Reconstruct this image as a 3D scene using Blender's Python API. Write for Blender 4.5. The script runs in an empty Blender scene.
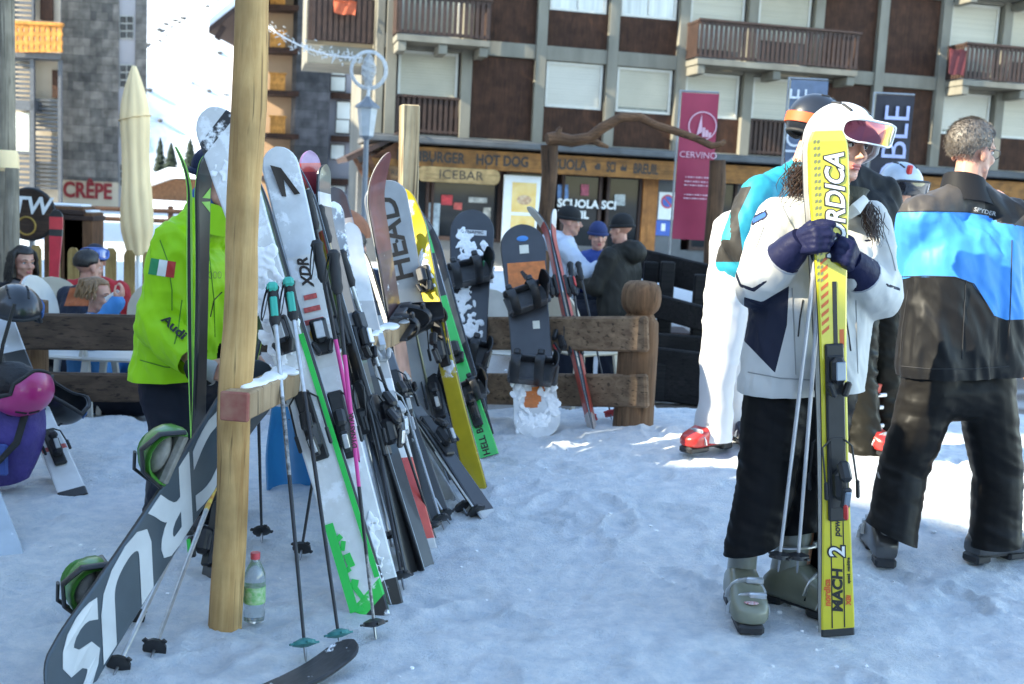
import bpy, bmesh, math, random
from mathutils import Vector as V, Matrix, noise
from mathutils.bvhtree import BVHTree
random.seed(7)
S = bpy.context.scene
COL = S.collection
PI = math.pi
rad = math.radians

# ------------------------------------------------------------------ camera
F = 40 / 36 * 1024
CZ = 1.4
PIT, ROL = rad(7.4), rad(2.9)
_f = V((0, math.cos(PIT), -math.sin(PIT)))
_u0 = V((0, math.sin(PIT), math.cos(PIT)))
_r0 = V((1, 0, 0))
_R = _r0 * math.cos(ROL) + _u0 * math.sin(ROL)
_U = _u0 * math.cos(ROL) - _r0 * math.sin(ROL)
cd = bpy.data.cameras.new('camera')
cam = bpy.data.objects.new('camera', cd)
COL.objects.link(cam)
cd.sensor_width = 36
cd.lens = 40
cd.clip_start = .05
cd.clip_end = 6000
m = Matrix((_R, _U, -_f)).transposed().to_4x4()
m.translation = (0, 0, CZ)
cam.matrix_world = m
cd.dof.use_dof = True
cd.dof.focus_distance = 3.9
cd.dof.aperture_fstop = 4.5
S.camera = cam


def ray(px, py):
    return _f + _R * ((px - 512) / F) + _U * ((342 - py) / F)


def P(px, py, Y):
    "world point seen at a pixel of the photograph at depth Y"
    d = ray(px, py)
    return V((d.x * Y / d.y, Y, CZ + d.z * Y / d.y))


def sstep(a, b, x):
    t = min(1, max(0, (x - a) / (b - a)))
    return t * t * (3 - 2 * t)


def H(x, y):
    "height of the ground"
    z = .15 * math.exp(-((x - 1.3) ** 2 + (y - 6.1) ** 2) / 2.2)
    s = y - (7.05 + .328 * x)
    z -= .13 * sstep(-.3, .6, s) + .42 * sstep(.3, 5, s)
    return z


def G(px, py):
    "ground point seen at a pixel"
    d = ray(px, py)
    t = .5
    for _ in range(400):
        p = V((0, 0, CZ)) + d * t
        g = p.z - H(p.x, p.y)
        if g < 1e-4:
            break
        t += max(.0005, g * .5)
    return V((p.x, p.y, H(p.x, p.y)))


# ------------------------------------------------------------------ materials
_mats = {}


def srgb(r, g, b):
    f = lambda c: ((c / 255 + .055) / 1.055) ** 2.4 if c > 10 else c / 255 / 12.92
    return (f(r), f(g), f(b), 1)


def c4(c):
    return tuple(c) if len(c) == 4 else tuple(c) + (1,)


def nd(nt, t, **kw):
    n = nt.nodes.new(t)
    for k, v in kw.items():
        setattr(n, k, v)
    return n


def mat(name, col=None, rough=.6, metal=0, var=.15, scale=9, bump=0, bscale=70, col2=None, stretch=(1, 1, 1),
        fac=None, spec=.5, trans=0, alpha=1, coat=0, sheen=0, emit=0, sss=0, dist=.02, snow=0, snowscale=9, ramp=None, axis='Z', diag=0, span=1.0, off=0.0,
        attr=None):
    """Principled material with noise variation.  ramp: list of (pos, colour) constant stops along a local axis;
    attr: the ramp is driven by that float attribute of the mesh; snow: how much crusted snow (0..1) covers it"""
    if name in _mats:
        return _mats[name]
    M = bpy.data.materials.new(name)
    M.use_nodes = True
    nt = M.node_tree
    L = nt.links
    b = nt.nodes['Principled BSDF']
    b.inputs['Roughness'].default_value = rough
    b.inputs['Metallic'].default_value = metal
    b.inputs['Specular IOR Level'].default_value = spec
    b.inputs['Transmission Weight'].default_value = trans
    b.inputs['Alpha'].default_value = alpha
    b.inputs['Coat Weight'].default_value = coat
    b.inputs['Sheen Weight'].default_value = sheen
    if sss:
        b.inputs['Subsurface Weight'].default_value = sss
        b.inputs['Subsurface Radius'].default_value = (.02, .008, .005)
    tc = nd(nt, 'ShaderNodeTexCoord')
    mp = nd(nt, 'ShaderNodeMapping')
    mp.inputs['Scale'].default_value = stretch
    L.new(tc.outputs['Object'], mp.inputs['Vector'])
    nz = nd(nt, 'ShaderNodeTexNoise')
    nz.inputs['Scale'].default_value = scale
    nz.inputs['Detail'].default_value = 5
    L.new(mp.outputs[0], nz.inputs['Vector'])
    if ramp:
        src = None
        if attr:
            at = nd(nt, 'ShaderNodeAttribute', attribute_name=attr)
            src = at.outputs['Fac']
        else:
            sx = nd(nt, 'ShaderNodeSeparateXYZ')
            L.new(tc.outputs['Object'], sx.inputs[0])
            o1 = nd(nt, 'ShaderNodeMath', operation='MULTIPLY_ADD')
            L.new(sx.outputs['X'], o1.inputs[0])
            o1.inputs[1].default_value = diag
            L.new(sx.outputs[axis], o1.inputs[2])
            o2 = nd(nt, 'ShaderNodeMath', operation='MULTIPLY_ADD')
            L.new(o1.outputs[0], o2.inputs[0])
            o2.inputs[1].default_value = 1 / span
            o2.inputs[2].default_value = off / span
            src = o2.outputs[0]
        cr = nd(nt, 'ShaderNodeValToRGB')
        cr.color_ramp.interpolation = 'CONSTANT'
        el = cr.color_ramp.elements
        el[0].position, el[0].color = ramp[0][0], c4(ramp[0][1])
        el.remove(el[1])
        for p, c in ramp[1:]:
            e = el.new(p)
            e.color = c4(c)
        L.new(src, cr.inputs[0])
        base = cr.outputs[0]
    else:
        rg = nd(nt, 'ShaderNodeRGB')
        rg.outputs[0].default_value = c4(col)
        base = rg.outputs[0]
    # tonal variation
    mx = nd(nt, 'ShaderNodeMix', data_type='RGBA')
    mr = nd(nt, 'ShaderNodeMapRange')
    mr.inputs[1].default_value = .3
    mr.inputs[2].default_value = .7
    L.new(nz.outputs[0], mr.inputs[0])
    if col2:
        mx.blend_type = 'MIX'
        L.new(mr.outputs[0], mx.inputs[0])
        L.new(base, mx.inputs[6])
        mx.inputs[7].default_value = c4(col2)
    else:
        mx.blend_type = 'MULTIPLY'
        mx.inputs[0].default_value = 1
        mr.inputs[3].default_value = 1 - var
        mr.inputs[4].default_value = 1 + var * .6
        L.new(base, mx.inputs[6])
        L.new(mr.outputs[0], mx.inputs[7])
    out = mx.outputs[2]
    if snow:
        n2 = nd(nt, 'ShaderNodeTexNoise')
        n2.inputs['Scale'].default_value = snowscale
        n2.inputs['Detail'].default_value = 7
        n2.inputs['Roughness'].default_value = .7
        L.new(tc.outputs['Object'], n2.inputs['Vector'])
        m2 = nd(nt, 'ShaderNodeMapRange')
        m2.inputs[1].default_value = .70 - .42 * snow
        m2.inputs[2].default_value = .76 - .42 * snow
        L.new(n2.outputs[0], m2.inputs[0])
        x2 = nd(nt, 'ShaderNodeMix', data_type='RGBA')
        L.new(m2.outputs[0], x2.inputs[0])
        L.new(out, x2.inputs[6])
        x2.inputs[7].default_value = (.85, .87, .9, 1)
        out = x2.outputs[2]
    L.new(out, b.inputs['Base Color'])
    if emit:
        L.new(out, b.inputs['Emission Color'])
        b.inputs['Emission Strength'].default_value = emit
    if bump:
        n3 = nd(nt, 'ShaderNodeTexNoise')
        n3.inputs['Scale'].default_value = bscale
        n3.inputs['Detail'].default_value = 4
        L.new(mp.outputs[0], n3.inputs['Vector'])
        bp = nd(nt, 'ShaderNodeBump')
        bp.inputs['Strength'].default_value = bump
        bp.inputs['Distance'].default_value = dist
        L.new(n3.outputs[0], bp.inputs['Height'])
        L.new(bp.outputs[0], b.inputs['Normal'])
    _mats[name] = M
    return M


def wood(name, col, dark, scale=3, rough=.75, along='Z', bump=.35, knots=True):
    "timber: grain stretched along one local axis, knots and darker checks"
    if name in _mats:
        return _mats[name]
    M = bpy.data.materials.new(name)
    M.use_nodes = True
    nt = M.node_tree
    L = nt.links
    b = nt.nodes['Principled BSDF']
    b.inputs['Roughness'].default_value = rough
    b.inputs['Specular IOR Level'].default_value = .25
    tc = nd(nt, 'ShaderNodeTexCoord')
    mp = nd(nt, 'ShaderNodeMapping')
    k = 14
    mp.inputs['Scale'].default_value = {'X': (1, k, k), 'Y': (k, 1, k), 'Z': (k, k, 1)}[along]
    L.new(tc.outputs['Object'], mp.inputs[0])
    n1 = nd(nt, 'ShaderNodeTexNoise')
    n1.inputs['Scale'].default_value = scale
    n1.inputs['Detail'].default_value = 8
    n1.inputs['Roughness'].default_value = .65
    n1.inputs['Distortion'].default_value = .6
    L.new(mp.outputs[0], n1.inputs[0])
    cr = nd(nt, 'ShaderNodeValToRGB')
    e = cr.color_ramp.elements
    e[0].position, e[0].color = .3, c4(dark)
    e[1].position, e[1].color = .62, c4(col)
    L.new(n1.outputs[0], cr.inputs[0])
    out = cr.outputs[0]
    if knots:
        vo = nd(nt, 'ShaderNodeTexVoronoi')
        mp2 = nd(nt, 'ShaderNodeMapping')
        mp2.inputs['Scale'].default_value = {'X': (.35, 1, 1), 'Y': (1, .35, 1), 'Z': (1, 1, .35)}[along]
        L.new(tc.outputs['Object'], mp2.inputs[0])
        L.new(mp2.outputs[0], vo.inputs[0])
        vo.inputs['Scale'].default_value = 9
        mr = nd(nt, 'ShaderNodeMapRange')
        mr.inputs[1].default_value = .04
        mr.inputs[2].default_value = .16
        mr.inputs[3].default_value = .45
        mr.inputs[4].default_value = 1
        L.new(vo.outputs['Distance'], mr.inputs[0])
        mx = nd(nt, 'ShaderNodeMix', data_type='RGBA', blend_type='MULTIPLY')
        mx.inputs[0].default_value = 1
        L.new(out, mx.inputs[6])
        L.new(mr.outputs[0], mx.inputs[7])
        out = mx.outputs[2]
    mp3 = nd(nt, 'ShaderNodeMapping')                      # drying checks and big blotches
    mp3.inputs['Scale'].default_value = {'X': (.7, 45, 45), 'Y': (45, .7, 45), 'Z': (45, 45, .7)}[along]
    L.new(tc.outputs['Object'], mp3.inputs[0])
    n3 = nd(nt, 'ShaderNodeTexNoise')
    n3.inputs['Scale'].default_value = 1.3
    n3.inputs['Detail'].default_value = 3
    L.new(mp3.outputs[0], n3.inputs[0])
    m3 = nd(nt, 'ShaderNodeMapRange')
    m3.inputs[1].default_value, m3.inputs[2].default_value = .33, .40
    m3.inputs[3].default_value, m3.inputs[4].default_value = .38, 1
    L.new(n3.outputs[0], m3.inputs[0])
    n4 = nd(nt, 'ShaderNodeTexNoise')
    n4.inputs['Scale'].default_value = 4
    n4.inputs['Detail'].default_value = 6
    L.new(tc.outputs['Object'], n4.inputs[0])
    m4 = nd(nt, 'ShaderNodeMapRange')
    m4.inputs[1].default_value, m4.inputs[2].default_value = .35, .68
    m4.inputs[3].default_value, m4.inputs[4].default_value = .62, 1.12
    L.new(n4.outputs[0], m4.inputs[0])
    mm = nd(nt, 'ShaderNodeMath', operation='MULTIPLY')
    L.new(m3.outputs[0], mm.inputs[0])
    L.new(m4.outputs[0], mm.inputs[1])
    mx3 = nd(nt, 'ShaderNodeMix', data_type='RGBA', blend_type='MULTIPLY')
    mx3.inputs[0].default_value = 1
    L.new(out, mx3.inputs[6])
    L.new(mm.outputs[0], mx3.inputs[7])
    out = mx3.outputs[2]
    L.new(out, b.inputs['Base Color'])
    bp = nd(nt, 'ShaderNodeBump')
    bp.inputs['Strength'].default_value = bump
    bp.inputs['Distance'].default_value = .01
    L.new(n1.outputs[0], bp.inputs['Height'])
    L.new(bp.outputs[0], b.inputs['Normal'])
    _mats[name] = M
    return M


# ------------------------------------------------------------------ mesh building
WM = {}


class MB:
    def __init__(s):
        s.v, s.f, s.m = [], [], []
        s.M = Matrix()

    def add(s, vs, fs, mi=0):
        b = len(s.v)
        s.v += [s.M @ V(p) for p in vs]
        s.f += [[b + i for i in f] for f in fs]
        s.m += [mi] * len(fs)
        return s

    def box(s, c, d, mi=0, R=None, bev=0):
        c = V(c)
        hx, hy, hz = d[0] / 2, d[1] / 2, d[2] / 2
        if bev > 0:
            bev = min(bev, hx * .9, hy * .9, hz * .9)
            pts, idx = [], {}
            for sx in (-1, 1):
                for sy in (-1, 1):
                    for sz in (-1, 1):
                        for a in range(3):
                            q = [sx * (hx - bev), sy * (hy - bev), sz * (hz - bev)]
                            q[a] += (sx, sy, sz)[a] * bev
                            idx[sx, sy, sz, a] = len(pts)
                            pts.append(V(q))
            fs = []
            I = lambda t, a: idx[t[0], t[1], t[2], a]
            for a in range(3):
                o = [k for k in range(3) if k != a]
                for sg in (-1, 1):
                    f = []
                    for (p, q) in ((-1, -1), (1, -1), (1, 1), (-1, 1)):
                        t = [0, 0, 0]
                        t[a], t[o[0]], t[o[1]] = sg, p, q
                        f.append(I(t, a))
                    fs.append(f)
            for a in range(3):
                o = [k for k in range(3) if k != a]
                for p in (-1, 1):
                    for q in (-1, 1):
                        t0, t1 = [0, 0, 0], [0, 0, 0]
                        t0[a], t1[a] = -1, 1
                        for t in (t0, t1):
                            t[o[0]], t[o[1]] = p, q
                        fs.append([I(t0, o[0]), I(t1, o[0]), I(t1, o[1]), I(t0, o[1])])
            for sx in (-1, 1):
                for sy in (-1, 1):
                    for sz in (-1, 1):
                        fs.append([idx[sx, sy, sz, a] for a in range(3)])
            cen = V((0, 0, 0))
            out = []
            for f in fs:
                nrm = (pts[f[1]] - pts[f[0]]).cross(pts[f[2]] - pts[f[0]])
                mid = sum((pts[i] for i in f), V()) / len(f)
                out.append(f if nrm.dot(mid - cen) > 0 else f[::-1])
            fs = out
        else:
            pts = [V((x, y, z)) for z in (-hz, hz) for y in (-hy, hy) for x in (-hx, hx)]
            fs = [(0, 2, 3, 1), (4, 5, 7, 6), (0, 1, 5, 4), (2, 6, 7, 3), (0, 4, 6, 2), (1, 3, 7, 5)]
        if R is not None:
            R3 = R.to_3x3()
            pts = [R3 @ p for p in pts]
        return s.add([p + c for p in pts], fs, mi)

    def tube(s, pts, r, n=8, mi=0, cap=True, flat=1.0, up=None):
        pts = [V(p) for p in pts]
        k = len(pts)
        rs = r if isinstance(r, (list, tuple)) else [r] * k
        prev = None
        rings = []
        for i in range(k):
            t = (pts[min(i + 1, k - 1)] - pts[max(i - 1, 0)])
            if t.length < 1e-9:
                t = V((0, 0, 1))
            t.normalize()
            if prev is None:
                a = V(up) if up is not None else (V((0, 0, 1)) if abs(t.z) < .9 else V((1, 0, 0)))
            else:
                a = prev
            a = a - t * a.dot(t)
            if a.length < 1e-6:
                a = t.orthogonal()
            a.normalize()
            prev = a
            bb = t.cross(a)
            rings.append([pts[i] + (a * math.cos(2 * PI * j / n) * flat + bb * math.sin(2 * PI * j / n)) * rs[i] for j in range(n)])
        return s.loft(rings, mi, cap)

    def loft(s, rings, mi=0, cap=True, closed=True):
        n = len(rings[0])
        vs = [p for rg in rings for p in rg]
        fs = []
        for i in range(len(rings) - 1):
            for j in range(n if closed else n - 1):
                a, b = i * n + j, i * n + (j + 1) % n
                fs.append((a, b, b + n, a + n))
        if cap and closed:
            fs.append(tuple(range(n))[::-1])
            fs.append(tuple((len(rings) - 1) * n + j for j in range(n)))
        return s.add(vs, fs, mi)

    def ell(s, c, r, mi=0, n=16, k=10, R=None, z0=-1.0, z1=1.0):
        "ellipsoid, optionally cut between z0 and z1 (units of the radius)"
        c = V(c)
        if not isinstance(r, (list, tuple)):
            r = (r, r, r)
        a0, a1 = math.asin(z0), math.asin(z1)
        rings = []
        for i in range(k + 1):
            a = a0 + (a1 - a0) * i / k
            cc = max(math.cos(a), 1e-3)
            rg = [V((r[0] * cc * math.cos(2 * PI * j / n), r[1] * cc * math.sin(2 * PI * j / n), r[2] * math.sin(a))) for j in range(n)]
            if R is not None:
                rg = [R.to_3x3() @ p for p in rg]
            rings.append([p + c for p in rg])
        return s.loft(rings, mi, True)

    def cap(s, a, b, ra, rb, n=10):
        "a capsule from a to b with two radii, closed (for fuse)"
        a, b = V(a), V(b)
        t = b - a
        L = t.length
        if L < 1e-6:
            return s.ell(a, max(ra, rb), n=n, k=6)
        t /= L
        o = t.orthogonal().normalized()
        q = t.cross(o)
        rings = []
        for i in range(4):
            x = PI / 2 * (1 - i / 3.0) * .97
            rings.append((a - t * ra * math.sin(x), ra * math.cos(x)))
        for i in range(4):
            x = PI / 2 * (i / 3.0) * .97
            rings.append((b + t * rb * math.sin(x), rb * math.cos(x)))
        return s.loft([[c + (o * math.cos(2 * PI * j / n) + q * math.sin(2 * PI * j / n)) * rr for j in range(n)] for c, rr in rings], 0, True)

    def prism(s, poly, y0, y1, mi=0):
        "polygon in XZ (list of (x, z)) extruded from y0 to y1"
        n = len(poly)
        a = sum(poly[i][0] * poly[(i + 1) % n][1] - poly[(i + 1) % n][0] * poly[i][1] for i in range(n))
        if a < 0:
            poly = poly[::-1]
        vs = [(x, y0, z) for x, z in poly] + [(x, y1, z) for x, z in poly]
        fs = [tuple(range(n)), tuple(range(2 * n - 1, n - 1, -1))]
        for i in range(n):
            j = (i + 1) % n
            fs.append((i, i + n, j + n, j))
        if y1 < y0:
            fs = [f[::-1] for f in fs]
        return s.add(vs, fs, mi)

    def build(s, name, mats, parent=None, sharp=35, world=False, flip=False):
        if not isinstance(mats, (list, tuple)):
            mats = [mats]
        me = bpy.data.meshes.new(name)
        vs = s.v
        if world and parent is not None:
            iv = WM[parent.name].inverted()
            vs = [iv @ p for p in vs]
        me.from_pydata([tuple(p) for p in vs], [], s.f)
        for q in mats:
            me.materials.append(q)
        if len(mats) > 1:
            me.polygons.foreach_set('material_index', s.m)
        me.polygons.foreach_set('use_smooth', [True] * len(me.polygons))
        me.validate()
        bm = bmesh.new()
        bm.from_mesh(me)
        bmesh.ops.recalc_face_normals(bm, faces=bm.faces)
        bm.to_mesh(me)
        bm.free()
        me.set_sharp_from_angle(angle=rad(sharp))
        return link(name, me, parent)


def link(name, me, parent=None):
    o = bpy.data.objects.new(name, me)
    COL.objects.link(o)
    if parent is not None:
        o.parent = parent
        WM[o.name] = WM[parent.name]
    else:
        WM[o.name] = Matrix()
    return o


def tag(o, label=None, cat=None, group=None, kind=None):
    for k, v in (('label', label), ('category', cat), ('group', group), ('kind', kind)):
        if v:
            o[k] = v
    return o


def thing(name, label, cat, M=None, group=None):
    o = bpy.data.objects.new(name, None)
    COL.objects.link(o)
    o.empty_display_size = .1
    if M is None:
        M = Matrix()
    if isinstance(M, V):
        M = Matrix.Translation(M)
    o.matrix_world = M
    WM[o.name] = M.copy()
    return tag(o, label, cat, group)


def frame(z, y, loc):
    "matrix with local Z along z, local Y as near y as possible"
    z = V(z).normalized()
    y = V(y)
    y = (y - z * y.dot(z)).normalized()
    x = y.cross(z)
    M = Matrix((x, y, z)).transposed().to_4x4()
    M.translation = loc
    return M


def rotz(a, loc=(0, 0, 0)):
    return Matrix.Translation(V(loc)) @ Matrix.Rotation(a, 4, 'Z')


def copy_tree(o, M, label=None):
    c = o.copy()
    COL.objects.link(c)
    c.matrix_world = M
    WM[c.name] = M.copy()
    if label:
        c['label'] = label
    for ch in o.children:
        d = ch.copy()
        COL.objects.link(d)
        d.parent = c
        for g in ch.children:
            e = g.copy()
            COL.objects.link(e)
            e.parent = d
    return c


_font_cache = {}


def text_mesh(txt, size, ext=.001, bold=0.0, shear=0.0, align='LEFT', space=1.0):
    "letters as a plain mesh: x along the line, y up, z out; baseline-left (or centre) at the origin"
    cu = bpy.data.curves.new('lettering', 'FONT')
    cu.body = txt
    cu.size = size
    cu.extrude = ext
    cu.offset = bold
    cu.shear = shear
    cu.align_x = align
    cu.align_y = 'CENTER'
    cu.space_character = space
    cu.resolution_u = 3
    ob = bpy.data.objects.new('lettering', cu)
    COL.objects.link(ob)
    dg = bpy.context.evaluated_depsgraph_get()
    me = bpy.data.meshes.new_from_object(ob.evaluated_get(dg))
    bpy.data.objects.remove(ob)
    bpy.data.curves.remove(cu)
    return me


def letters(txt, size, M, m, parent, name='lettering', ext=.001, bold=0.0, shear=0.0, align='CENTER', world=True, squash=1.0, space=1.0):
    me = text_mesh(txt, size, ext, bold, shear, align, space)
    T = M @ Matrix.Diagonal((squash, 1, 1, 1))
    if world and parent is not None:
        T = WM[parent.name].inverted() @ T
    me.transform(T)
    me.materials.clear()
    me.materials.append(m)
    return link(name, me, parent)


def eval_mesh(ob, name):
    dg = bpy.context.evaluated_depsgraph_get()
    me = bpy.data.meshes.new_from_object(ob.evaluated_get(dg))
    me.name = name
    return me


def fuse(mb, voxel, smooth=6, name='fused'):
    "melt the overlapping closed shells of an MB into one continuous skin"
    me = bpy.data.meshes.new(name)
    me.from_pydata([tuple(p) for p in mb.v], [], mb.f)
    bm = bmesh.new()
    bm.from_mesh(me)
    bmesh.ops.recalc_face_normals(bm, faces=bm.faces)
    bm.to_mesh(me)
    bm.free()
    ob = bpy.data.objects.new(name, me)
    COL.objects.link(ob)
    r = ob.modifiers.new('r', 'REMESH')
    r.mode = 'VOXEL'
    r.voxel_size = voxel
    if smooth:
        q = ob.modifiers.new('s', 'SMOOTH')
        q.factor = .5
        q.iterations = smooth
    out = eval_mesh(ob, name)
    bpy.data.objects.remove(ob)
    bpy.data.meshes.remove(me)
    return out


def bvh_of(me):
    return BVHTree.FromPolygons([v.co.copy() for v in me.vertices], [tuple(p.vertices) for p in me.polygons])


# ------------------------------------------------------------------ world and light
SUN = V((-.93, -.37, 0)).normalized() * math.cos(rad(30)) + V((0, 0, math.sin(rad(30))))
w = bpy.data.worlds.new('World')
S.world = w
w.use_nodes = True
sky = w.node_tree.nodes.new('ShaderNodeTexSky')
sky.sky_type = 'NISHITA'
sky.sun_disc = False
sky.sun_elevation = rad(30)
sky.sun_rotation = math.atan2(SUN.x, SUN.y)
sky.altitude = 2000
sky.air_density = 1.0
sky.dust_density = .6
bg = w.node_tree.nodes['Background']
w.node_tree.links.new(sky.outputs[0], bg.inputs[0])
bg.inputs[1].default_value = .15
sd = bpy.data.lights.new('sun', 'SUN')
sd.energy = 2.5
sd.angle = rad(.5)
sd.color = (1, .93, .82)
so = bpy.data.objects.new('sun', sd)
COL.objects.link(so)
so.matrix_world = SUN.to_track_quat('Z', 'Y').to_matrix().to_4x4()
S.view_settings.view_transform = 'Standard'
S.view_settings.look = 'None'
S.view_settings.gamma = 1
S.view_settings.exposure = EXPO = 2.6
S.view_settings.use_white_balance = True
S.view_settings.white_balance_temperature = 7150
S.view_settings.white_balance_tint = 3
S.render.engine = 'CYCLES'

# ------------------------------------------------------------------ ground
def axis_steps(lo, hi, a, b, step, grow):
    xs = []
    x = a
    while x < b:
        xs.append(x)
        x += step
    s, x = step, xs[-1]
    while x < hi:
        s *= grow
        x += s
        xs.append(x)
    s, x = step, a
    pre = []
    while x > lo:
        s *= grow
        x -= s
        pre.append(x)
    return pre[::-1] + xs


gx = axis_steps(-1500, 1500, -3.2, 3.4, .021, 1.17)
gy = axis_steps(-1500, 1500, 2.3, 7.4, .021, 1.16)
tracks = [(G(715, 550), G(690, 640)), (G(610, 560), G(565, 615)), (G(720, 530), G(700, 620))]
rk = random.Random(12)
for i in range(9):
    a_ = V((rk.uniform(-1, 2.4), rk.uniform(2.6, 6.2), 0))
    b_ = rk.uniform(1.1, 2.2)
    d_ = V((math.cos(b_), math.sin(b_), 0)) * rk.uniform(.5, 1.6)
    tracks.append((a_, a_ + d_))
    if i % 2:
        o_ = V((-d_.y, d_.x, 0)).normalized() * .16
        tracks.append((a_ + o_, a_ + o_ + d_ * 1.1))
prints = []
rp = random.Random(3)
for i in range(210):
    a = rp.uniform(0, 6.28)
    prints.append((rp.uniform(-3, 3.2), rp.uniform(2.6, 7.4), math.cos(a), math.sin(a), rp.uniform(.6, 1)))
grid = {}
for p in prints:
    grid.setdefault((int(p[0] // .5), int(p[1] // .5)), []).append(p)


def micro(x, y):
    z = noise.fractal(V((x * 1.1, y * 1.1, 0)), 1.0, 2.0, 3) * .016
    z += noise.fractal(V((x * 5, y * 5, 5)), .5, 2.2, 6) * .010
    q = noise.noise(V((x * 1.1, y * 1.1, 21)))
    z += max(0, noise.noise(V((x * 19, y * 19, 3))) - .2) * .016 * sstep(-.1, .4, q)
    z -= abs(noise.noise(V((x * 4.1, y * 2.2, 9)))) * .012
    for i in (-1, 0, 1):
        for j in (-1, 0, 1):
            for (a, b, c, s, k) in grid.get((int(x // .5) + i, int(y // .5) + j), ()):
                u, v = (x - a) * c + (y - b) * s, -(x - a) * s + (y - b) * c
                d = math.sqrt((u / .16) ** 2 + (v / .065) ** 2)
                if d < 1.6:
                    z += k * (-.022 * math.exp(-d ** 6) + .012 * math.exp(-((d - 1.15) / .18) ** 2))
    for a, b in tracks:
        t = max(0, min(1, ((x - a.x) * (b.x - a.x) + (y - a.y) * (b.y - a.y)) / ((b.x - a.x) ** 2 + (b.y - a.y) ** 2)))
        d = math.hypot(x - a.x - t * (b.x - a.x), y - a.y - t * (b.y - a.y))
        z += -.004 * math.exp(-(d / .02) ** 2) + .0055 * math.exp(-((d - .035) / .012) ** 2) * (.5 + noise.noise(V((x * 12, y * 12, 40))))
    return z


vs, dirt = [], []
for y in gy:
    for x in gx:
        z = H(x, y)
        near = 1 - sstep(9, 16, math.hypot(x, y - 3))
        if near > 0:
            z += micro(x, y) * near
        s = y - (7.05 + .328 * x)
        if -.45 < s < .35:                                # ridge of shovelled snow along the fence foot
            z += .05 * math.exp(-((s + .04) / .12) ** 2) * (1 + noise.noise(V((x * 3, y * 3, 2)))) * (1 if x < .95 else .3)
        vs.append((x, y, z))
        d = sstep(.25, .6, s) * (1 - sstep(9, 20, s))
        d *= .55 + .45 * sstep(-.25, .3, noise.fractal(V((x * .9, y * .9, 1)), 1, 2, 3))
        d2 = sstep(.45, .9, noise.fractal(V((x * 5, y * 5, 4)), .8, 2, 5)) * .16
        dirt.append(max(d, d2 if s < .3 else 0))
nx = len(gx)
fs = [(j * nx + i, j * nx + i + 1, (j + 1) * nx + i + 1, (j + 1) * nx + i) for j in range(len(gy) - 1) for i in range(nx - 1)]
me = bpy.data.meshes.new('snow_ground')
me.from_pydata(vs, [], fs)
at = me.attributes.new('dirt', 'FLOAT', 'POINT')
at.data.foreach_set('value', dirt)
me.polygons.foreach_set('use_smooth', [True] * len(me.polygons))
M = bpy.data.materials.new('trodden_snow')
M.use_nodes = True
nt = M.node_tree
L = nt.links
b = nt.nodes['Principled BSDF']
b.inputs['Roughness'].default_value = .55
b.inputs['Specular IOR Level'].default_value = .3
tc = nd(nt, 'ShaderNodeTexCoord')
n1 = nd(nt, 'ShaderNodeTexNoise')
n1.inputs['Scale'].default_value = 14
n1.inputs['Detail'].default_value = 9
n1.inputs['Roughness'].default_value = .72
L.new(tc.outputs['Object'], n1.inputs[0])
cr = nd(nt, 'ShaderNodeValToRGB')
e = cr.color_ramp.elements
e[0].position, e[0].color = .36, (.68, .74, .80, 1)  # bluish mottling stands in for the shading of the snow grain
e[1].position, e[1].color = .62, (.90, .91, .92, 1)
L.new(n1.outputs[0], cr.inputs[0])
ad = nd(nt, 'ShaderNodeAttribute', attribute_name='dirt')
mx = nd(nt, 'ShaderNodeMix', data_type='RGBA')
L.new(ad.outputs['Fac'], mx.inputs[0])
L.new(cr.outputs[0], mx.inputs[6])
mx.inputs[7].default_value = (.17, .13, .10, 1)
L.new(mx.outputs[2], b.inputs['Base Color'])
n2 = nd(nt, 'ShaderNodeTexNoise')
n2.inputs['Scale'].default_value = 75
n2.inputs['Detail'].default_value = 8
n2.inputs['Roughness'].default_value = .7
L.new(tc.outputs['Object'], n2.inputs[0])
bp = nd(nt, 'ShaderNodeBump')
bp.inputs['Strength'].default_value = 1
bp.inputs['Distance'].default_value = .022
L.new(n2.outputs[0], bp.inputs['Height'])
L.new(bp.outputs[0], b.inputs['Normal'])
me.materials.append(M)
tag(link('snow_ground', me), kind='structure')

# ------------------------------------------------------------------ mountain
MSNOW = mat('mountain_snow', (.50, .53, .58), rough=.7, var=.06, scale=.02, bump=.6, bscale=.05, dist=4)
mv = []
NX, NY = 420, 110
for j in range(NY + 1):
    for i in range(NX + 1):
        a = -1.25 + 2.2 * i / NX
        r = 170 + 900 * (j / NY) ** 1.3
        x, y = r * math.sin(a), r * math.cos(a)
        t = (r - 170) / 900
        h = 430 * t ** 1.25 + 60 * t * math.sin(a * 5 + 2)
        h += noise.ridged_multi_fractal(V((x / 130, y / 150, 3)), .9, 2.1, 4, 1, 2) * 16 * min(1, t * 6)
        h += noise.fractal(V((x / 34, y / 50, 7)), .8, 2.1, 4) * 7 * min(1, t * 6)
        h += noise.fractal(V((x / 26 + y / 60, y / 110, 2)), .9, 2.0, 3) * 9 * min(1, t * 6) * (.4 + max(0, noise.noise(V((x / 90, y / 120, 8))) * 1.6 + .4))
        ph = (x - .55 * y + 26 * noise.noise(V((x / 60, y / 60, 4))) + 8 * noise.noise(V((x / 16, y / 16, 9)))) / 52
        ph -= math.floor(ph)
        h += 30 * (ph / .74 if ph < .74 else (1 - ph) / .26) * min(1, t * 5) * (.85 + .4 * noise.noise(V((x / 80, y / 70, 6))))
        mv.append((x, y, -1.5 + h))
mf = [(j * (NX + 1) + i, j * (NX + 1) + i + 1, (j + 1) * (NX + 1) + i + 1, (j + 1) * (NX + 1) + i) for j in range(NY) for i in range(NX)]
me = bpy.data.meshes.new('mountain')
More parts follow.
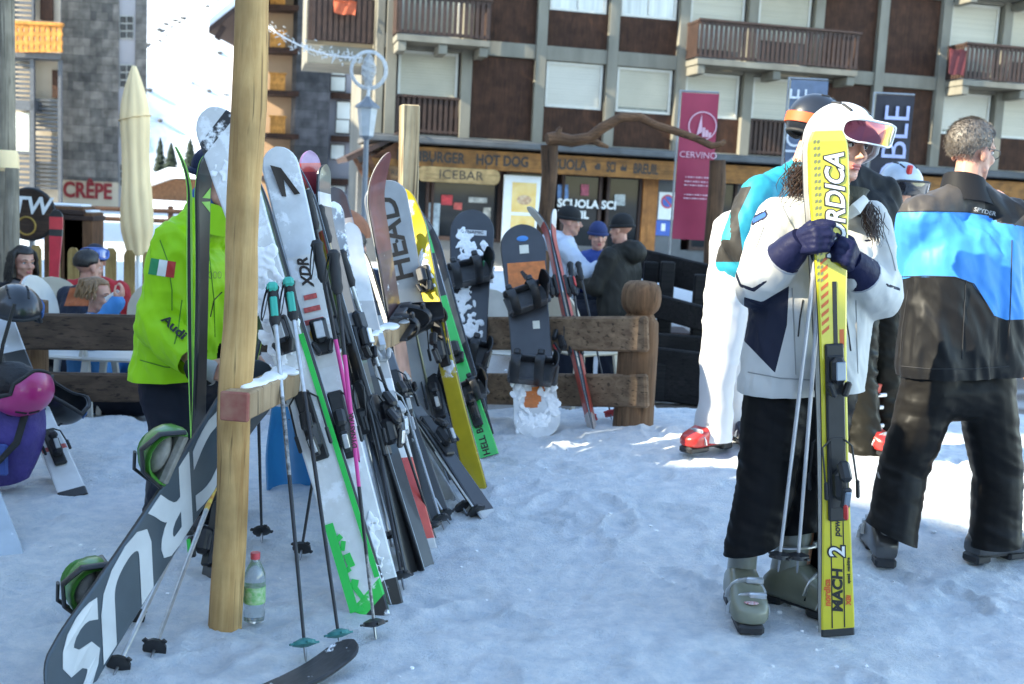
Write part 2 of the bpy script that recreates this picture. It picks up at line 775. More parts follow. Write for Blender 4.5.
me.from_pydata(mv, [], mf)
me.polygons.foreach_set('use_smooth', [True] * len(me.polygons))
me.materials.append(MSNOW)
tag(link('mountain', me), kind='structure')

# bare rocks and scrub breaking through the snow of the slope
rr = random.Random(41)
mb = MB()
cand = [V(p) for p in mv if -.33 < math.atan2(p[0], p[1]) < -.22 and 195 < math.hypot(p[0], p[1]) < 330]
seeds_ = [rr.choice(cand) for _ in range(11)]
for c in seeds_:
    for k in range(rr.randint(3, 12)):
        p = min((rr.choice(cand) for _ in range(60)), key=lambda q: (q - c).length)
        r = rr.uniform(.2, .7)
        mb.ell(p + V((rr.uniform(-1, 1), rr.uniform(-1, 1), .1)), (r * rr.uniform(.8, 2.2), r, r * rr.uniform(.4, .8)), n=7, k=4, R=Matrix.Rotation(rr.uniform(0, 3), 4, 'Z'))
o = mb.build('rocks', mat('dark_rock', (.09, .085, .08), rough=.9, var=.4, scale=1))
o['kind'] = 'stuff'
o['label'] = 'dark rocks poking through the snow of the far slope'
o['category'] = 'rocks'
# ================================================================== BUILDINGS
def stone(name, c1, c2, mortar, bw, bh, scale=1.0, var=.5, axis='XZ'):
    if name in _mats:
        return _mats[name]
    M = bpy.data.materials.new(name)
    M.use_nodes = True
    nt = M.node_tree
    L = nt.links
    b = nt.nodes['Principled BSDF']
    b.inputs['Roughness'].default_value = .8
    tc = nd(nt, 'ShaderNodeTexCoord')
    sp = nd(nt, 'ShaderNodeSeparateXYZ')
    L.new(tc.outputs['Object'], sp.inputs[0])
    ad = nd(nt, 'ShaderNodeMath', operation='ADD')
    L.new(sp.outputs['X'], ad.inputs[0])
    L.new(sp.outputs['Y'], ad.inputs[1])
    cb = nd(nt, 'ShaderNodeCombineXYZ')
    L.new(ad.outputs[0], cb.inputs[0])
    L.new(sp.outputs['Z'], cb.inputs[1])
    outs = []
    for k, (w_, h_, o_) in enumerate(((bw, bh, .5), (bw * 1.9, bh * 2, .37))):
        br = nd(nt, 'ShaderNodeTexBrick', offset=o_)
        br.inputs['Scale'].default_value = scale
        br.inputs['Color1'].default_value = c4(c1)
        br.inputs['Color2'].default_value = c4(c2)
        br.inputs['Mortar'].default_value = c4(mortar)
        br.inputs['Mortar Size'].default_value = bh * .025
        br.inputs['Brick Width'].default_value = w_
        br.inputs['Row Height'].default_value = h_
        br.inputs['Bias'].default_value = 0
        L.new(cb.outputs[0], br.inputs[0])
        outs.append(br)
    n0 = nd(nt, 'ShaderNodeTexNoise')
    n0.inputs['Scale'].default_value = .8 / bh
    n0.inputs['Detail'].default_value = 6
    L.new(tc.outputs['Object'], n0.inputs[0])
    mx = nd(nt, 'ShaderNodeMix', data_type='RGBA')
    mx.inputs[0].default_value = .5
    L.new(outs[0].outputs[0], mx.inputs[6])
    L.new(outs[1].outputs[0], mx.inputs[7])
    m2 = nd(nt, 'ShaderNodeMix', data_type='RGBA', blend_type='MULTIPLY')
    m2.inputs[0].default_value = 1
    mr = nd(nt, 'ShaderNodeMapRange')
    mr.inputs[1].default_value, mr.inputs[2].default_value = .3, .7
    mr.inputs[3].default_value, mr.inputs[4].default_value = 1 - var, 1 + var * .6
    L.new(n0.outputs[0], mr.inputs[0])
    L.new(mx.outputs[2], m2.inputs[6])
    L.new(mr.outputs[0], m2.inputs[7])
    L.new(m2.outputs[2], b.inputs['Base Color'])
    bp = nd(nt, 'ShaderNodeBump')
    bp.inputs['Strength'].default_value = .5
    bp.inputs['Distance'].default_value = .05
    L.new(n0.outputs[0], bp.inputs['Height'])
    L.new(bp.outputs[0], b.inputs['Normal'])
    _mats[name] = M
    return M


CONC = mat('weathered_concrete', (.20, .185, .15), rough=.85, var=.28, scale=1.6, bump=.25, bscale=14, stretch=(1, 1, .35))
BPAN = wood('brown_cladding', (.070, .030, .016), (.028, .013, .009), scale=2.2, knots=False, bump=.3)
DKBR = mat('dark_brown_timber', (.048, .024, .017), rough=.7, var=.35, scale=5, bump=.3, bscale=30)
SHUT = mat('cream_shutter', (.50, .465, .38), rough=.7, var=.08, scale=1.2, bump=.3, bscale=5, stretch=(.05, 1, 6))
GLASSC = mat('curtained_glass', (.55, .54, .50), rough=.12, var=.3, scale=2.5, stretch=(2.5, 1, .15), coat=.6)
FRW = mat('window_frame_paint', (.55, .53, .48), rough=.5, var=.1)
DARKG = mat('dark_shop_glass', (.022, .024, .026), rough=.05, var=.5, scale=.8, spec=.18)
ORANGE = wood('orange_varnished_wood', (.33, .14, .032), (.22, .085, .018), scale=2, along='X', rough=.5, knots=False)
ORANGEZ = wood('orange_varnished_post', (.45, .18, .05), (.25, .09, .02), scale=2, along='Z', rough=.5, knots=False)
SNOWM = mat('settled_snow', (.87, .88, .9), rough=.6, var=.05, scale=6, bump=.4, bscale=20, dist=.02)
GREYM = mat('grey_metal', (.32, .33, .34), rough=.45, metal=.6, var=.15)
BLACK = mat('black_plastic', (.018, .018, .02), rough=.45, var=.3, scale=20)
INKM = mat('dark_painted_letters', (.03, .02, .015), rough=.6)
WHITEP = mat('white_paint', (.8, .8, .78), rough=.5, var=.05)

th = rad(13)
fd = V((math.cos(th), math.sin(th), 0))
fn = V((math.sin(th), -math.cos(th), 0))
fo = P(538, 110, 33)
fo.z = 0
FM = Matrix((fd, -fn, V((0, 0, 1)))).transposed().to_4x4()
FM.translation = fo
BW = 2.115


def fx(px, py, o=0.0):
    "local (u, z) on the facade plane pushed o metres towards the viewer"
    q = fo + fn * o - V((0, 0, CZ))
    d = ray(px, py)
    t = q.dot(fn) / d.dot(fn)
    p = V((0, 0, CZ)) + d * t - fo
    return p.dot(fd), p.z


apt = thing('apartment_building', 'long concrete apartment block with cream shutters, brown cladding and timber balconies', 'building', FM)
ZB = [2.72, 5.42, 8.12, 10.82]
K0, K1 = -2, 13
wl = MB()
u0, u1 = K0 * BW - .42, K1 * BW
wl.box(((u0 + u1) / 2, 4.2, 5.4), (u1 - u0, 7.9, 12.2))                       # block behind the frame
for k in range(K0, K1 + 1):
    wl.box((k * BW, .10, 5.2), (.30, .34, 11.9), bev=.01)
wl.box((K0 * BW - .31, .12, 5.2), (.2, .3, 11.9))
for z in ZB:
    wl.box(((u0 + u1) / 2, .13, z), (u1 - u0, .24, .40), bev=.01)
wl.build('wall', CONC, apt)
rf = MB()
rf.box(((u0 + u1) / 2, 3.6, 11.2), (u1 - u0 + .8, 9.6, .36))
rf.box(((u0 + u1) / 2, 3.6, 11.5), (u1 - u0 + .7, 9.5, .22), 1, bev=.08)
rf.build('roof', [DKBR, SNOWM], apt)


rs_ = random.Random(4)
SHUTS = [SHUT, mat('aged_shutter', (.45, .41, .32), rough=.7, var=.12, scale=1.2), mat('pale_shutter', (.54, .51, .44), rough=.7, var=.08, scale=1.5)]
DULLG = mat('dark_window_glass', (.05, .05, .05), rough=.08, var=.4, scale=1, coat=.4)


def cell(u, w, z0, z1, kind, seed=0):
    "one bay of the facade between two columns and two floor bands"
    cx = u + w / 2
    ww = w - .30
    h = z1 - z0
    if kind == 'P':
        MB().box((cx, .16, (z0 + z1) / 2), (ww, .08, h - .03)).build('cladding_panel', BPAN, apt)
        return
    zs = z0 + h * (.0 if kind in 'B' else .44)
    f = MB()
    wr = ww - .14
    for (c, d) in (((cx, .17, zs + .035), (wr, .09, .07)), ((cx, .17, z1 - .05), (wr, .09, .07)), ((cx - wr / 2 + .035, .17, (zs + z1) / 2), (.07, .09, z1 - zs - .15)),
                   ((cx + wr / 2 - .035, .17, (zs + z1) / 2), (.07, .09, z1 - zs - .15))):
        f.box(c, d)
    if kind == 'G':
        f.box((cx, .17, (zs + z1) / 2), (.05, .085, z1 - zs - .2))
    fo_ = f.build('window', FRW, apt)
    p = MB()
    if kind == 'G':
        p.box((cx, .195, (zs + z1) / 2), (wr - .12, .03, z1 - zs - .13))
        p.build('pane', GLASSC, fo_)
    else:
        fr = rs_.choice((1, 1, 1, .93, .86, .97)) if kind != 'B' else rs_.choice((1, .9, .72, .55))
        hh = (z1 - zs - .13) * fr
        for q in range(max(3, int(hh / .075))):
            n_ = max(3, int(hh / .075))
            p.box((cx, .180 + .004 * (q % 2), z1 - .065 - hh * (q + .5) / n_), (wr - .12, .02, hh / n_ * .94))
        p.build('shutter', SHUTS[rs_.randrange(3)], fo_)
        if fr < 1:
            MB().box((cx, .205, zs + .065 + (z1 - zs - .13) * (1 - fr) / 2), (wr - .12, .02, (z1 - zs - .13) * (1 - fr))).build('pane', DULLG, fo_)
    MB().box((cx, .23, (zs + z1) / 2), (ww, .02, z1 - zs)).build('window_reveal', DKBR, apt)
    if kind in 'SG':
        MB().box((cx, .16, (z0 + zs) / 2), (ww, .08, zs - z0 - .02)).build('cladding_panel', BPAN, apt)
    if kind == 'R':
        r = MB()
        n = 12
        for i in range(n):
            r.box((cx - ww / 2 + ww * (i + .5) / n, .02, z0 + .52), (ww / n * .58, .03, 1.0))
        r.box((cx, .0, z0 + 1.04), (ww, .07, .07))
        r.box((cx, .0, z0 + .1), (ww, .05, .07))
        MB().box((cx, .2, z0 + .5), (ww, .03, 1.0)).build('cladding_panel', DKBR, apt)
        r.build('balcony_railing', DKBR, apt)


row1 = {-2: 'R', -1: 'P', 0: 'S', 1: 'S', 2: 'S', 3: 'R', 4: 'P', 5: 'P', 6: 'S', 7: 'S', 8: 'P', 9: 'R', 10: 'S', 11: 'S', 12: 'P'}
row2 = {-2: 'B', -1: 'P', 0: 'G', 1: 'G', 2: 'B', 3: 'B', 4: 'P', 5: 'P', 6: 'B', 7: 'B', 8: 'P', 9: 'G', 10: 'G', 11: 'B', 12: 'P'}
for r, rows in enumerate((row1, row2, row2)):
    for k in range(K0, K1):
        kd = rows[k]
        if kd == 'B' and k in (6, 7):
            kd = 'G' if False else 'B'
        cell(k * BW, BW, ZB[r] + .2, ZB[r + 1] - .2, kd)


def balcony(ua, ub, z, dep=.95, name='balcony'):
    s = MB()
    s.box(((ua + ub) / 2, -dep / 2 - .04, z - .02), (ub - ua, dep, .16))
    for q in (ua + .15, (ua + ub) / 2, ub - .15):
        s.box((q, -dep / 2 - .02, z - .24), (.24, dep * .9, .26), bev=.02)
    b = s.build(name, CONC, apt)
    r = MB()
    n = int((ub - ua) / .145)
    for i in range(n):
        x = ua + (ub - ua) * (i + .5) / n
        r.box((x, -dep - .03 + (0.004 if i % 2 else 0), z + .60), (.09, .03, .98))
    for zz in (.14, 1.05):
        r.box(((ua + ub) / 2, -dep - .0, z + zz), (ub - ua, .05, .09))
    r.box(((ua + ub) / 2, -dep - .03, z + 1.13), (ub - ua + .06, .13, .06))
    for x in (ua, ub):
        for i in range(6):
            r.box((x, -dep + .03 + (dep - .08) * (i + .5) / 6, z + .6), (.03, .1, .98))
        r.box((x, -dep / 2, z + 1.1), (.07, dep - .05, .07))
    r.build('railing', DKBR, b)
    return b


for z in (ZB[1], ZB[2]):
    balcony(K0 * BW + .02, K0 * BW + 2.55, z)
    balcony(2 * BW + .1, 4 * BW + .85, z)
    balcony(6 * BW + .12, 8 * BW + .2, z)
    balcony(11 * BW + .1, 12 * BW - .1, z)
# side wing with its own balcony at the left end
wg = MB()
wg.box((K0 * BW - 1.35, 2.5, 7.9), (1.85, 3.0, 6.2))
wg.box((K0 * BW - 1.35, .72, 4.95), (1.85, .6, .5), bev=.02)
wg.build('side_wing', CONC, apt)
bq = MB()
for i in range(11):
    bq.box((K0 * BW - 2.2 + 1.68 * (i + .5) / 11, .3, 5.95), (.1, .04, 1.25))
bq.box((K0 * BW - 1.36, .3, 6.6), (1.8, .09, .08))
bq.box((K0 * BW - 1.36, .345, 5.9), (1.8, .03, 1.2))
bq.build('wing_railing', DKBR, apt)

# ------------------------------------------------------------------ bar and ski school in the ground floor
OC = 3.2
BM = FM @ Matrix.Translation((0, -OC, 0))
bar = thing('bar_front', 'ground floor bar and ski school with orange timber fascia and dark shop windows', 'shop front', BM)
ua, ub = fx(398, 150, OC)[0], fx(1180, 170, OC)[0]
zt, zb = fx(540, 154, OC)[1], fx(540, 173, OC)[1]
r = MB()
r.box(((ua + ub) / 2 - .3, OC / 2 - .25, zt + .16), (ub - ua + .9, OC + .45, .14), bev=.02)
r.box(((ua + ub) / 2 - .3, OC / 2 - .2, zt + .25), (ub - ua + .7, OC + .2, .05), 0)
r.build('canopy_roof', [mat('grey_roofing', (.10, .10, .10), rough=.85, var=.3, scale=2), SNOWM], bar)
f = MB()
f.box(((ua + ub) / 2, 0, (zt + zb) / 2), (ub - ua, .09, zt - zb), bev=.01)
f.box(((ua + ub) / 2, -.03, zb + .05), (ub - ua, .06, .08))
f.box(((ua + ub) / 2, -.03, zt - .03), (ub - ua, .06, .07))
f.build('fascia', ORANGE, bar)
LM = Matrix.Rotation(PI / 2, 4, 'X')                      # text plane -> facing -Y
zl = (zt + zb) / 2 + .0


def fas(txt, pa, pb, py, size, space=1.0, z=None):
    a, b_ = fx(pa, py, OC)[0], fx(pb, py, OC)[0]
    me = text_mesh(txt, size, .004, .012)
    w_ = max(v.co.x for v in me.vertices) - min(v.co.x for v in me.vertices)
    x0 = min(v.co.x for v in me.vertices)
    me.transform(Matrix.Translation((a, -.052, z if z is not None else zl)) @ LM @ Matrix.Diagonal(((b_ - a) / w_, 1, 1, 1)) @ Matrix.Translation((-x0, 0, 0)))
    me.materials.append(INKM)
    return link('lettering', me, bar)


fas('HAMBURGER', 397, 465, 155, .36)
fas('HOT DOG', 476, 528, 160, .36)
fas('SCUOLA', 546, 587, 163, .36)
fas('di', 594, 600, 166, .2)
fas('SCI', 606, 615, 167, .36)
fas('del', 620, 626, 168, .2)
fas('BREUIL', 633, 658, 170, .36)
# shop front walls, set back under the canopy
SB = 1.1
zf = -.75
def su(px, py=215):
    return fx(px, py, OC - SB)[0]
wl = MB()
zc = zb + .25
for (pa, pb) in ((356, 398), (655, 682), (735, 800), (900, 960)):
    a, b_ = su(pa), su(pb)
    wl.box(((a + b_) / 2, SB + .1, (zf + zc) / 2), (b_ - a, .3, zc - zf), bev=.01)
wl.box(((ua + ub) / 2 - .3, SB + .08, zf + .42), (ub - ua + .6, .16, .85))
wl.box(((ua + ub) / 2 - .3, SB + 1.7, (zf + zc) / 2), (ub - ua + .6, .2, zc - zf), 1)
wl.box(((ua + ub) / 2 - .3, SB + .5, zc + .06), (ub - ua + .6, 2.5, .08), 1)
wl.build('shop_wall', [mat('grey_render', (.13, .13, .13), rough=.85, var=.2, scale=2), DKBR], bar)
for (pa, pb, z0) in ((398, 428, .1), (430, 500, .1), (505, 545, .1), (560, 600, zf), (605, 640, zf), (690, 735, .1), (800, 850, .1), (850, 900, .1), (960, 1030, .1), (1035, 1110, .1)):
    a, b_ = su(pa), su(pb)
    f = MB()
    for (c, d) in (((a + .04, SB - .02, (z0 + zc) / 2), (.08, .1, zc - z0)), ((b_ - .04, SB - .02, (z0 + zc) / 2), (.08, .1, zc - z0)),
                   (((a + b_) / 2, SB - .02, z0 + .05), (b_ - a - .16, .1, .1)), (((a + b_) / 2, SB - .02, zc - .05), (b_ - a - .16, .1, .1))):
        f.box(c, d)
    isd = z0 == zf
    fo_ = f.build('door' if isd else 'shop_window', DKBR, bar)
    MB().box(((a + b_) / 2, SB + .02, (z0 + zc) / 2), (b_ - a - .15, .02, zc - z0 - .18)).build('pane', DARKG, fo_)
a, b_ = su(640), su(655)
MB().box(((a + b_) / 2, SB - .02, (zf + zc) / 2), (b_ - a, .25, zc - zf), bev=.01).build('door_post', ORANGEZ, bar)
for (t, pa, pb, py, sz) in (('SCUOLA SCI', 557, 591, 203, .3), ('BREUIL', 557, 582, 214, .28)):
    u_, z_ = fx(pa, py, OC - SB + .05)
    me = text_mesh(t, sz, .003, .01)
    me.transform(Matrix.Translation((u_, SB - .09, z_)) @ LM)
    me.materials.append(WHITEP)
    link('window_lettering', me, bar)
# things stuck in and behind the shop windows
rr = random.Random(21)
for (px, py, w_, h_, c_) in ((433, 222, .34, 1.0, (.30, .36, .40)), (447, 200, .30, .26, (.50, .04, .05)), (458, 206, .22, .18, (.55, .10, .08)), (478, 200, .5, .14, (.5, .5, .46)), (470, 226, .4, .3, (.10, .12, .10)),
                             (487, 214, .2, .34, (.45, .42, .36)), (563, 192, .3, .4, (.12, .22, .42)), (585, 190, .22, .3, (.40, .08, .12)), (620, 200, .3, .3, (.5, .52, .5)), (702, 214, .42, .5, (.62, .45, .28)), (716, 220, .2, .3, (.55, .55, .5)),
                             (815, 205, .5, .4, (.4, .4, .36)), (875, 210, .4, .5, (.35, .30, .25))):
    u_, z_ = fx(px, py, OC - SB + .05)
    MB().box((u_, SB - .035 + .002 * rr.random(), z_), (w_, .02, h_), bev=.004, R=Matrix.Rotation(rr.uniform(-.05, .05), 4, 'Y')).build('window_notice', mat('notice_%d_%d' % (px, py), c_, rough=.6, var=.5, scale=9), bar)
# gabled corner of the bar roof
g = MB()
g1, g0 = fx(398, 140, OC), fx(347, 162, OC)
top = V((g1[0] + .15, 0, g1[1] + .12))
low = V((g0[0], 0, g0[1]))
dv = (top - low)
nv = V((-dv.z, 0, dv.x)).normalized()
for (y0, y1, t0, t1, mi) in ((-.35, OC, 0, .10, 0), (-.33, OC, .105, .13, 0)):
    q = [low + nv * t0, top + nv * t0, top + nv * t1, low + nv * t1]
    g.prism([(p.x, p.z) for p in q], y0, y1, mi)
g.build('gable_roof', [DKBR, SNOWM], bar)
g = MB()
g.prism([(low.x + .25, low.z - .05), (top.x, low.z - .05), (top.x, top.z - .05)], .02, .1)
for i in range(3):
    a = low + V((.35 + .32 * i, -.06, -.18 - .0 * i))
    g.box(a, (.11, .06, .85), R=Matrix.Rotation(rad(-32 + 9 * i), 4, 'Y'))
g.build('gable_timber', wood('red_brown_timber', (.2, .085, .045), (.10, .04, .02), along='X', knots=False), bar)
a = fx(378, 168, OC)
MB().box((a[0] + .1, .06, a[1]), (.9, .1, .5)).build('corner_board', ORANGE, bar)


def wall_sign(name, label, px, py, w_, h_, o, mt, cat='sign'):
    u_, z_ = fx(px, py, o)
    t = thing(name, label, cat, FM @ Matrix.Translation((u_, -o, z_)))
    return t


# ice bar plank
t = wall_sign('plank_sign', 'long pale wooden plank sign with rounded ends hanging under the orange fascia', 459, 175.5, 0, 0, OC + .12, None)
pl = MB()
pts = [(-.92 - .14 * math.cos(PI * i / 8 - PI / 2), -.19 * math.cos(PI * i / 8)) for i in range(9)][::-1] + [(.92 + .14 * math.cos(PI * i / 8 - PI / 2), -.19 * math.cos(PI * i / 8)) for i in range(9)]
pl.prism(pts, -.03, .03)
pl.build('board', wood('pale_plank', (.55, .35, .15), (.38, .22, .09), along='X'), t)
letters('ICEBAR', .32, Matrix.Translation((.05, -.032, 0)) @ LM, INKM, t, world=False, squash=1.1)
hb = MB()
for x in (-.7, .7):
    hb.tube([(x, 0, .17), (x, 0, .42)], .012)
hb.build('hanger', BLACK, t)
t = wall_sign('shop_sign', 'small brown plank sign under the left end of the bar fascia', 398, 173, 0, 0, OC + .02, None)
MB().box((0, 0, 0), (.85, .06, .34), bev=.08).build('board', wood('weathered_plank', (.30, .16, .07), (.16, .08, .04), along='X'), t)
letters('CREPES', .2, Matrix.Translation((0, -.032, 0)) @ LM, INKM, t, world=False)
# poster
t = wall_sign('menu_poster', 'tall white poster board with yellow and orange food pictures beside the dark window', 521, 212, 0, 0, OC - .55, None, 'poster')
MB().box((0, 0, 0), (1.0, .06, 1.9), bev=.01).build('board', WHITEP, t)
pp = MB()
pp.box((.05, -.035, .38), (.66, .006, .78))
pp.box((.05, -.035, -.45), (.66, .006, .72), 0)
pp.build('printed_panel', mat('food_print', (.75, .45, .10), col2=(.85, .62, .25), scale=3.5, rough=.4), t)
pp = MB()
pp.ell((.06, -.04, .32), (.2, .006, .13), 0)
pp.ell((.06, -.04, -.5), (.2, .006, .1), 0)
pp.build('food_picture', mat('food_print_dark', (.38, .16, .07), col2=(.7, .5, .3), scale=14, rough=.4), t)
mb = MB()
mb.box((-.4, .03, -1.3), (.06, .05, .75))
mb.build('foot', GREYM, t)
mb = MB()
mb.box((.4, .03, -1.3), (.06, .05, .75))
mb.build('foot', GREYM, t)
# traffic sign plates on the grey column
t = wall_sign('no_parking_sign', 'white plate with a red and blue no parking disc on the grey column', 667, 206, 0, 0, OC - SB + .07, None)
MB().box((0, 0, 0), (.5, .02, .75), bev=.005).build('plate', WHITEP, t)
dsk = MB()
dsk.tube([(0, -.012, .12), (0, -.02, .12)], .19, 24, 0)
dsk.tube([(0, -.02, .12), (0, -.024, .12)], .15, 24, 1)
dsk.box((0, -.026, .12), (.32, .006, .035), 0, R=Matrix.Rotation(rad(45), 4, 'Y'))
dsk.build('disc', [mat('sign_red', (.55, .03, .03), rough=.4), mat('sign_blue', (.03, .10, .42), rough=.4)], t)
t = wall_sign('parking_plate', 'small blue plate below the no parking sign', 663, 228, 0, 0, OC - SB + .07, None)
MB().box((0, 0, 0), (.42, .02, .42), bev=.005).build('plate', mat('sign_blue'), t)
MB().box((0, -.013, .02), (.12, .006, .2), 0).build('mark', WHITEP, t)

# ------------------------------------------------------------------ banners
def banner(label, pa, pb, py0, py1, Y, mt, ztop_pole=True, txt=None, tm=None, size=.3, group=None, yaw=0, tx=.02):
    a, b_ = P(pa, (py0 + py1) / 2, Y), P(pb, (py0 + py1) / 2, Y)
    zt_, zb_ = P((pa + pb) / 2, py0, Y).z, P((pa + pb) / 2, py1, Y).z
    w_ = (b_ - a).length
    c = (a + b_) / 2
    g = H(c.x, Y)
    t = thing('banner', label, 'banner', rotz(yaw, (c.x, Y, g)), group)
    n, k = 14, 22
    vs, fs = [], []
    for side in (0, 1):
        for j in range(k + 1):
            for i in range(n + 1):
                x = -w_ / 2 + w_ * i / n
                z = zb_ - g + (zt_ - zb_) * j / k
                y = .018 * math.sin(x * 9 + z * 2.0) * (1 - .5 * j / k) + .012 * math.sin(z * 5 + x * 3)
                vs.append((x, y + side * .004, z))
    q = (n + 1) * (k + 1)
    for j in range(k):
        for i in range(n):
            a0 = j * (n + 1) + i
            fs.append((a0, a0 + 1, a0 + n + 2, a0 + n + 1))
            fs.append((q + a0, q + a0 + n + 1, q + a0 + n + 2, q + a0 + 1))
    mb = MB()
    mb.add(vs, fs)
    mb.build('cloth', mt, t)
    mb = MB()
    mb.tube([(-w_ / 2 - .02, .02, 0), (-w_ / 2 - .02, .02, zt_ - g + .03)], .014, 8)
    mb.tube([(-w_ / 2 - .02, .02, zt_ - g + .02), (w_ / 2, .02, zt_ - g + .02)], .012, 8)
    mb.build('pole', GREYM, t)
    mb = MB()
    mb.box((-w_ / 2 + .1, .02, .03), (.5, .4, .05), bev=.01)
    mb.build('base', BLACK, t)
    if txt:
        Mx = Matrix.Translation((tx, -.036, zt_ - .1 - g)) @ LM @ Matrix.Rotation(PI / 2, 4, 'Z')
        letters(txt, size, Mx, tm, t, world=False, bold=-.001, align='RIGHT')
    return t, w_, zt_ - g, zb_ - g


MAG = mat('magenta_cloth', (.36, .032, .075), rough=.6, var=.12, scale=3)
PINKP = mat('pale_pink_print', (.72, .45, .52), rough=.6)
t, w_, zt_, zb_ = banner('magenta cloth banner with a pale round emblem beside the branch arch', 677, 714, 93, 240, 15, MAG)
e = MB()
hh = zt_ - zb_
for i in range(28):
    a0, a1 = 2 * PI * i / 28, 2 * PI * (i + 1) / 28
    R0, R1 = .17, .185
    cz_ = zb_ + hh * .78
    e.add([(.05 + R0 * math.cos(a0), -.034, cz_ + R0 * math.sin(a0)), (.05 + R1 * math.cos(a0), -.034, cz_ + R1 * math.sin(a0)),
           (.05 + R1 * math.cos(a1), -.034, cz_ + R1 * math.sin(a1)), (.05 + R0 * math.cos(a1), -.034, cz_ + R0 * math.sin(a1))], [(0, 1, 2, 3)])
e.add([(-.02, -.035, cz_ - .12), (.03, -.035, cz_ + .15), (.05, -.035, cz_ - .08)], [(0, 1, 2)])
for i, (x, h) in enumerate(((.07, .12), (.11, .09), (.15, .06))):
    e.box((x, -.036, cz_ - .14 + h / 2), (.035, .004, h))
e.build('emblem', PINKP, t)
letters('CERVINO', .115, Matrix.Translation((.02, -.036, zb_ + hh * .58)) @ LM, PINKP, t, world=False)
for q, z in enumerate((.43, .40, .375, .31, .285)):
    e = MB()
    for i in range(9):
        e.box((-.12 + .035 * i, -.034, zb_ + hh * z), (.022 + .01 * ((i * 7 + q) % 3 - 1), .004, .018))
    e.build('small_print', PINKP, t)
banner('dark blue banner with large pale upright letters behind the grey haired man', 866, 904, 95, 330, 13, mat('navy_cloth', (.012, .012, .024), rough=.6, var=.2), txt='GRENOBLE', tm=mat('pale_blue_print', (.42, .46, .72), rough=.6), size=.40, tx=.04)
banner('slate blue banner with white upright letters behind the black helmet', 781, 818, 80, 330, 14, mat('slate_cloth', (.12, .16, .24), rough=.6, var=.2), txt='GRENOBLE', tm=mat('white_print', (.7, .72, .76), rough=.6), size=.30, tx=-.12)

# ------------------------------------------------------------------ branch arch
BARK = wood('bark_brown', (.14, .075, .04), (.05, .028, .018), scale=1.2, bump=.8, knots=False)
BARKX = wood('bare_branch', (.20, .105, .055), (.09, .045, .025), scale=2.5, along='X', bump=.6, knots=False)
Ya = 14
pa, pb = P(550, 150, Ya), P(718, 165, Ya)
g = H(pa.x, Ya)
t = thing('branch_arch', 'gnarled bare branch laid across two rough brown log posts', 'arch', V((pa.x, Ya, g)))
for p in (pa, pb):
    mb = MB()
    pts = []
    gz = H(p.x, Ya)
    for i in range(9):
        pts.append((p.x + .012 * math.sin(i * 2.1), Ya + .01 * math.cos(i), gz - .1 + (p.z + .06 - gz + .1) * i / 8))
    mb.tube(pts, [.10 + .008 * math.sin(i * 1.7 + p.x) for i in range(9)], 12)
    mb.build('post', BARK, t, world=True)
cp = [(547, 139), (556, 138), (572, 141), (590, 138), (602, 128), (622, 117), (640, 117), (655, 125), (675, 131), (695, 138), (712, 146), (721, 144), (725, 141)]
mb = MB()
mb.tube([P(x, y, Ya - .12 + .05 * math.sin(i)) for i, (x, y) in enumerate(cp)], [.07, .085, .075, .07, .065, .06, .055, .05, .05, .045, .045, .035, .025], 10)
mb.tube([P(557, 138, Ya - .12), P(559, 130, Ya - .1), P(561, 127, Ya - .1)], [.05, .035, .02], 8)
mb.tube([P(590, 139, Ya - .12), P(600, 144, Ya - .1), P(608, 147, Ya - .05)], [.05, .035, .02], 8)
mb.build('branch', BARKX, t, world=True)

# ------------------------------------------------------------------ far left: stone tower, timber house, tower with balconies
STONE = stone('grey_slate', (.10, .095, .09), (.34, .30, .26), (.07, .065, .06), .62, .46, var=.5)
SDARK = stone('dark_stone', (.035, .033, .033), (.11, .10, .10), (.02, .02, .02), 1.6, .55, var=.6)
RENDW = mat('pale_render', (.50, .47, .48), rough=.85, var=.12, scale=.6)
CREAM = mat('cream_render', (.75, .62, .45), rough=.85, var=.12, scale=.6)


def plane_box(mb, pa, pb, py0, py1, Y, dep, mi=0, zlow=None):
    a, b_ = P(pa, (py0 + py1) / 2, Y), P(pb, (py0 + py1) / 2, Y)
    zt_ = P((pa + pb) / 2, py0, Y).z
    zb_ = zlow if zlow is not None else P((pa + pb) / 2, py1, Y).z
    if dep < 1:
        mb.box(((a.x + b_.x) / 2, Y + dep / 2, (zt_ + zb_) / 2), (abs(b_.x - a.x), dep, zt_ - zb_), mi)
    else:                                                  # the houses on the left stand turned a little: their sides run back and outwards
        sk = -.5 * dep
        vs = [(x, y, z) for z in (zb_, zt_) for (x, y) in ((a.x, Y), (b_.x, Y), (b_.x + sk, Y + dep), (a.x + sk, Y + dep))]
        mb.add(vs, [(3, 2, 1, 0), (4, 5, 6, 7), (0, 1, 5, 4), (1, 2, 6, 5), (2, 3, 7, 6), (3, 0, 4, 7)], mi)


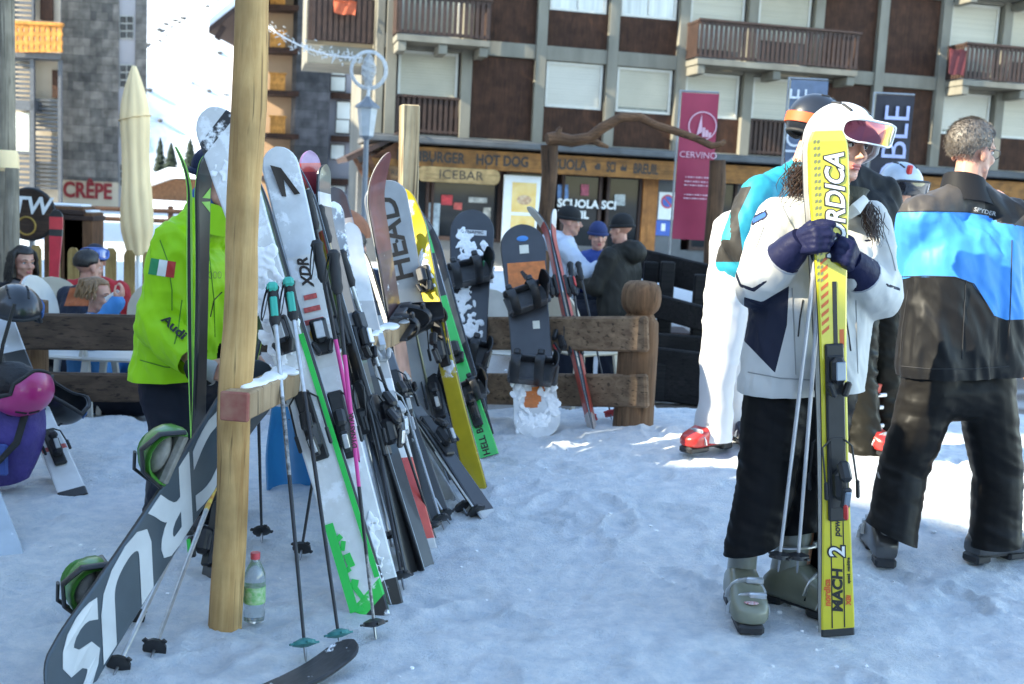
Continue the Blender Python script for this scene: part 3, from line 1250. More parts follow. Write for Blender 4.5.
Yt = 62
o_ = P(90, 180, Yt)
t = thing('stone_tower', 'tall grey slate clad tower with a pale strip of windows and a cream base', 'building', V((o_.x, Yt, -.7)))
mb = MB()
plane_box(mb, 61, 119, -120, 181, Yt, 5)
mb.build('stone_wall', STONE, t, world=True)
mb = MB()
plane_box(mb, 117.5, 137, -120, 200, Yt + .3, 5, 0, -.9)
mb.build('window_strip', RENDW, t, world=True)
mb = MB()
plane_box(mb, 136, 147, -120, 200, Yt + .1, 5, 0, -.9)
mb.build('corner_pier', STONE, t, world=True)
mb = MB()
plane_box(mb, 61.5, 118.5, 181, 200, Yt + .05, 5, 0, -.9)
mb.build('base_wall', CREAM, t, world=True)
for y0 in (-33, 15, 64, 114, 163):
    f = MB()
    plane_box(f, 119.5, 133.5, y0, y0 + 24, Yt + .22, .1)
    fo_ = f.build('window', FRW, t, world=True)
    f = MB()
    for (a, b_) in ((120.3, 126), (127, 132.8)):
        for k in range(3):
            plane_box(f, a, b_, y0 + 1.5 + k * 7.6, y0 + 7.6 + k * 7.6, Yt + .19, .06)
    f.build('pane', mat('dull_glass', (.10, .10, .10), rough=.1, var=.5, scale=2, coat=.5), fo_, world=True)
a, b_ = P(63, 190, Yt), P(112, 190, Yt)
me = text_mesh('CRÊPE', 1.15, .02, .035)
wd = max(v.co.x for v in me.vertices)
me.transform(Matrix.Translation(V((a.x, Yt - .02, a.z)) - V((o_.x, Yt, -.7))) @ Matrix.Rotation(rad(0), 4, 'Y') @ LM @ Matrix.Diagonal(((b_.x - a.x) / wd, 1, 1, 1)))
me.materials.append(mat('red_letters', (.33, .03, .035), rough=.5))
link('lettering', me, t)

Yw = 54
o_ = P(36, 200, Yw)
t = thing('timber_house', 'beige house with an orange carved balcony and dark slatted steel stairs', 'building', V((o_.x, Yw, -.7)))
mb = MB()
plane_box(mb, -60, 60.5, -100, 210, Yw + 1.2, 6, 0, -.9)
mb.build('wall', mat('beige_render', (.40, .33, .25), rough=.85, var=.15, scale=.5), t, world=True)
SLAT = mat('dark_steel_slats', (.06, .065, .075), rough=.5, var=.3)
for (pa, pb, y0, y1, n) in ((12, 32, -40, 20, 12), (12, 32, 58, 100, 9), (33, 58, 98, 132, 8), (33, 58, 135, 190, 13), (12, 30, 150, 215, 12)):
    mb = MB()
    for k in range(n):
        yy = y0 + (y1 - y0) * (k + .5) / n
        plane_box(mb, pa, pb, yy - (y1 - y0) / n * .3, yy + (y1 - y0) / n * .3, Yw + .8, .12)
    plane_box(mb, pa - 1.5, pa + .5, y0, y1, Yw + .7, .2)
    plane_box(mb, pb - .5, pb + 1.5, y0, y1, Yw + .7, .2)
    mb.build('stair_screen', SLAT, t, world=True)
mb = MB()
plane_box(mb, 30, 34, 50, 215, Yw + .3, .2)
plane_box(mb, 58, 61, 60, 215, Yw + .3, .2)
plane_box(mb, 10, 61, 52, 58, Yw + .0, 1.2)
plane_box(mb, 12, 34, 100, 110, Yw + .3, .9)
mb.build('steel_frame', SLAT, t, world=True)
mb = MB()
plane_box(mb, 52, 60, 70, 98, Yw + 1.0, .3)
mb.build('timber_panel', BPAN, t, world=True)
mb = MB()
plane_box(mb, 40, 52, -20, 20, Yw + 1.0, .3)
mb.build('timber_panel', BPAN, t, world=True)
mb = MB()
plane_box(mb, 13, 29, 113, 152, Yw + 1.1, .15)
mb.build('window', GLASSC, t, world=True)
# carved balcony with rows of holes: boards with gaps
ORB = wood('orange_balcony', (.60, .26, .06), (.42, .16, .03), along='Z', knots=False)
mb = MB()
for i in range(9):
    xa = 12 + 50 * i / 9
    for (q0, q1, s) in ((23, 27.5, 0), (27.5, 32, .7), (32, 36, 0), (36, 41, .7), (41, 45, 0), (45, 49.5, .6), (49.5, 52, 0)):
        plane_box(mb, xa + .12 + s, xa + 50 / 9 - .12 - s, q0, q1, Yw - .3, .12)
plane_box(mb, 11.5, 62.5, 21.5, 24.5, Yw - .38, .22)
mb.build('balcony_boards', ORB, t, world=True)

Yr = 71
o_ = P(315, 200, Yr)
t = thing('tower_block', 'tall grey block with a dark stone pier, white windows and orange wooden balconies', 'building', V((o_.x, Yr, -.7)))
mb = MB()
plane_box(mb, 262, 400, -90, 205, Yr + 1.6, 8, 0, -.9)
mb.build('wall', mat('warm_grey_render', (.27, .25, .26), rough=.85, var=.12, scale=.4), t, world=True)
mb = MB()
plane_box(mb, 297, 331, -110, 205, Yr, 3, 0, -.9)
mb.build('stone_pier', SDARK, t, world=True)
mb = MB()
plane_box(mb, 262, 297, -90, 205, Yr + .9, .8, 0, -.9)
mb.build('balcony_wall', mat('tan_render', (.42, .26, .15), rough=.85, var=.15, scale=.5), t, world=True)
for y0 in (8, 51, 94, 137, 180):
    mb = MB()
    plane_box(mb, 266, 299, y0 - 3.5, y0 + 1.5, Yr - .6, 2.0)
    mb.build('ledge', BPAN, t, world=True)
    mb = MB()
    plane_box(mb, 270, 285, y0 - 20, y0 - 3.5, Yr - .5, .1)
    plane_box(mb, 269, 286, y0 - 21.5, y0 - 19.5, Yr - .55, .2)
    mb.build('balcony_boards', ORB, t, world=True)
    mb = MB()
    plane_box(mb, 330.5, 362, y0 - 1, y0 + 5, Yr + 1.0, .8)
    mb.build('ledge', BPAN, t, world=True)
for (x0, x1, y0, y1) in ((332, 345, 69, 75), (331, 345, 77, 91), (337, 350, 102, 119), (336, 349, 120, 133), (329 + 2, 344, 145, 159), (334, 348, 20, 42), (330.5, 345, 186, 197)):
    mb = MB()
    plane_box(mb, x0 - .7, x1 + .7, y0 - .8, y1 + .8, Yr + 1.5, .2)
    fo_ = mb.build('window', BPAN, t, world=True)
    mb = MB()
    plane_box(mb, x0, x1, y0, y1, Yr + 1.45, .1)
    mb.build('pane', mat('pale_window', (.72, .70, .62), rough=.15, var=.15, scale=1, coat=.5), fo_, world=True)
# snowy eaves on its left side
mb = MB()
q = [(P(222, 40, Yr).x, P(222, 40, Yr).z), (P(300, -22, Yr).x, P(300, -22, Yr).z)]
(xa, za), (xb, zb2) = q
mb.prism([(xa, za), (xb, zb2), (xb, zb2 + .35), (xa, za + .35)], Yr - 3, Yr + 5, 0)
mb.prism([(xa, za + .36), (xb, zb2 + .36), (xb, zb2 + .95), (xa, za + .8)], Yr - 2.9, Yr + 5, 1)
mb.box((xa + .6, Yr - 2.6, za + .1), (.3, .3, .9), 0, R=Matrix.Rotation(rad(30), 4, 'Y'))
mb.build('eaves', [DKBR, SNOWM], t, world=True)

# far chalet roof and conifers on the slope
Yc = 95
a = P(188, 196, Yc)
t = thing('chalet', 'low brown chalet with a snow covered roof behind the closed umbrella', 'building', V((a.x, Yc, -1)))
mb = MB()
plane_box(mb, 150, 240, 180, 205, Yc, 8, 0, -1.2)
mb.build('wall', wood('chalet_logs', (.20, .10, .05), (.10, .05, .03), along='X', knots=False), t, world=True)
mb = MB()
q = [P(138, 183, Yc), P(176, 168, Yc), P(246, 174, Yc), P(250, 181, Yc), P(176, 178, Yc), P(140, 190, Yc)]
mb.prism([(p.x, p.z) for p in q], Yc - 2, Yc + 9)
mb.build('roof', SNOWM, t, world=True)
NEED = mat('conifer_needles', (.022, .035, .02), rough=.9, var=.5, scale=2)
TRNK = mat('conifer_bark', (.05, .035, .025), rough=.9)


def conifer(px, pyt, pyb, Y, wpx, seed, label):
    rr = random.Random(seed)
    tp, bt = P(px, pyt, Y), P(px, pyb, Y)
    h = tp.z - bt.z
    W_ = wpx * Y / F / 2
    t = thing('conifer_tree', label, 'tree', V((bt.x, Y, bt.z)), 'conifers below the snow slope')
    mb = MB()
    mb.tube([(0, 0, -6), (0, 0, h * .97)], [W_ * .13, W_ * .02], 6)
    mb.build('trunk', TRNK, t)
    mb = MB()
    for i in range(520):
        q = rr.random() ** .8
        z = h * q
        rmax = W_ * (1 - q) ** .8 * rr.uniform(.65, 1.1) + .05
        a = rr.uniform(0, 2 * PI)
        d = V((math.cos(a), math.sin(a), 0))
        s = V((-d.y, d.x, 0))
        p0 = V((0, 0, z + rmax * .15)) + d * rmax * rr.uniform(.1, .5)
        p1 = V((0, 0, z - rmax * .25)) + d * rmax
        w2 = rmax * .22 + .05
        mb.add([p0, (p0 + p1) / 2 + s * w2 - V((0, 0, .1)), p1, (p0 + p1) / 2 - s * w2 - V((0, 0, .1))], [(0, 1, 2, 3)])
    mb.build('crown', NEED, t)


conifer(160, 137, 172, 130, 17, 1, 'dark conifer close to the umbrella, tallest of the left pair')
conifer(171, 142, 172, 128, 20, 2, 'broad dark conifer right of the tallest one')
conifer(190, 138, 172, 125, 22, 4, 'olive toned conifer beside the white ski tip')
# more trees of the slope
# ------------------------------------------------------------------ unseen buildings put in to shade the square
SH = mat('shade_house_render', (.45, .42, .38), rough=.85, var=.12, scale=.5)


def shade_block(name, label, c, ex, wid, dep, h, base=0):
    "box whose front edge runs from c along ex; extends backwards"
    ex = V(ex).normalized()
    ny = V((-ex.y, ex.x, 0))
    M_ = Matrix((ex, ny, V((0, 0, 1)))).transposed().to_4x4()
    M_.translation = V(c)
    t = thing(name, label, 'building', M_)
    MB().box((wid / 2, -dep / 2, h / 2), (wid, dep, h)).build('wall', SH, t)
    MB().box((wid / 2, -dep / 2, h + .11), (wid, dep, .22)).build('roof', DKBR, t)
    for i in range(int(wid / 3)):
        for z in range(int(h / 3)):
            f = MB().box((1.5 + i * 3, .02, 1.6 + z * 3), (1.2, .1, 1.3)).build('window', FRW, t)
            MB().box((1.5 + i * 3, .08, 1.6 + z * 3), (1.0, .03, 1.1)).build('pane', DARKG, f)
    return t


# roof edge whose shadow falls along the line found in the photograph
e0 = V((.46, 6.0, 0)) + SUN * (7.0 / SUN.z)
el_ = V((2.27 - .48, 4.81 - 5.97, 0)).normalized()
shade_block('shade_house', 'unseen long house behind the photographer, casting the foreground shade', (e0 - el_ * 4).to_tuple()[:2] + (-.6,), el_, 26, 9, 7.35)  # unseen house, placed for its shade on the foreground
sd2 = V((SUN.x, SUN.y, 0)).normalized()
c2 = V((.46, 6.0, 0)) + sd2 * 15.5
shade_block('shade_tower', 'unseen tall tower left of the square, shaped to shade the plaza', (c2.x - 1.4, c2.y + 20.12, -.6), (.062, -1, 0), 20.05, 8, 24)  # unseen tower, sized to shade the plaza and leave the facade lit

shade_block('shade_hall', 'unseen hall added beyond the left edge to shade the square', (-20.5, 42, -.6), (.02, -1, 0), 12.5, 7, 13)  # unseen hall, added to shade the left part of the plaza

# small things on the balconies
def balcony_item(label, name, cat, px, py, o, w_, h_, c_, seed=0):
    u_, z_ = fx(px, py, o)
    t = thing(name, label, cat, FM @ Matrix.Translation((u_, -o, z_)))
    mb = MB()
    n, k = 10, 8
    rings = []
    for j in range(k + 1):
        rg = []
        for sd_ in (0, 1):
            for i in range(n + 1):
                i2 = i if sd_ == 0 else n - i
                x = -w_ / 2 + w_ * i2 / n
                rg.append(V((x * (1 - .1 * j / k), -.03 * sd_ + .02 * math.sin(i2 * 1.3 + seed + j * .4) - .04 * (j == 0) * sd_, -h_ * j / k + .02 * math.sin(i2 * .9 + seed))))
        rings.append(rg)
    mb.loft(rings)
    mb.build('cloth', mat(name + '_cloth_%d' % seed, c_, rough=.8, var=.2), t)


balcony_item('orange towel over the railing of the upper left balcony', 'towel', 'towel', 345, 1, .1, .62, .35, (.50, .10, .04), 1)
balcony_item('dark red jacket hung over the balcony railing at upper right', 'hanging_jacket', 'jacket', 958, 50, 1.06, .55, .72, (.10, .015, .02), 2)
# ================================================================== SKIS, BOARDS, POLES, FENCES
STEEL = mat('steel_edge', (.30, .31, .32), rough=.3, metal=.9, var=.3, scale=30)
SIDEW = mat('dark_sidewall', (.02, .02, .022), rough=.5)
BASEB = mat('scratched_black_base', (.03, .03, .033), rough=.45, var=.5, scale=25, stretch=(6, 6, .6), snow=.25, snowscale=14)
SILV = mat('silver_alloy', (.55, .56, .57), rough=.32, metal=.75, var=.15, scale=40)
GRIPB = mat('black_rubber', (.022, .022, .024), rough=.7, var=.2)
DGREY = mat('dark_grey_plastic', (.07, .07, .075), rough=.45, var=.2, scale=30)
LGREY = mat('light_grey_plastic', (.42, .43, .44), rough=.4, var=.15, scale=30)
NEON = mat('neon_green_plastic', (.03, .62, .08), rough=.4, var=.1)
REDP = mat('red_plastic', (.55, .03, .03), rough=.4, var=.15)


def solve_top(bot, px, py, Lg, away=True):
    "depth along the sight line of (px, py) where the distance to bot is Lg"
    d = ray(px, py)
    o = V((0, 0, CZ)) - bot
    A, B, C = d.dot(d), 2 * o.dot(d), o.dot(o) - Lg * Lg
    q = B * B - 4 * A * C
    if q < 0:
        t = -B / (2 * A)
    else:
        t = (-B + (1 if away else -1) * math.sqrt(q)) / (2 * A)
    return V((0, 0, CZ)) + d * t


def ski_body(Lg, wt, ww, wl, tip=.07, tail=.0, th_=.017, round_tail=False, tipL=.16, mats=None, n=46, blunt=.55):
    "local frame: tail at the origin, Z to the tip, +Y the top face"
    mb = MB()
    rings = []
    for i in range(n + 1):
        t = i / n
        t = .5 - .5 * math.cos(PI * t) if True else t
        z = Lg * t
        # side cut
        k = abs(2 * t - .94)
        if t > .47:
            wd = ww + (wt - ww) * min(1, ((t - .47) / .40)) ** 2
        else:
            wd = ww + (wl - ww) * min(1, ((.47 - t) / .42)) ** 2
        e = (1 - t) * Lg
        rl = wt * blunt
        if e < rl:
            wd = wt * math.sqrt(max(.0004, 1 - ((rl - e) / rl) ** 2))
        if round_tail:
            e = t * Lg
            rl = wl * blunt
            if e < rl:
                wd = wl * math.sqrt(max(.0004, 1 - ((rl - e) / rl) ** 2))
        y = 0
        if t > 1 - tipL:
            y += tip * ((t - 1 + tipL) / tipL) ** 2
        if tail and t < tipL:
            y += tail * ((tipL - t) / tipL) ** 2
        y += .006 * math.sin(PI * t)
        thk = th_ * (.45 + .55 * math.sin(PI * min(1, max(0, t))) ** .7)
        h = wd / 2
        b_ = min(.006, h * .4)
        rings.append([V((-h, y - thk / 2, z)), V((h, y - thk / 2, z)), V((h, y - thk / 2 + .002, z)), V((h, y + thk / 2 - .004, z)), V((h - b_, y + thk / 2, z)),
                      V((-h + b_, y + thk / 2, z)), V((-h, y + thk / 2 - .004, z)), V((-h, y - thk / 2 + .002, z))])
    nn = 8
    vs = [p for r in rings for p in r]
    mid = [1, 3, 2, 0, 0, 0, 2, 3]          # base, steel, sidewall, top bevel, top ...
    mid = {0: 1, 1: 3, 2: 2, 3: 0, 4: 0, 5: 0, 6: 2, 7: 3}
    for j in range(nn):
        fs = []
        for i in range(n):
            a, b_ = i * nn + j, i * nn + (j + 1) % nn
            fs.append((a, b_, b_ + nn, a + nn))
        base = len(mb.v)
        if j == 0:
            mb.add(vs, [], 0)
        mb.f += fs
        mb.m += [mid[j]] * len(fs)
    mb.f += [tuple(range(nn))[::-1], tuple(n * nn + j for j in range(nn))]
    mb.m += [2, 0]
    return mb


def alpine_binding(t, z, th_, c1=None, c2=None, brake=True, w_=.075):
    "toe and heel pieces on the top face at height z"
    c1 = c1 or GRIPB
    c2 = c2 or LGREY
    y0 = th_ / 2
    a = MB()
    a.box((0, y0 + .012, z + .19), (w_ * .8, .022, .13), 0, bev=.006)
    a.box((0, y0 + .04, z + .205), (w_ * .62, .04, .085), 0, bev=.014)
    for s in (-1, 1):
        a.box((s * w_ * .33, y0 + .045, z + .145), (.018, .03, .05), 0, bev=.006, R=Matrix.Rotation(s * .35, 4, 'Y'))
    tb = a.build('toe_binding', c1, t)
    MB().box((0, y0 + .062, z + .205), (w_ * .42, .008, .06), bev=.003).build('cover', c2, tb)
    a = MB()
    a.box((0, y0 + .010, z - .13), (w_ * .72, .02, .24), 0, bev=.006)
    a.box((0, y0 + .04, z - .165), (w_ * .6, .055, .1), 0, bev=.016)
    a.box((0, y0 + .075, z - .115), (w_ * .52, .03, .07), 0, bev=.01, R=Matrix.Rotation(.5, 4, 'X'))
    a.box((0, y0 + .082, z - .20), (w_ * .4, .018, .075), 0, bev=.006, R=Matrix.Rotation(-.35, 4, 'X'))
    hb = a.build('heel_binding', c1, t)
    MB().box((0, y0 + .094, z - .2), (w_ * .26, .008, .05), bev=.003, R=Matrix.Rotation(-.35, 4, 'X')).build('lever', c2, hb)
    if brake:
        a = MB()
        for s in (-1, 1):
            a.tube([(s * w_ * .3, y0 + .02, z - .02), (s * (w_ * .5 + .012), y0 + .018, z - .045), (s * (w_ * .52 + .014), y0 + .045, z - .16)], .0035, 6)
            a.box((s * (w_ * .52 + .014), y0 + .05, z - .18), (.012, .014, .06), 0, bev=.004)
        a.build('brake', c1, t)


def snow_lumps(t, spots, seed=0, y0=.01):
    "crusted snow sticking to the face: (x, z, size)"
    rr = random.Random(seed)
    mb = MB()
    for (x, z, s) in spots:
        for i in range(26):
            r = s * rr.uniform(.10, .42)
            mb.ell((x + rr.gauss(0, s * .5), y0 + .001, z + rr.gauss(0, s * .7)), (r * rr.uniform(.6, 1.1), .0045 + r * .10, r * rr.uniform(.7, 1.7)), n=9, k=5, R=Matrix.Rotation(rr.uniform(-.8, .8), 4, 'Y'))
    me = fuse(mb, .0045, 1, 'snow_crust')
    for v in me.vertices:
        v.co += V((noise.noise(v.co * 60), noise.noise(v.co * 60 + V((9, 0, 0))), noise.noise(v.co * 60 + V((0, 9, 0))))) * .004
    me.materials.append(SNOWM)
    me.polygons.foreach_set('use_smooth', [True] * len(me.polygons))
    return link('snow_crust', me, t)


SKI_G = 'skis and poles leaning on the wooden rack'


def ski(label, bot, top, Lg, w3, top_m, base_m, face, tip=.06, tail=0, th_=.018, bind=None, binds=None, name='ski', cat='ski', group=None, sunk=.02,
        round_tail=False, blunt=.55, tipL=.16, away=True, edge=STEEL, twist=0):
    "face: direction (world) the top sheet looks towards"
    if not isinstance(bot, V):
        bot = G(*bot)
    if not isinstance(top, V):
        top = solve_top(bot, top[0], top[1], Lg, away)
    M_ = frame(top - bot, face, bot)
    if twist:
        M_ = M_ @ Matrix.Rotation(twist, 4, 'Z')
    M_ = M_ @ Matrix.Translation((0, 0, -sunk))
    t = thing(name, label, cat, M_, group)
    INFO[t.name] = (Lg, tip, tail, tipL, th_)
    ski_body(Lg, *w3, tip=tip, tail=tail, th_=th_, round_tail=round_tail, blunt=blunt, tipL=tipL).build('ski_body' if cat == 'ski' else 'deck', [top_m, base_m, SIDEW, edge], t, sharp=30)
    if bind is not None:
        alpine_binding(t, bind, th_, *(binds or ()))
    return t


INFO = {}


def lay(o, t):
    "press a flat overlay mesh onto the cambered face of its ski"
    L_, tip, tail, tl, th_ = INFO[t.name]
    for v in o.data.vertices:
        k = min(1, max(0, v.co.z / L_))
        dy = .006 * math.sin(PI * k) + (th_ * (.45 + .55 * math.sin(PI * k) ** .7) - th_) / 2
        if k > 1 - tl:
            dy += tip * ((k - 1 + tl) / tl) ** 2
        if tail and k < tl:
            dy += tail * ((tl - k) / tl) ** 2
        v.co.y += dy - (.009 - th_ / 2)
    return o


def on_face(t, txt, size, z, mt, x=0, y=.0, up=True, shear=0, bold=.001, squash=1.0, base=False, ext=.0008, align='CENTER', space=1.0):
    "lettering along a ski (reading from the tail to the tip), or on the base side"
    if not base:
        Mx = Matrix(((0, 1, 0, x), (0, 0, 1, y), (1, 0, 0, z), (0, 0, 0, 1)))
    else:
        Mx = Matrix(((0, -1, 0, x), (0, 0, -1, y), (1, 0, 0, z), (0, 0, 0, 1)))
    if not up:
        Mx = Mx @ Matrix.Rotation(PI, 4, 'Z')
    o = letters(txt, size, Mx, mt, t, world=False, shear=shear, bold=bold, squash=squash, ext=ext, align=align, space=space)
    if t.name in INFO:
        lay(o, t)
    return o


def ski_pole(label, tip, top, Lg=1.15, grip=GRIPB, accent=None, shafts=(SILV,), basket=None, group=SKI_G, sunk=.0, strap=True, away=True, r0=.008, bz=.055):
    if not isinstance(tip, V):
        tip = G(*tip)
    if not isinstance(top, V):
        top = solve_top(tip, top[0], top[1], Lg, away)
    Lg = (top - tip).length
    M_ = frame(top - tip, (0.2, -1, 0), tip) @ Matrix.Translation((0, 0, -sunk))
    t = thing('ski_pole', label, 'ski pole', M_, group)
    z1 = Lg - .14
    n = len(shafts)
    mb = MB()
    for i, sm in enumerate(shafts):
        a, b_ = bz + .0 + (z1 - bz) * i / n, bz + (z1 - bz) * (i + 1) / n
        mb.tube([(0, 0, a), (0, 0, b_)], [r0 * (.62 + .38 * (a / z1)), r0 * (.62 + .38 * (b_ / z1))], 10, i)
    mb.build('shaft', list(shafts), t)
    MB().tube([(0, 0, 0), (0, 0, .015), (0, 0, bz + .01)], [.002, .0042, .005], 8).build('tip', STEEL, t)
    mb = MB()
    mb.tube([(0, 0, bz - .012), (0, 0, bz - .006), (0, 0, bz + .006), (0, 0, bz + .014)], [.012, .036, .033, .012], 12)
    for i in range(4):
        a = i * PI / 2 + .4
        mb.box((math.cos(a) * .034, math.sin(a) * .034, bz - .001), (.022, .014, .006), R=Matrix.Rotation(a, 4, 'Z'))
    mb.build('basket', basket or BLACK, t)
    mb = MB()
    mb.tube([(0, 0, z1 - .01), (0, 0, z1 + .01), (0, -.002, z1 + .03), (0, -.003, z1 + .07), (0, -.002, z1 + .105), (0, -.004, z1 + .125), (0, -.004, z1 + .14)],
            [.012, .020, .018, .020, .018, .023, .014], 12)
    g = mb.build('grip', grip, t)
    if accent:
        mb = MB()
        mb.box((0, .012, z1 + .05), (.024, .014, .075), bev=.005)
        mb.box((0, .008, z1 + .122), (.036, .030, .034), bev=.009)
        mb.build('grip_inlay', accent, g)
    if strap:
        mb = MB()
        pts = []
        for i in range(13):
            a = PI * 2 * i / 12
            pts.append((.012 + .016 * (1 - math.cos(a)), .012 + .004 * math.sin(a * 2), z1 + .12 - .055 * (1 - math.cos(a)) - .02 * math.sin(a)))
        mb.tube(pts, .006, 6, flat=.3)
        mb.build('strap', GRIPB, t)
    return t


# ------------------------------------------------------------------ the rack: two posts and a rail
PINE = wood('peeled_pine', (.66, .42, .18), (.42, .22, .075), scale=1.6, along='Z', rough=.7)
PINEX = wood('sawn_rail', (.50, .36, .22), (.30, .19, .10), scale=1.6, along='Z', rough=.75)
b0 = G(226, 628)
tpp = P(254, -30, b0.y + .02)
M_ = frame(tpp - b0, (0, -1, 0), b0)
rack = thing('ski_rack', 'wooden ski rack of peeled pine posts and a sawn rail with a red painted end', 'rack', M_)
Lp = (tpp - b0).length
mb = MB()
mb.tube([(.004 * math.sin(i * 1.3), .004 * math.cos(i * 1.9), -.12 + (Lp + .12) * i / 16) for i in range(17)], [.050 + .002 * math.sin(i * 1.1) for i in range(17)], 28)
mb.build('post', PINE, rack)
# snow heaped at the foot
r0_ = P(246, 401, b0.y - .02)
r1_ = P(425, 318, 5.75)
RM = frame(r1_ - r0_, (0, 0, 1), r0_)
Lr = (r1_ - r0_).length
mb = MB()
mb.M = RM
mb.box((0, 0, Lr / 2 - .04), (.085, .085, Lr + .08), 0, bev=.006)
o_ = mb.build('rail', PINEX, rack, world=True)
mb = MB()
mb.M = RM
mb.box((0, -.001, -.086), (.088, .088, .018), 0, bev=.004)
mb.build('painted_end', mat('faded_red_paint', (.26, .055, .045), rough=.8, var=.5, scale=22, col2=(.34, .16, .11)), rack, world=True)
mb = MB()
mb.M = RM
rr = random.Random(5)
for i in range(34):
    z = rr.uniform(.0, Lr)
    mb.ell((rr.uniform(-.025, .025), .044, z), (rr.uniform(.02, .05), rr.uniform(.008, .02), rr.uniform(.03, .09)), n=10, k=6)
me = fuse(mb, .009, 3, 'rail_snow')
me.transform(WM[rack.name].inverted())
me.materials.append(SNOWM)
me.polygons.foreach_set('use_smooth', [True] * len(me.polygons))
link('snow_cap', me, rack)
PALE = wood('pale_squared_post', (.55, .43, .27), (.36, .26, .15), scale=1.6, along='Z')
q0, q1 = G(402, 470), P(409.5, 105, 5.75)
q0 = V((P(405, 400, 5.75).x + .005, 5.75, H(-.5, 5.75)))
MQ = frame(q1 - q0, (.35, -1, 0), q0)
mb = MB()
mb.M = MQ
mb.box((0, 0, (q1 - q0).length / 2 - .05), (.088, .088, (q1 - q0).length + .1), bev=.006)
mb.build('post', PALE, rack, world=True)

# ------------------------------------------------------------------ skis on the rack (bottom pixel, top pixel, real length)
WHITE_SNOWY = mat('white_base_snowy', (.62, .64, .66), rough=.5, var=.12, scale=14, snow=.8, snowscale=9, bump=.3, bscale=40, dist=.01,
                  ramp=[(0, (.05, .55, .08)), (.16, (.66, .67, .68)), (.93, (.60, .62, .64)), (.965, (.025, .025, .03)), (.99, (.66, .66, .68))], span=1.76, diag=1.2)
GREENEDGE = mat('green_edge', (.03, .58, .10), rough=.35, var=.1)
A_top = mat('white_green_topsheet', (.7, .7, .7), rough=.35, var=.1, scale=20, coat=.3, snow=.42, snowscale=8,
            ramp=[(0, (.02, .02, .022)), (.012, (.03, .60, .09)), (.045, (.72, .73, .73)), (.45, (.70, .71, .71)), (.93, (.68, .69, .70)), (.965, (.03, .03, .035)), (.99, (.7, .7, .7))], span=1.76, diag=.6, off=.0)
t = ski('wide white ski with neon green edge and snowy tip, behind the near pine post', (371, 612), (213, 107), 1.80, (.152, .118, .130), A_top, WHITE_SNOWY, (-.05, -1, .25), tip=.06, tail=.035, bind=.80,
        binds=(BLACK, LGREY), edge=GREENEDGE, round_tail=False, group=SKI_G)
snow_lumps(t, [(.02, 1.0, .05), (-.02, 1.08, .05), (.03, .94, .04), (0, 1.25, .05), (.01, 1.35, .045), (-.01, 1.5, .04), (0, 1.12, .05), (.02, 1.60, .04)], 1, .012)
e = MB()
e.box((-.058, .0125, .55), (.018, .003, .85))
e.box((.045, .0125, .19), (.030, .003, .30))
for q in range(7):
    e.box((.027 - .006 * ((q * 5) % 3), .0125, .045 + .040 * q + .012 * ((q * 3) % 2)), (.024 - .008 * (q % 2), .003, .018 + .014 * ((q * 2) % 3)), R=Matrix.Rotation(.5 * math.sin(q * 2.3), 4, 'Y'))
lay(e.build('green_stripe', GREENEDGE, t), t)
B_top = mat('white_scuffed_topsheet', (.7, .7, .7), rough=.35, var=.12, scale=22, coat=.3, snow=.35, snowscale=7,
            ramp=[(0, (.02, .02, .02)), (.055, (.66, .68, .68)), (.10, (.72, .72, .72)), (.50, (.68, .67, .65)), (.74, (.62, .64, .66)), (.985, (.5, .5, .52))], span=1.72)
t = ski('wide white ski with black tip mark and red stripes, its square tail in the snow', (385, 605), (276, 147), 1.68, (.132, .104, .124), B_top, BASEB, (.12, -1, .3), tip=.05, bind=.78, binds=(BLACK, SILV), group=SKI_G)
rs = MB()
for i, z in enumerate((1.03, 1.075, 1.12)):
    rs.box((.012 - .004 * i, .0125, z), (.07 - .012 * i, .003, .018))
lay(rs.build('red_stripe', mat('red_print', (.55, .09, .08), rough=.5, var=.4, scale=60), t), t)
ys = MB()
for i in range(20):
    a = 2 * PI * i / 20
    ys.box((.012 + .02 * math.cos(a), .0125, .985 + .022 * math.sin(a)), (.009, .003, .009))
lay(ys.build('yellow_ring', mat('yellow_print', (.65, .42, .05), rough=.5), t), t)
on_face(t, 'XDR', .052, 1.21, INKM, x=0, y=.0105, shear=.3, bold=.002)
km = MB()
km.add([(-.045, .016, 1.50), (-.025, .016, 1.50), (.0, .016, 1.56), (.005, .0135, 1.50), (.02, .0135, 1.505), (.035, .03, 1.615), (.0, .025, 1.60)], [(0, 1, 2, 6), (2, 3, 4, 5), (2, 5, 6)])
lay(km.build('tip_mark', INKM, t), t)
snow_lumps(t, [(-.02, .28, .03), (.01, .14, .035), (0, .2, .03)], 2, .012)
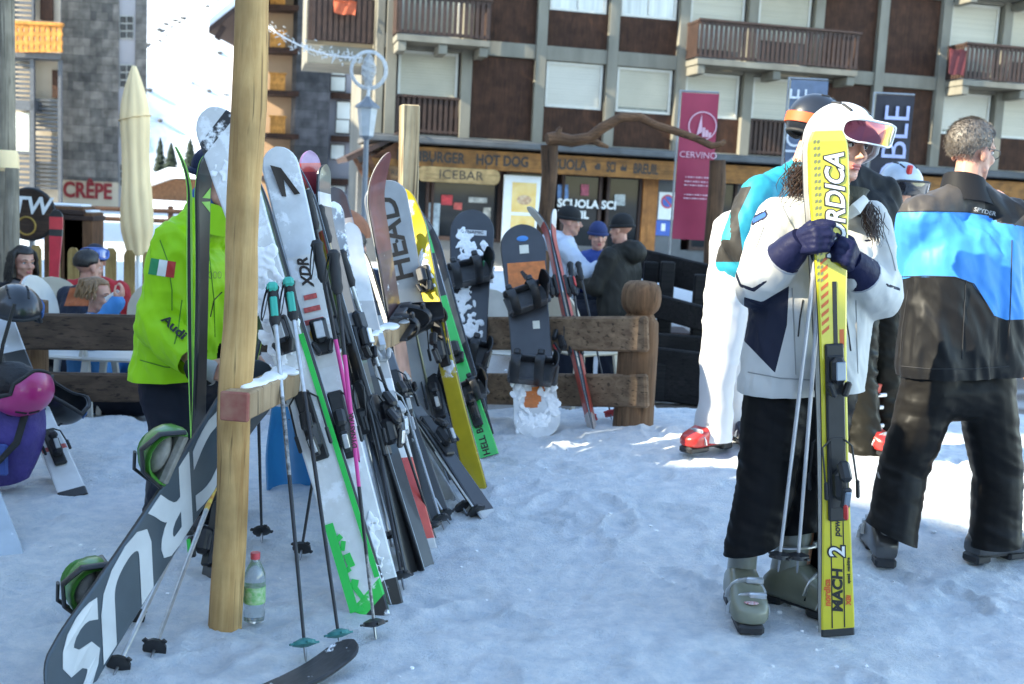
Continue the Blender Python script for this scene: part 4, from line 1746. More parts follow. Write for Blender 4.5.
# its fellow, seen edge on between the two
C_top = mat('grey_olive_topsheet', (.20, .20, .17), rough=.4, var=.3, scale=20, snow=.2)
ski('grey olive ski edge, standing between the two wide white skis', (382, 600), (243, 143), 1.68, (.125, .10, .118), C_top, BASEB, (-.9, -.4, .3), tip=.05, group=SKI_G)
D_top = mat('black_race_topsheet', (.02, .02, .024), rough=.3, coat=.4, var=.3, scale=16, ramp=[(0, (.02, .02, .024)), (.55, (.05, .05, .055)), (.72, (.30, .035, .03)), (.80, (.6, .6, .62)), (.90, (.25, .02, .04)), (.95, (.55, .06, .05)), (.97, (.30, .16, .34))], span=1.66, snow=.12)
for i, (bx, by, tx, ty, lb) in enumerate(((417, 566, 294, 147, 'slim dark ski with red and violet tip, front one of the dark pair'), (424, 563, 299, 152, 'slim dark ski with silver edge, rear one of the dark pair'))):
    ski(lb, (bx, by), (tx, ty), 1.66, (.108, .068, .095), D_top, BASEB, (.75, -.65, .2) if i else (-.8, -.5, 0), tip=.06, bind=.76, binds=(BLACK, DGREY), group=SKI_G)
E_top = mat('silver_dark_topsheet', (.25, .25, .26), rough=.35, coat=.3, var=.3, scale=12, snow=.15, ramp=[(0, (.03, .03, .035)), (.35, (.28, .27, .24)), (.6, (.10, .10, .11)), (.8, (.36, .36, .36))], span=1.6)
ski('bronze grey ski seen on its edge beside the pink poles', (403, 556), (300, 175), 1.58, (.104, .07, .095), E_top, BASEB, (-.95, -.3, 0), tip=.05, bind=.74, binds=(DGREY, LGREY), group=SKI_G)
Fr_top = mat('red_white_topsheet', (.6, .6, .6), rough=.35, coat=.3, var=.12, scale=20, snow=.15, ramp=[(0, (.5, .5, .5)), (.03, (.55, .06, .05)), (.26, (.68, .68, .68)), (.5, (.45, .43, .42)), (.75, (.6, .6, .6))], span=1.5)
ski('red and white ski with a bright red tail', (425, 546), (345, 225), 1.5, (.105, .07, .096), Fr_top, BASEB, (.5, -.85, .1), tip=.05, bind=.70, binds=(LGREY, SILV), group=SKI_G)
G_top = mat('black_white_topsheet', (.05, .05, .05), rough=.3, coat=.4, var=.2, snow=.1, ramp=[(0, (.5, .5, .5)), (.04, (.025, .025, .03)), (.3, (.06, .06, .06)), (.6, (.03, .03, .03))], span=1.3)
WEDGE = mat('white_sidewall', (.72, .72, .70), rough=.5, var=.1)
t = ski('short black ski with white sidewall leaning lowest in the bunch', (490, 517), (352, 318), 1.28, (.108, .074, .098), G_top, BASEB, (.62, -.6, .55), tip=.06, bind=.62, binds=(BLACK, LGREY), edge=WEDGE, group=SKI_G)
on_face(t, 'RCS TEAM', .05, .85, WHITEP, y=.0105, bold=.001)
ski('short dark ski with a pale edge lying behind the lowest black one', (478, 512), (338, 300), 1.32, (.106, .072, .096), G_top, BASEB, (-.6, .2, -.2), tip=.06, edge=WEDGE, group=SKI_G)

def board_binding(t, z, ang=0, c=None, c2=None, y0=.008, sc=1.0, openhb=.9, green=None):
    "strap binding on a snowboard deck"
    c = c or BLACK
    c2 = c2 or DGREY
    R = Matrix.Translation((0, y0, z)) @ Matrix.Rotation(ang, 4, 'Y') @ Matrix.Scale(sc, 4)
    mb = MB()
    mb.M = R
    mb.box((0, .012, 0), (.22, .022, .10), bev=.008)
    for s in (-1, 1):
        mb.box((.01, .04, s * .055), (.19, .06, .012), bev=.005)
    b = mb.build('binding', c2, t)
    mb = MB()
    mb.M = R
    rings = []
    for i in range(7):
        f = i / 6
        w_ = .055 * (1 - .25 * f * f)
        rings.append([V((-.10 - .07 * f * (1 - openhb) * 2, .03 + .19 * f * openhb, 0)) + V((.035 * (math.cos(a) - 1) * -1 * .6 + (.006 if k else 0), 0, w_ * math.sin(a))) for k in (0, 1) for a in ([PI * (-.5 + j / 8) for j in range(9)] if k == 0 else [PI * (.5 - j / 8) for j in range(9)])])
    mb.loft(rings)
    mb.build('highback', green or c, b)
    mb = MB()
    mb.M = R
    for x, hh in ((-.03, .13), (.075, .10)):
        pts = [(x, .03 + hh * math.sin(PI * i / 10), -.062 * math.cos(PI * i / 10)) for i in range(11)]
        mb.tube(pts, .021, 8, flat=.28, up=(0, 1, 0))
        mb.box((x, hh * .8 + .03, .05), (.03, .02, .03), bev=.006)
    mb.build('strap', c, b)
    return b


# HEAD board and the reddish one by the second post
HEADM = mat('grey_base_print', (.30, .32, .35), rough=.4, var=.15, scale=10, snow=.12)
t = ski('grey board with large dark letters leaning on the rail near the pale post', V((-.29, 5.50, H(-.3, 5.5))), (379, 172), 1.46, (.215, .17, .21), HEADM, HEADM, (.35, -1, .25), tip=.03, tail=.03, th_=.012,
        name='snowboard', cat='snowboard', round_tail=True, blunt=.42)
board_binding(t, .78, .25)
on_face(t, 'HEAD', .155, 1.18, INKM, x=.0, y=.0105, bold=.003)
REDB = mat('rusty_red_deck', (.16, .05, .045), rough=.35, coat=.3, var=.4, scale=7, snow=.15, ramp=[(0, (.45, .25, .17)), (.35, (.58, .35, .28)), (.55, (.10, .05, .05)), (.75, (.17, .05, .045))], span=1.5)
t = ski('rusty red snowboard with a raised tip seen from its edge', V((-.40, 5.22, H(-.4, 5.2))), (367, 150), 1.56, (.22, .18, .21), REDB, REDB, (.95, -.20, .1), tip=.10, tail=.04, th_=.014,
        name='snowboard', cat='snowboard', round_tail=True, blunt=.55, edge=mat('pale_edge', (.6, .58, .55), rough=.4))
RED_BOARD = t


board_binding(RED_BOARD, .80, .2)
# yellow skis in front of the pale post
YEL = mat('yellow_topsheet', (.60, .46, .03), rough=.35, coat=.3, var=.12, scale=12, snow=.3, snowscale=6)
t = ski('yellow ski with snow crusted middle in front of the pale post', (476, 486), (406, 186), 1.50, (.118, .082, .108), YEL, BASEB, (-.45, -.9, .2), tip=.09, bind=.86, binds=(BLACK, DGREY), group=SKI_G, sunk=.03)
snow_lumps(t, [(0, 1.05, .04), (-.01, 1.15, .035), (-.01, .6, .03)], 3, .012)
ski('yellow ski edge, close behind the snow crusted one', (470, 480), (402, 196), 1.48, (.118, .082, .108), YEL, BASEB, (.5, .8, -.1), tip=.03, group=SKI_G)
mb = MB()
GRN = mat('vivid_green_topsheet', (.03, .55, .10), rough=.35, coat=.3, var=.1, ramp=[(0, (.03, .50, .09)), (.62, (.03, .03, .03)), (.8, (.05, .5, .1)), (.93, (.03, .03, .03))], span=1.55)
t = ski('vivid green ski with black bindings under the snowy black board', (487, 453), (412, 215), 1.5, (.122, .09, .116), GRN, BASEB, (.1, -1, .25), tip=.05, bind=.42, binds=(BLACK, BLACK), group=SKI_G)
on_face(t, 'HELL BENT', .05, .13, INKM, y=.0105)
board_binding(t, .36, .15, sc=.95)
ski('thin grey ski tip curving up behind the yellow one', V((-.10, 6.3, H(-.1, 6.3))), (424, 196), 1.5, (.10, .07, .09), E_top, WEDGE, (-.9, -.4, 0), tip=.13, tipL=.25, group=SKI_G)

# snowboards on the fence behind
FB = lambda px, py: G(px, py)
BLKB = mat('black_graphic_deck', (.022, .022, .026), rough=.35, coat=.3, var=.4, scale=8, snow=.14, snowscale=7)
t = ski('black snowboard caked with snow leaning on the fence', (464, 426), (473, 209), 1.42, (.275, .235, .27), BLKB, BASEB, (.05, -1, .3), tip=.03, tail=.03, th_=.012, name='snowboard', cat='snowboard', round_tail=True, blunt=.5)
board_binding(t, .98, .3, sc=1.25)
board_binding(t, .46, -.2, sc=1.3)
snow_lumps(t, [(-.02, 1.12, .07), (.03, 1.20, .06), (-.05, 1.06, .07), (.05, 1.06, .07), (.03, .85, .05), (.03, .79, .05), (.05, .60, .07), (-.03, .62, .06)], 4, .012)
MB().box((-.06, .02, 1.05), (.07, .05, .07), bev=.02).build('green_pad', mat('dark_green_foam', (.02, .22, .10), rough=.7), t)
e = MB()
e.box((0, .0095, 1.27), (.18, .004, .035))
lay(e.build('name_plate', mat('pale_grey_print', (.6, .6, .6), rough=.5), t), t)
letters('DYNAMIC', .032, Matrix(((-1, 0, 0, 0), (0, 0, 1, .0185), (0, 1, 0, 1.27), (0, 0, 0, 1))), INKM, t, world=False, ext=.0005)
DRKB = mat('charcoal_deck', (.035, .035, .038), rough=.4, coat=.2, var=.3, scale=9, snow=.0, ramp=[(0, (.72, .73, .74)), (.36, (.035, .035, .04)), (.70, (.035, .035, .04))], span=1.36)
t = ski('charcoal snowboard with orange panel and snowy lower end leaning on the fence', (538, 434), (521, 221), 1.36, (.27, .235, .265), DRKB, BASEB, (-.02, -1, .3), tip=.03, tail=.03, th_=.012, name='snowboard', cat='snowboard', round_tail=True, blunt=.5, sunk=.04)
board_binding(t, .86, .3, sc=1.2)
board_binding(t, .40, -.2, sc=1.3)
ORP = mat('orange_print', (.62, .17, .03), rough=.5, var=.25, scale=30)
e = MB()
e.box((-.01, .0095, 1.02), (.225, .004, .19), bev=.0015)
lay(e.build('orange_panel', ORP, t), t)
e = MB()
for i in range(7):
    e.box((-.03 + .008 * i, .0125, .97 + .013 * i), (.03 - .003 * abs(i - 3), .003, .016), R=Matrix.Rotation(.4, 4, 'Y'))
lay(e.build('figure_print', INKM, t), t)
e = MB()
for i in range(16):
    rr = random.Random(i + 40)
    e.box((rr.uniform(-.045, .045), .0105, .28 + rr.uniform(-.07, .09)), (.045, .004, .04))
lay(e.build('orange_print', ORP, t), t)
e = MB()
e.ell((.0, .01, 1.27), (.035, .004, .018))
lay(e.build('blue_badge', mat('blue_print', (.06, .25, .62), rough=.4), t), t)
lay(MB().box((-.005, .0105, 1.20), (.055, .004, .055)).build('sticker', mat('cream_sticker', (.7, .66, .55), rough=.5), t), t)
snow_lumps(t, [(-.08, .30, .05), (.08, .32, .05), (.09, .42, .04), (-.09, .2, .05), (.05, .12, .06), (-.03, .1, .06)], 6, .012)
lay(MB().box((-.04, .0105, .70), (.04, .004, .05)).build('pale_badge', mat('cream_sticker'), t), t)

# red pair by the fence post with its poles
RED_T = mat('coral_red_topsheet', (.50, .07, .05), rough=.35, coat=.3, var=.15, ramp=[(0, (.55, .5, .48)), (.06, (.50, .08, .06)), (.62, (.45, .07, .05)), (.78, (.75, .72, .65)), (.95, (.05, .05, .05))], span=1.68)
ski('slim coral red ski by the fence, left one of the pair', (590, 428), (541, 203), 1.44, (.09, .06, .08), RED_T, BASEB, (-.97, -.12, .1), tip=.09, bind=.72, binds=(BLACK, REDP), group='coral red skis by the fence')
ski('slim coral red ski by the fence, right one of the pair', (595, 428), (547, 209), 1.42, (.09, .06, .08), RED_T, BASEB, (.95, -.32, .1), tip=.05, bind=.72, binds=(BLACK, REDP), group='coral red skis by the fence')
ski_pole('black ski pole hung by the coral red skis, nearer the skis', (592, 426), (570, 262), 1.2, shafts=(BLACK,), basket=REDP, group='poles by the coral red skis')
ski_pole('black ski pole with red basket close to the fence post', (612, 421), (578, 262), 1.2, shafts=(BLACK,), basket=REDP, group='poles by the coral red skis')

# ------------------------------------------------------------------ poles
TEAL = mat('teal_rubber', (.04, .42, .33), rough=.5, var=.1)
CARB = mat('speckled_carbon_shaft', (.05, .05, .055), rough=.35, metal=.3, var=.8, scale=90, col2=(.35, .35, .35))
BSH = mat('black_shaft', (.028, .028, .032), rough=.35, metal=.3, var=.2)
PINK = mat('pink_shaft', (.62, .05, .27), rough=.35, var=.1)
ski_pole('black ski pole with teal grip, left one of the near pair', (306, 662), (272, 283), 1.22, accent=TEAL, shafts=(BSH, BSH, CARB, SILV), basket=mat('teal_basket', (.03, .20, .19), rough=.5))
ski_pole('black ski pole with teal grip, right one of the near pair', (341, 652), (288, 278), 1.22, accent=TEAL, shafts=(BSH, BSH, BSH, SILV), basket=mat('teal_basket'))
def pink_pole(label, tip, top):
    t = ski_pole(label, tip, top, 1.26, shafts=(CARB, BSH, PINK, PINK, BSH))
    on_face(t, 'DYNASTAR', .022, .66, INKM, y=.0085, bold=.0006, align='CENTER')
    return t


pink_pole('pink and black ski pole tilted before the white ski', (376, 641), (333, 250), )
ski_pole('pink and black ski pole, the left and farther of the two', (386, 598), (316, 240), 1.26, shafts=(CARB, BSH, PINK, PINK, BSH))
ski_pole('slim silver ski pole with black basket, left of two by the red tail', (450, 524), (346, 345), 1.1, shafts=(SILV,))
ski_pole('slim silver ski pole with black basket, right of two by the red tail', (468, 516), (352, 330), 1.15, shafts=(SILV,))
ski_pole('short black ski pole standing behind the pine post', (262, 543), (256, 330), 1.05, shafts=(BSH,), strap=False)
ski_pole('bronze ski pole among the dark skis', (412, 540), (318, 205), 1.3, shafts=(mat('bronze_shaft', (.30, .24, .16), rough=.3, metal=.7),), strap=True)
ski_pole('dark ski pole with a thick black grip leaning over the dark pair', (400, 545), (292, 168), 1.3, shafts=(BSH, SILV))

# ski tip in the lower foreground
tp = G(353, 663)
dn = (G(296, 688) - tp).normalized()
ski('black ski tip poking into view on the snow at the lower edge', tp + dn * 1.5 + V((0, 0, .012)), tp + V((0, 0, .02)), 1.5, (.105, .07, .095), BASEB, BASEB, (0, 0, 1), tip=.05, sunk=0)
mb = None
# more gear in the tangle
OLIVE = mat('olive_shaft', (.20, .20, .12), rough=.35, metal=.4)
for k, (lb, b_, t_, L_, sh) in enumerate((
        ('grey ski pole with black grip behind the bronze ski', (392, 548), (306, 190), 1.25, (SILV, BSH)),
        ('white ski pole with black lettering leaning low over the short black ski', (482, 520), (358, 338), 1.2, (WEDGE,)),
        ('dark ski pole close to the red tail', (436, 538), (340, 250), 1.2, (BSH, BSH, SILV)),
        ('olive ski pole between the rusty board and the yellow ski', (446, 470), (390, 215), 1.15, (OLIVE,)))):
    ski_pole(lb, b_, t_, L_, shafts=sh)
for k, (lb, b_, t_, L_, sh) in enumerate((
        ('thin silver ski pole crossing low before the red tail', (418, 560), (368, 352), 1.0, (SILV,)),
        ('thin black ski pole crossing the white ski with red stripes', (404, 590), (352, 300), 1.2, (BSH,)),
        ('pale grey ski pole tilted between the dark pair and the red tail', (444, 530), (372, 300), 1.15, (mat('pale_grey_pole', (.45, .46, .48), rough=.35, metal=.4),)),
        ('short black ski pole leaning left under the wooden rail', (300, 560), (330, 372), .95, (BSH, CARB)))):
    ski_pole(lb, b_, t_, L_, shafts=sh)
ski('narrow black ski with thin white tip line beside the dark pair', (411, 570), (312, 165), 1.6, (.09, .062, .08), mat('black_line_topsheet', (.02, .02, .022), rough=.3, coat=.4, var=.3, snow=.15, ramp=[(0, (.03, .03, .03)), (.6, (.16, .16, .17)), (.63, (.03, .03, .03)), (.9, (.5, .5, .5)), (.93, (.03, .03, .03))], span=1.6), BASEB, (.9, -.4, .1), tip=.06, bind=.7, binds=(BLACK, SILV), group=SKI_G)
ski('narrow grey ski with snow on its face left of the rusty board', (408, 561), (328, 205), 1.55, (.09, .062, .08), mat('grey_snowy_topsheet', (.28, .29, .31), rough=.4, var=.3, snow=.45, snowscale=11), BASEB, (.5, -.85, .1), tip=.06, bind=.68, binds=(DGREY, SILV), group=SKI_G)
H_top = mat('dark_blue_grey_topsheet', (.05, .06, .08), rough=.35, coat=.4, var=.4, scale=9, snow=.2, ramp=[(0, (.02, .02, .02)), (.3, (.10, .11, .13)), (.5, (.03, .03, .035)), (.8, (.35, .36, .38)), (.92, (.04, .04, .05))], span=1.6)
ski('dark blue grey ski with white band behind the red tailed ski', (440, 520), (330, 190), 1.62, (.112, .075, .10), H_top, BASEB, (.4, -.9, .1), tip=.06, bind=.72, binds=(BLACK, LGREY), group=SKI_G)
ski('pale ski with scuffed base behind the rusty board', (448, 500), (352, 232), 1.45, (.11, .075, .10), mat('pale_scuffed_topsheet', (.5, .5, .5), rough=.4, var=.3, snow=.3), BASEB, (-.7, -.5, .1), tip=.06, bind=.66, binds=(DGREY, LGREY), group=SKI_G)
ski('black ski with silver binding close behind the yellow pair', (458, 486), (396, 240), 1.4, (.11, .075, .10), G_top, BASEB, (.1, -1, .1), tip=.05, bind=.62, binds=(BLACK, SILV), group=SKI_G)

# ------------------------------------------------------------------ big patterned board at the lower left
LFT = mat('slate_print', (.045, .065, .085), rough=.4, var=.15, scale=10)
LFT2 = mat('pale_grey_print_large', (.50, .52, .54), rough=.4, var=.12, scale=9)
PALEG = mat('pale_grey_topsheet', (.46, .48, .50), rough=.4, var=.12, scale=9, coat=.2)
bb = V((G(42, 712).x, G(42, 712).y, 0))
t = ski('big dark snowboard with pale flowing letters leaning left of the pine post', bb, (262, 372), 1.36, (.225, .20, .225), LFT, BASEB, (.985, -.20, .2), tip=.05, tail=.05, th_=.014, name='snowboard', cat='snowboard', round_tail=True, blunt=.45, sunk=0,
        edge=mat('black_edge', (.02, .02, .022), rough=.4))
me = text_mesh('CRUS', .34, .0008, .010, shear=.42)
xs = [v.co.x for v in me.vertices]
ys_ = [v.co.y for v in me.vertices]
me.transform(Matrix(((0, -1, 0, 0), (0, 0, 1, .0105), (-1, 0, 0, 0), (0, 0, 0, 1))) @ Matrix.Translation((-1.13, 0, 0)) @ Matrix.Diagonal((1.10 / (max(xs) - min(xs)), .190 / (max(ys_) - min(ys_)), 1, 1)) @ Matrix.Translation((-min(xs), -(max(ys_) + min(ys_)) / 2, 0)))
me.materials.append(LFT2)
lay(link('lettering', me, t), t)
GB = mat('moss_green_plastic', (.06, .22, .03), rough=.35, var=.3, coat=.3)
e = MB()


def goggle_like_binding(t, x, y, z, label=None):
    mb = MB()
    for i in range(14):
        pass


# bindings of that board stick out on its far side
for (px, py, Y, sc) in ((92, 586, bb.y + .42, .85), (168, 455, bb.y + .55, .95)):
    c = P(px, py, Y)
    Mb = frame((.35, .15, .9), (-.8, -.55, .25), c)
    rel = WM[t.name].inverted() @ Mb
    mb = MB()
    mb.M = rel
    rings = []
    for i in range(11):
        a = PI * (-.05 + 1.1 * i / 10)
        cc = V((0, .075 * math.sin(a) * sc, -.085 * math.cos(a) * sc))
        rings.append([cc + V((.055 * math.cos(b_), .012 * math.sin(b_) * math.sin(a), -.012 * math.sin(b_) * math.cos(a))) for b_ in [2 * PI * k / 10 for k in range(10)]])
    mb.loft(rings)
    mb.ell((.05, .03, 0), (.012, .05, .06))
    bn = mb.build('binding', GB, t)
    mb = MB()
    mb.M = rel
    mb.box((.0, -.005, 0), (.11, .03, .17), bev=.012)
    mb.ell((0, .03, 0), (.05, .03, .065))
    mb.build('footpad', mat('warm_grey_plastic', (.20, .19, .17), rough=.6, var=.3, scale=40), bn)
    mb = MB()
    mb.M = rel
    mb.tube([(-.05, .0, -.09), (-.05, .07, -.06), (-.045, .1, 0), (-.05, .07, .06), (-.05, 0, .09)], .016, 8, flat=.4)
    mb.tube([(.04, .0, -.1), (.05, .06, -.08), (.05, .08, -.03)], .014, 8, flat=.4)
    mb.build('strap', BLACK, bn)
# dark skis with orange and green bits standing behind the post foot
ski('dark ski with lime green sidewall standing behind the pine post', (209, 575), (262, 300), 1.1, (.10, .07, .09), D_top, BASEB, (-.6, -.7, .1), tip=.04, bind=.3, binds=(BLACK, NEON), edge=mat('lime_edge', (.40, .62, .04), rough=.4))
ORSH = mat('orange_decal_shaft', (.55, .20, .04), rough=.4, var=.6, scale=40, col2=(.7, .6, .1))
ski_pole('silver ski pole with orange decals, left one beside the big board', (112, 679), (222, 448), 1.1, shafts=(SILV, SILV, SILV, ORSH), basket=BLACK, group='silver poles left of the pine post', r0=.0098)
ski_pole('silver ski pole with orange decals, right one beside the big board', (150, 661), (228, 452), 1.1, shafts=(SILV, SILV, SILV, ORSH), basket=BLACK, group='silver poles left of the pine post', r0=.0098)
ski_pole('black ski pole with orange bands between the board and the silver poles', (128, 627), (215, 470), .85, shafts=(BSH, mat('orange_band', (.62, .12, .03), rough=.4), BSH), group='silver poles left of the pine post', strap=False)

# ------------------------------------------------------------------ left edge: leaning skis, bag and helmet
t = ski('black and white ski leaning at the left edge under the pink helmet', (73, 494), (-8, 300), 1.5, (.125, .10, .118), mat('white_black_topsheet', (.6, .6, .6), rough=.4, var=.15, snow=.2, ramp=[(0, (.02, .02, .02)), (.03, (.68, .68, .68)), (.2, (.55, .08, .06)), (.22, (.68, .68, .68)), (.5, (.05, .05, .05)), (.7, (.6, .62, .65))], span=1.5), BASEB, (.5, -.85, .2), tip=.05, bind=.45, group='skis leaning at the left edge')
ski('dark edged ski leaning left of the black and white one', (62, 480), (-30, 290), 1.5, (.125, .10, .118), mat('white_black_topsheet'), BASEB, (-.7, -.5, .2), tip=.05, group='skis leaning at the left edge')
ski('pale blue ski tail at the left edge', (8, 556), (-70, 330), 1.4, (.12, .09, .11), mat('pale_blue_topsheet', (.45, .52, .6), rough=.4, snow=.3), BASEB, (.6, -.8, .2), tip=.05, group='skis leaning at the left edge')
# bag
c = P(6, 440, 4.9)
t = thing('bag', 'violet and blue sports bag hanging at the left edge below the pink helmet', 'bag', V((c.x, c.y, c.z)))
mb = MB()
rings = []
for i in range(11):
    f = i / 10
    z = -.20 + .40 * f
    w_ = .10 + .06 * math.sin(PI * (f * .8 + .1))
    d_ = .09 * (.6 + .5 * math.sin(PI * f))
    rings.append([V((w_ * math.copysign(abs(math.cos(a)) ** .6, math.cos(a)) + .05 * (f - .5), d_ * math.copysign(abs(math.sin(a)) ** .6, math.sin(a)), z + .03 * math.cos(a))) for a in [2 * PI * k / 20 for k in range(20)]])
mb.loft(rings)
b = mb.build('bag_body', mat('violet_nylon', (.07, .05, .26), rough=.55, var=.4, scale=6, bump=.6, bscale=14, dist=.03), t)
mb = MB()
mb.tube([(-.1, -.10, .12), (-.06, -.16, 0), (.02, -.16, -.08), (.1, -.12, .02), (.12, -.08, .14)], .016, 8, flat=.35)
mb.tube([(-.05, .0, .2), (-.02, .02, .42), (.02, .05, .6)], .016, 8, flat=.35)
mb.build('strap', GRIPB, t)
mb = MB()
mb.box((.0, -.115, -.06), (.12, .02, .14), bev=.009)
mb.build('pocket', mat('blue_nylon', (.05, .10, .38), rough=.5, var=.3), t)
mb = MB()
mb.ell((.02, .02, .23), (.13, .10, .12))
mb.ell((-.08, .03, .2), (.1, .1, .1))
mb.build('dark_flap', mat('black_nylon', (.015, .014, .016), rough=.6, var=.3, bump=.6, bscale=20), t)


def helmet_mesh(t, R, mt, cut=-.30, brim=True, vents=True, rim_m=None):
    "ski helmet shell in a local frame: +Y forward, Z up; R radii"
    mb = MB()
    n, k = 40, 18
    rings = []
    for i in range(k + 1):
        rg = []
        for j in range(n):
            a = 2 * PI * j / n
            fwd = math.sin(a)
            low = cut - .42 * (1 - sstep(-.2, .75, fwd)) * 1.0 - .1 * math.exp(-((abs(math.cos(a)) - 1) / .3) ** 2)
            low = max(low, -.88)
            if fwd > .6:
                low = cut + .25
            a1 = math.asin(low)
            e = a1 + (PI / 2 - a1) * (i / k)
            e = min(e, PI / 2 - .01)
            bul = 1 + .02 * math.sin(3 * a) * math.cos(e)
            rg.append(V((R[0] * math.cos(e) * math.cos(a) * bul, R[1] * math.cos(e) * math.sin(a) * bul, R[2] * math.sin(e))))
        rings.append(rg)
    inner = [[p * .9 for p in r] for r in rings]
    mb.loft(inner[::-1] + rings, 0, True)
    sh = mb.build('shell', mt, t, sharp=50)
    mb = MB()
    pts = [p * 1.0 for p in rings[0]]
    mb.tube(pts + [pts[0], pts[1]], .009, 8, cap=False)
    mb.build('rim', rim_m or GRIPB, sh)
    if vents:
        for s in (-1, 1):
            for q in (.35, .75):
                mb = MB()
                d = V((s * .35, q - .45, .85)).normalized()
                p = V((R[0] * d.x, R[1] * d.y, R[2] * d.z)) * 1.0
                mb.box(p, (.012, .05, .008), R=frame(d, (0, 1, .0), (0, 0, 0)), bev=.003)
                mb.build('vent', GRIPB, sh)
    return sh


def goggles(t, R, lens_m, frame_m, strap_m, up=.15, gs=1.0, name='goggles', strap=True, back_m=None):
    "goggles worn on a helmet: local +Y forward"
    wd = .088
    n = 30
    fr, ln = [], []
    def pt(u, v, off):
        a = u * .95 * gs
        r = R[1] + off
        return V((math.sin(a) * (R[0] + off) * 1.02, math.cos(a) * r, up * R[2] + v * gs))
    outl = []
    for i in range(n):
        a = 2 * PI * i / n
        u = math.copysign(abs(math.cos(a)) ** .55, math.cos(a))
        v = .046 * math.copysign(abs(math.sin(a)) ** .7, math.sin(a))
        if math.sin(a) < 0:
            v *= 1 - .35 * math.exp(-(u / .28) ** 2)
        outl.append((u, v))
    mb = MB()
    rings = []
    for (s, off) in ((1.06, .0), (1.08, .03), (1.0, .042), (.88, .040), (.86, .01)):
        rings.append([pt(u * s, v * s, off) for u, v in outl])
    mb.loft(rings, 0, False)
    o = mb.build(name, frame_m, t)
    mb = MB()
    rings = []
    for s in (.9, .6, .3, .02):
        rings.append([pt(u * s, v * s, .037 + .006 * (1 - s)) for u, v in outl])
    mb.loft(rings, 0, False)
    mb.build('lens', lens_m, o)
    if strap:
        mb = MB()
        pts = []
        for i in range(25):
            a = 1.0 + (2 * PI - 2.0) * i / 24
            pts.append(V((math.sin(a) * (R[0] + .006) * 1.02, math.cos(a) * (R[1] + .006), (up * R[2]) * (1 if True else 0) - .0 + .0)))
        mb.tube(pts, .02, 8, flat=.22, up=(1, .2, 0), cap=True)
        mb.build('goggle_strap', strap_m, o)
    return o


def radial_strap(R, z, h, off=.006, a0=1.0, a1=2 * PI - 1.0, n=30):
    "a flat band round an ellipsoid at height z"
    mb = MB()
    rings = []
    k = math.sqrt(max(.05, 1 - (z / R[2]) ** 2))
    for i in range(n + 1):
        a = a0 + (a1 - a0) * i / n
        d = V((math.sin(a), math.cos(a), 0))
        p = lambda o, dz: V((d.x * (R[0] * k + o), d.y * (R[1] * k + o), z + dz))
        rings.append([p(-.004, -h / 2), p(off, -h / 2), p(off, h / 2), p(-.004, h / 2)])
    mb.loft(rings)
    return mb


c = P(22, 390, 4.85)
t = thing('ski_helmet', 'bright pink ski helmet hanging upside down at the left edge', 'helmet', frame((.25, -.2, -1), (-.5, -.5, .2), c))
helmet_mesh(t, (.12, .135, .115), mat('pink_gloss', (.50, .03, .20), rough=.3, coat=.5, var=.1), cut=-.05)
# goggles and dark boots lump hung on the rail
c = P(28, 303, 5.6)
for i, (px, py, Y, lb) in enumerate(((16, 309, 5.6, 'dark helmet with blue goggle strap on the left end of the fence'), (62, 400, 5.4, 'black helmet with straps hanging right of the pink one'))):
    c = P(px, py, Y)
    t = thing('ski_helmet', lb, 'helmet', frame((.2 - .5 * i, -.3, .8 - 1.4 * i), (.5, -.8, 0), c))
    helmet_mesh(t, (.125, .145, .12), mat('black_gloss', (.015, .016, .02), rough=.3, coat=.4), cut=-.1)
    radial_strap((.125, .145, .12), .01, .035).build('goggle_strap', mat('blue_strap', (.03, .10, .28), rough=.6), t)
# ------------------------------------------------------------------ fences
FGREY = wood('weathered_brown_rail', (.30, .20, .125), (.13, .08, .05), along='X', scale=1.8)
FDARK = wood('wet_shaded_rail', (.12, .078, .052), (.055, .035, .024), along='X', scale=1.8)  # wet wood, with its shade also put into the darker colour
LOGM = wood('weathered_log', (.23, .135, .075), (.10, .055, .03), along='Z', scale=1.8)


def rail(mb, a, b, w_, h_, mi=0, bev=.012):
    a, b = V(a), V(b)
    d = (b - a)
    R = Matrix.Rotation(math.atan2(d.y, d.x), 4, 'Z') @ Matrix.Rotation(-math.asin(d.z / d.length), 4, 'Y')
    mb.box((a + b) / 2, (d.length, w_, h_), mi, R=R, bev=bev)


pr = G(633, 424)
pr.z = H(pr.x, pr.y)
t = thing('log_fence', 'weathered two rail fence ending in a thick log post with a rounded knob', 'fence', pr)
mb = MB()
zz = [-.15, .0, .1, .5, .615, .64, .66, .665, .67, .69, .72, .76, .80, .835, .855, .862]
rr_ = [.118, .118, .116, .114, .108, .09, .078, .076, .08, .100, .112, .116, .112, .10, .075, .01]
scl = (P(635, 280, pr.y).z - pr.z) / .862
mb.tube([(.0, 0, z * scl) for z in zz], [r * 1.0 for r in rr_], 24)
mb.build('post', LOGM, t)
for k, (yl, yr, hh) in enumerate(((337, 334, .20), (392, 391, .19))):
    a, b = P(440, yl - 4, pr.y + .62), P(648, yr, pr.y - .15)
    mb = MB()
    rail(mb, a, b, .05, hh)
    mb.build('rail', FGREY, t, world=True)
px_ = P(470, 400, pr.y + .75)
mb = MB()
mb.tube([(px_.x, px_.y, -.3), (px_.x, px_.y, .62)], .09, 16)
mb.build('back_post', LOGM, t, world=True)
pl_ = G(60, 424)
t = thing('dark_fence', 'two rail fence, dark from wet and shade, left of the man in the green jacket', 'fence', pl_)
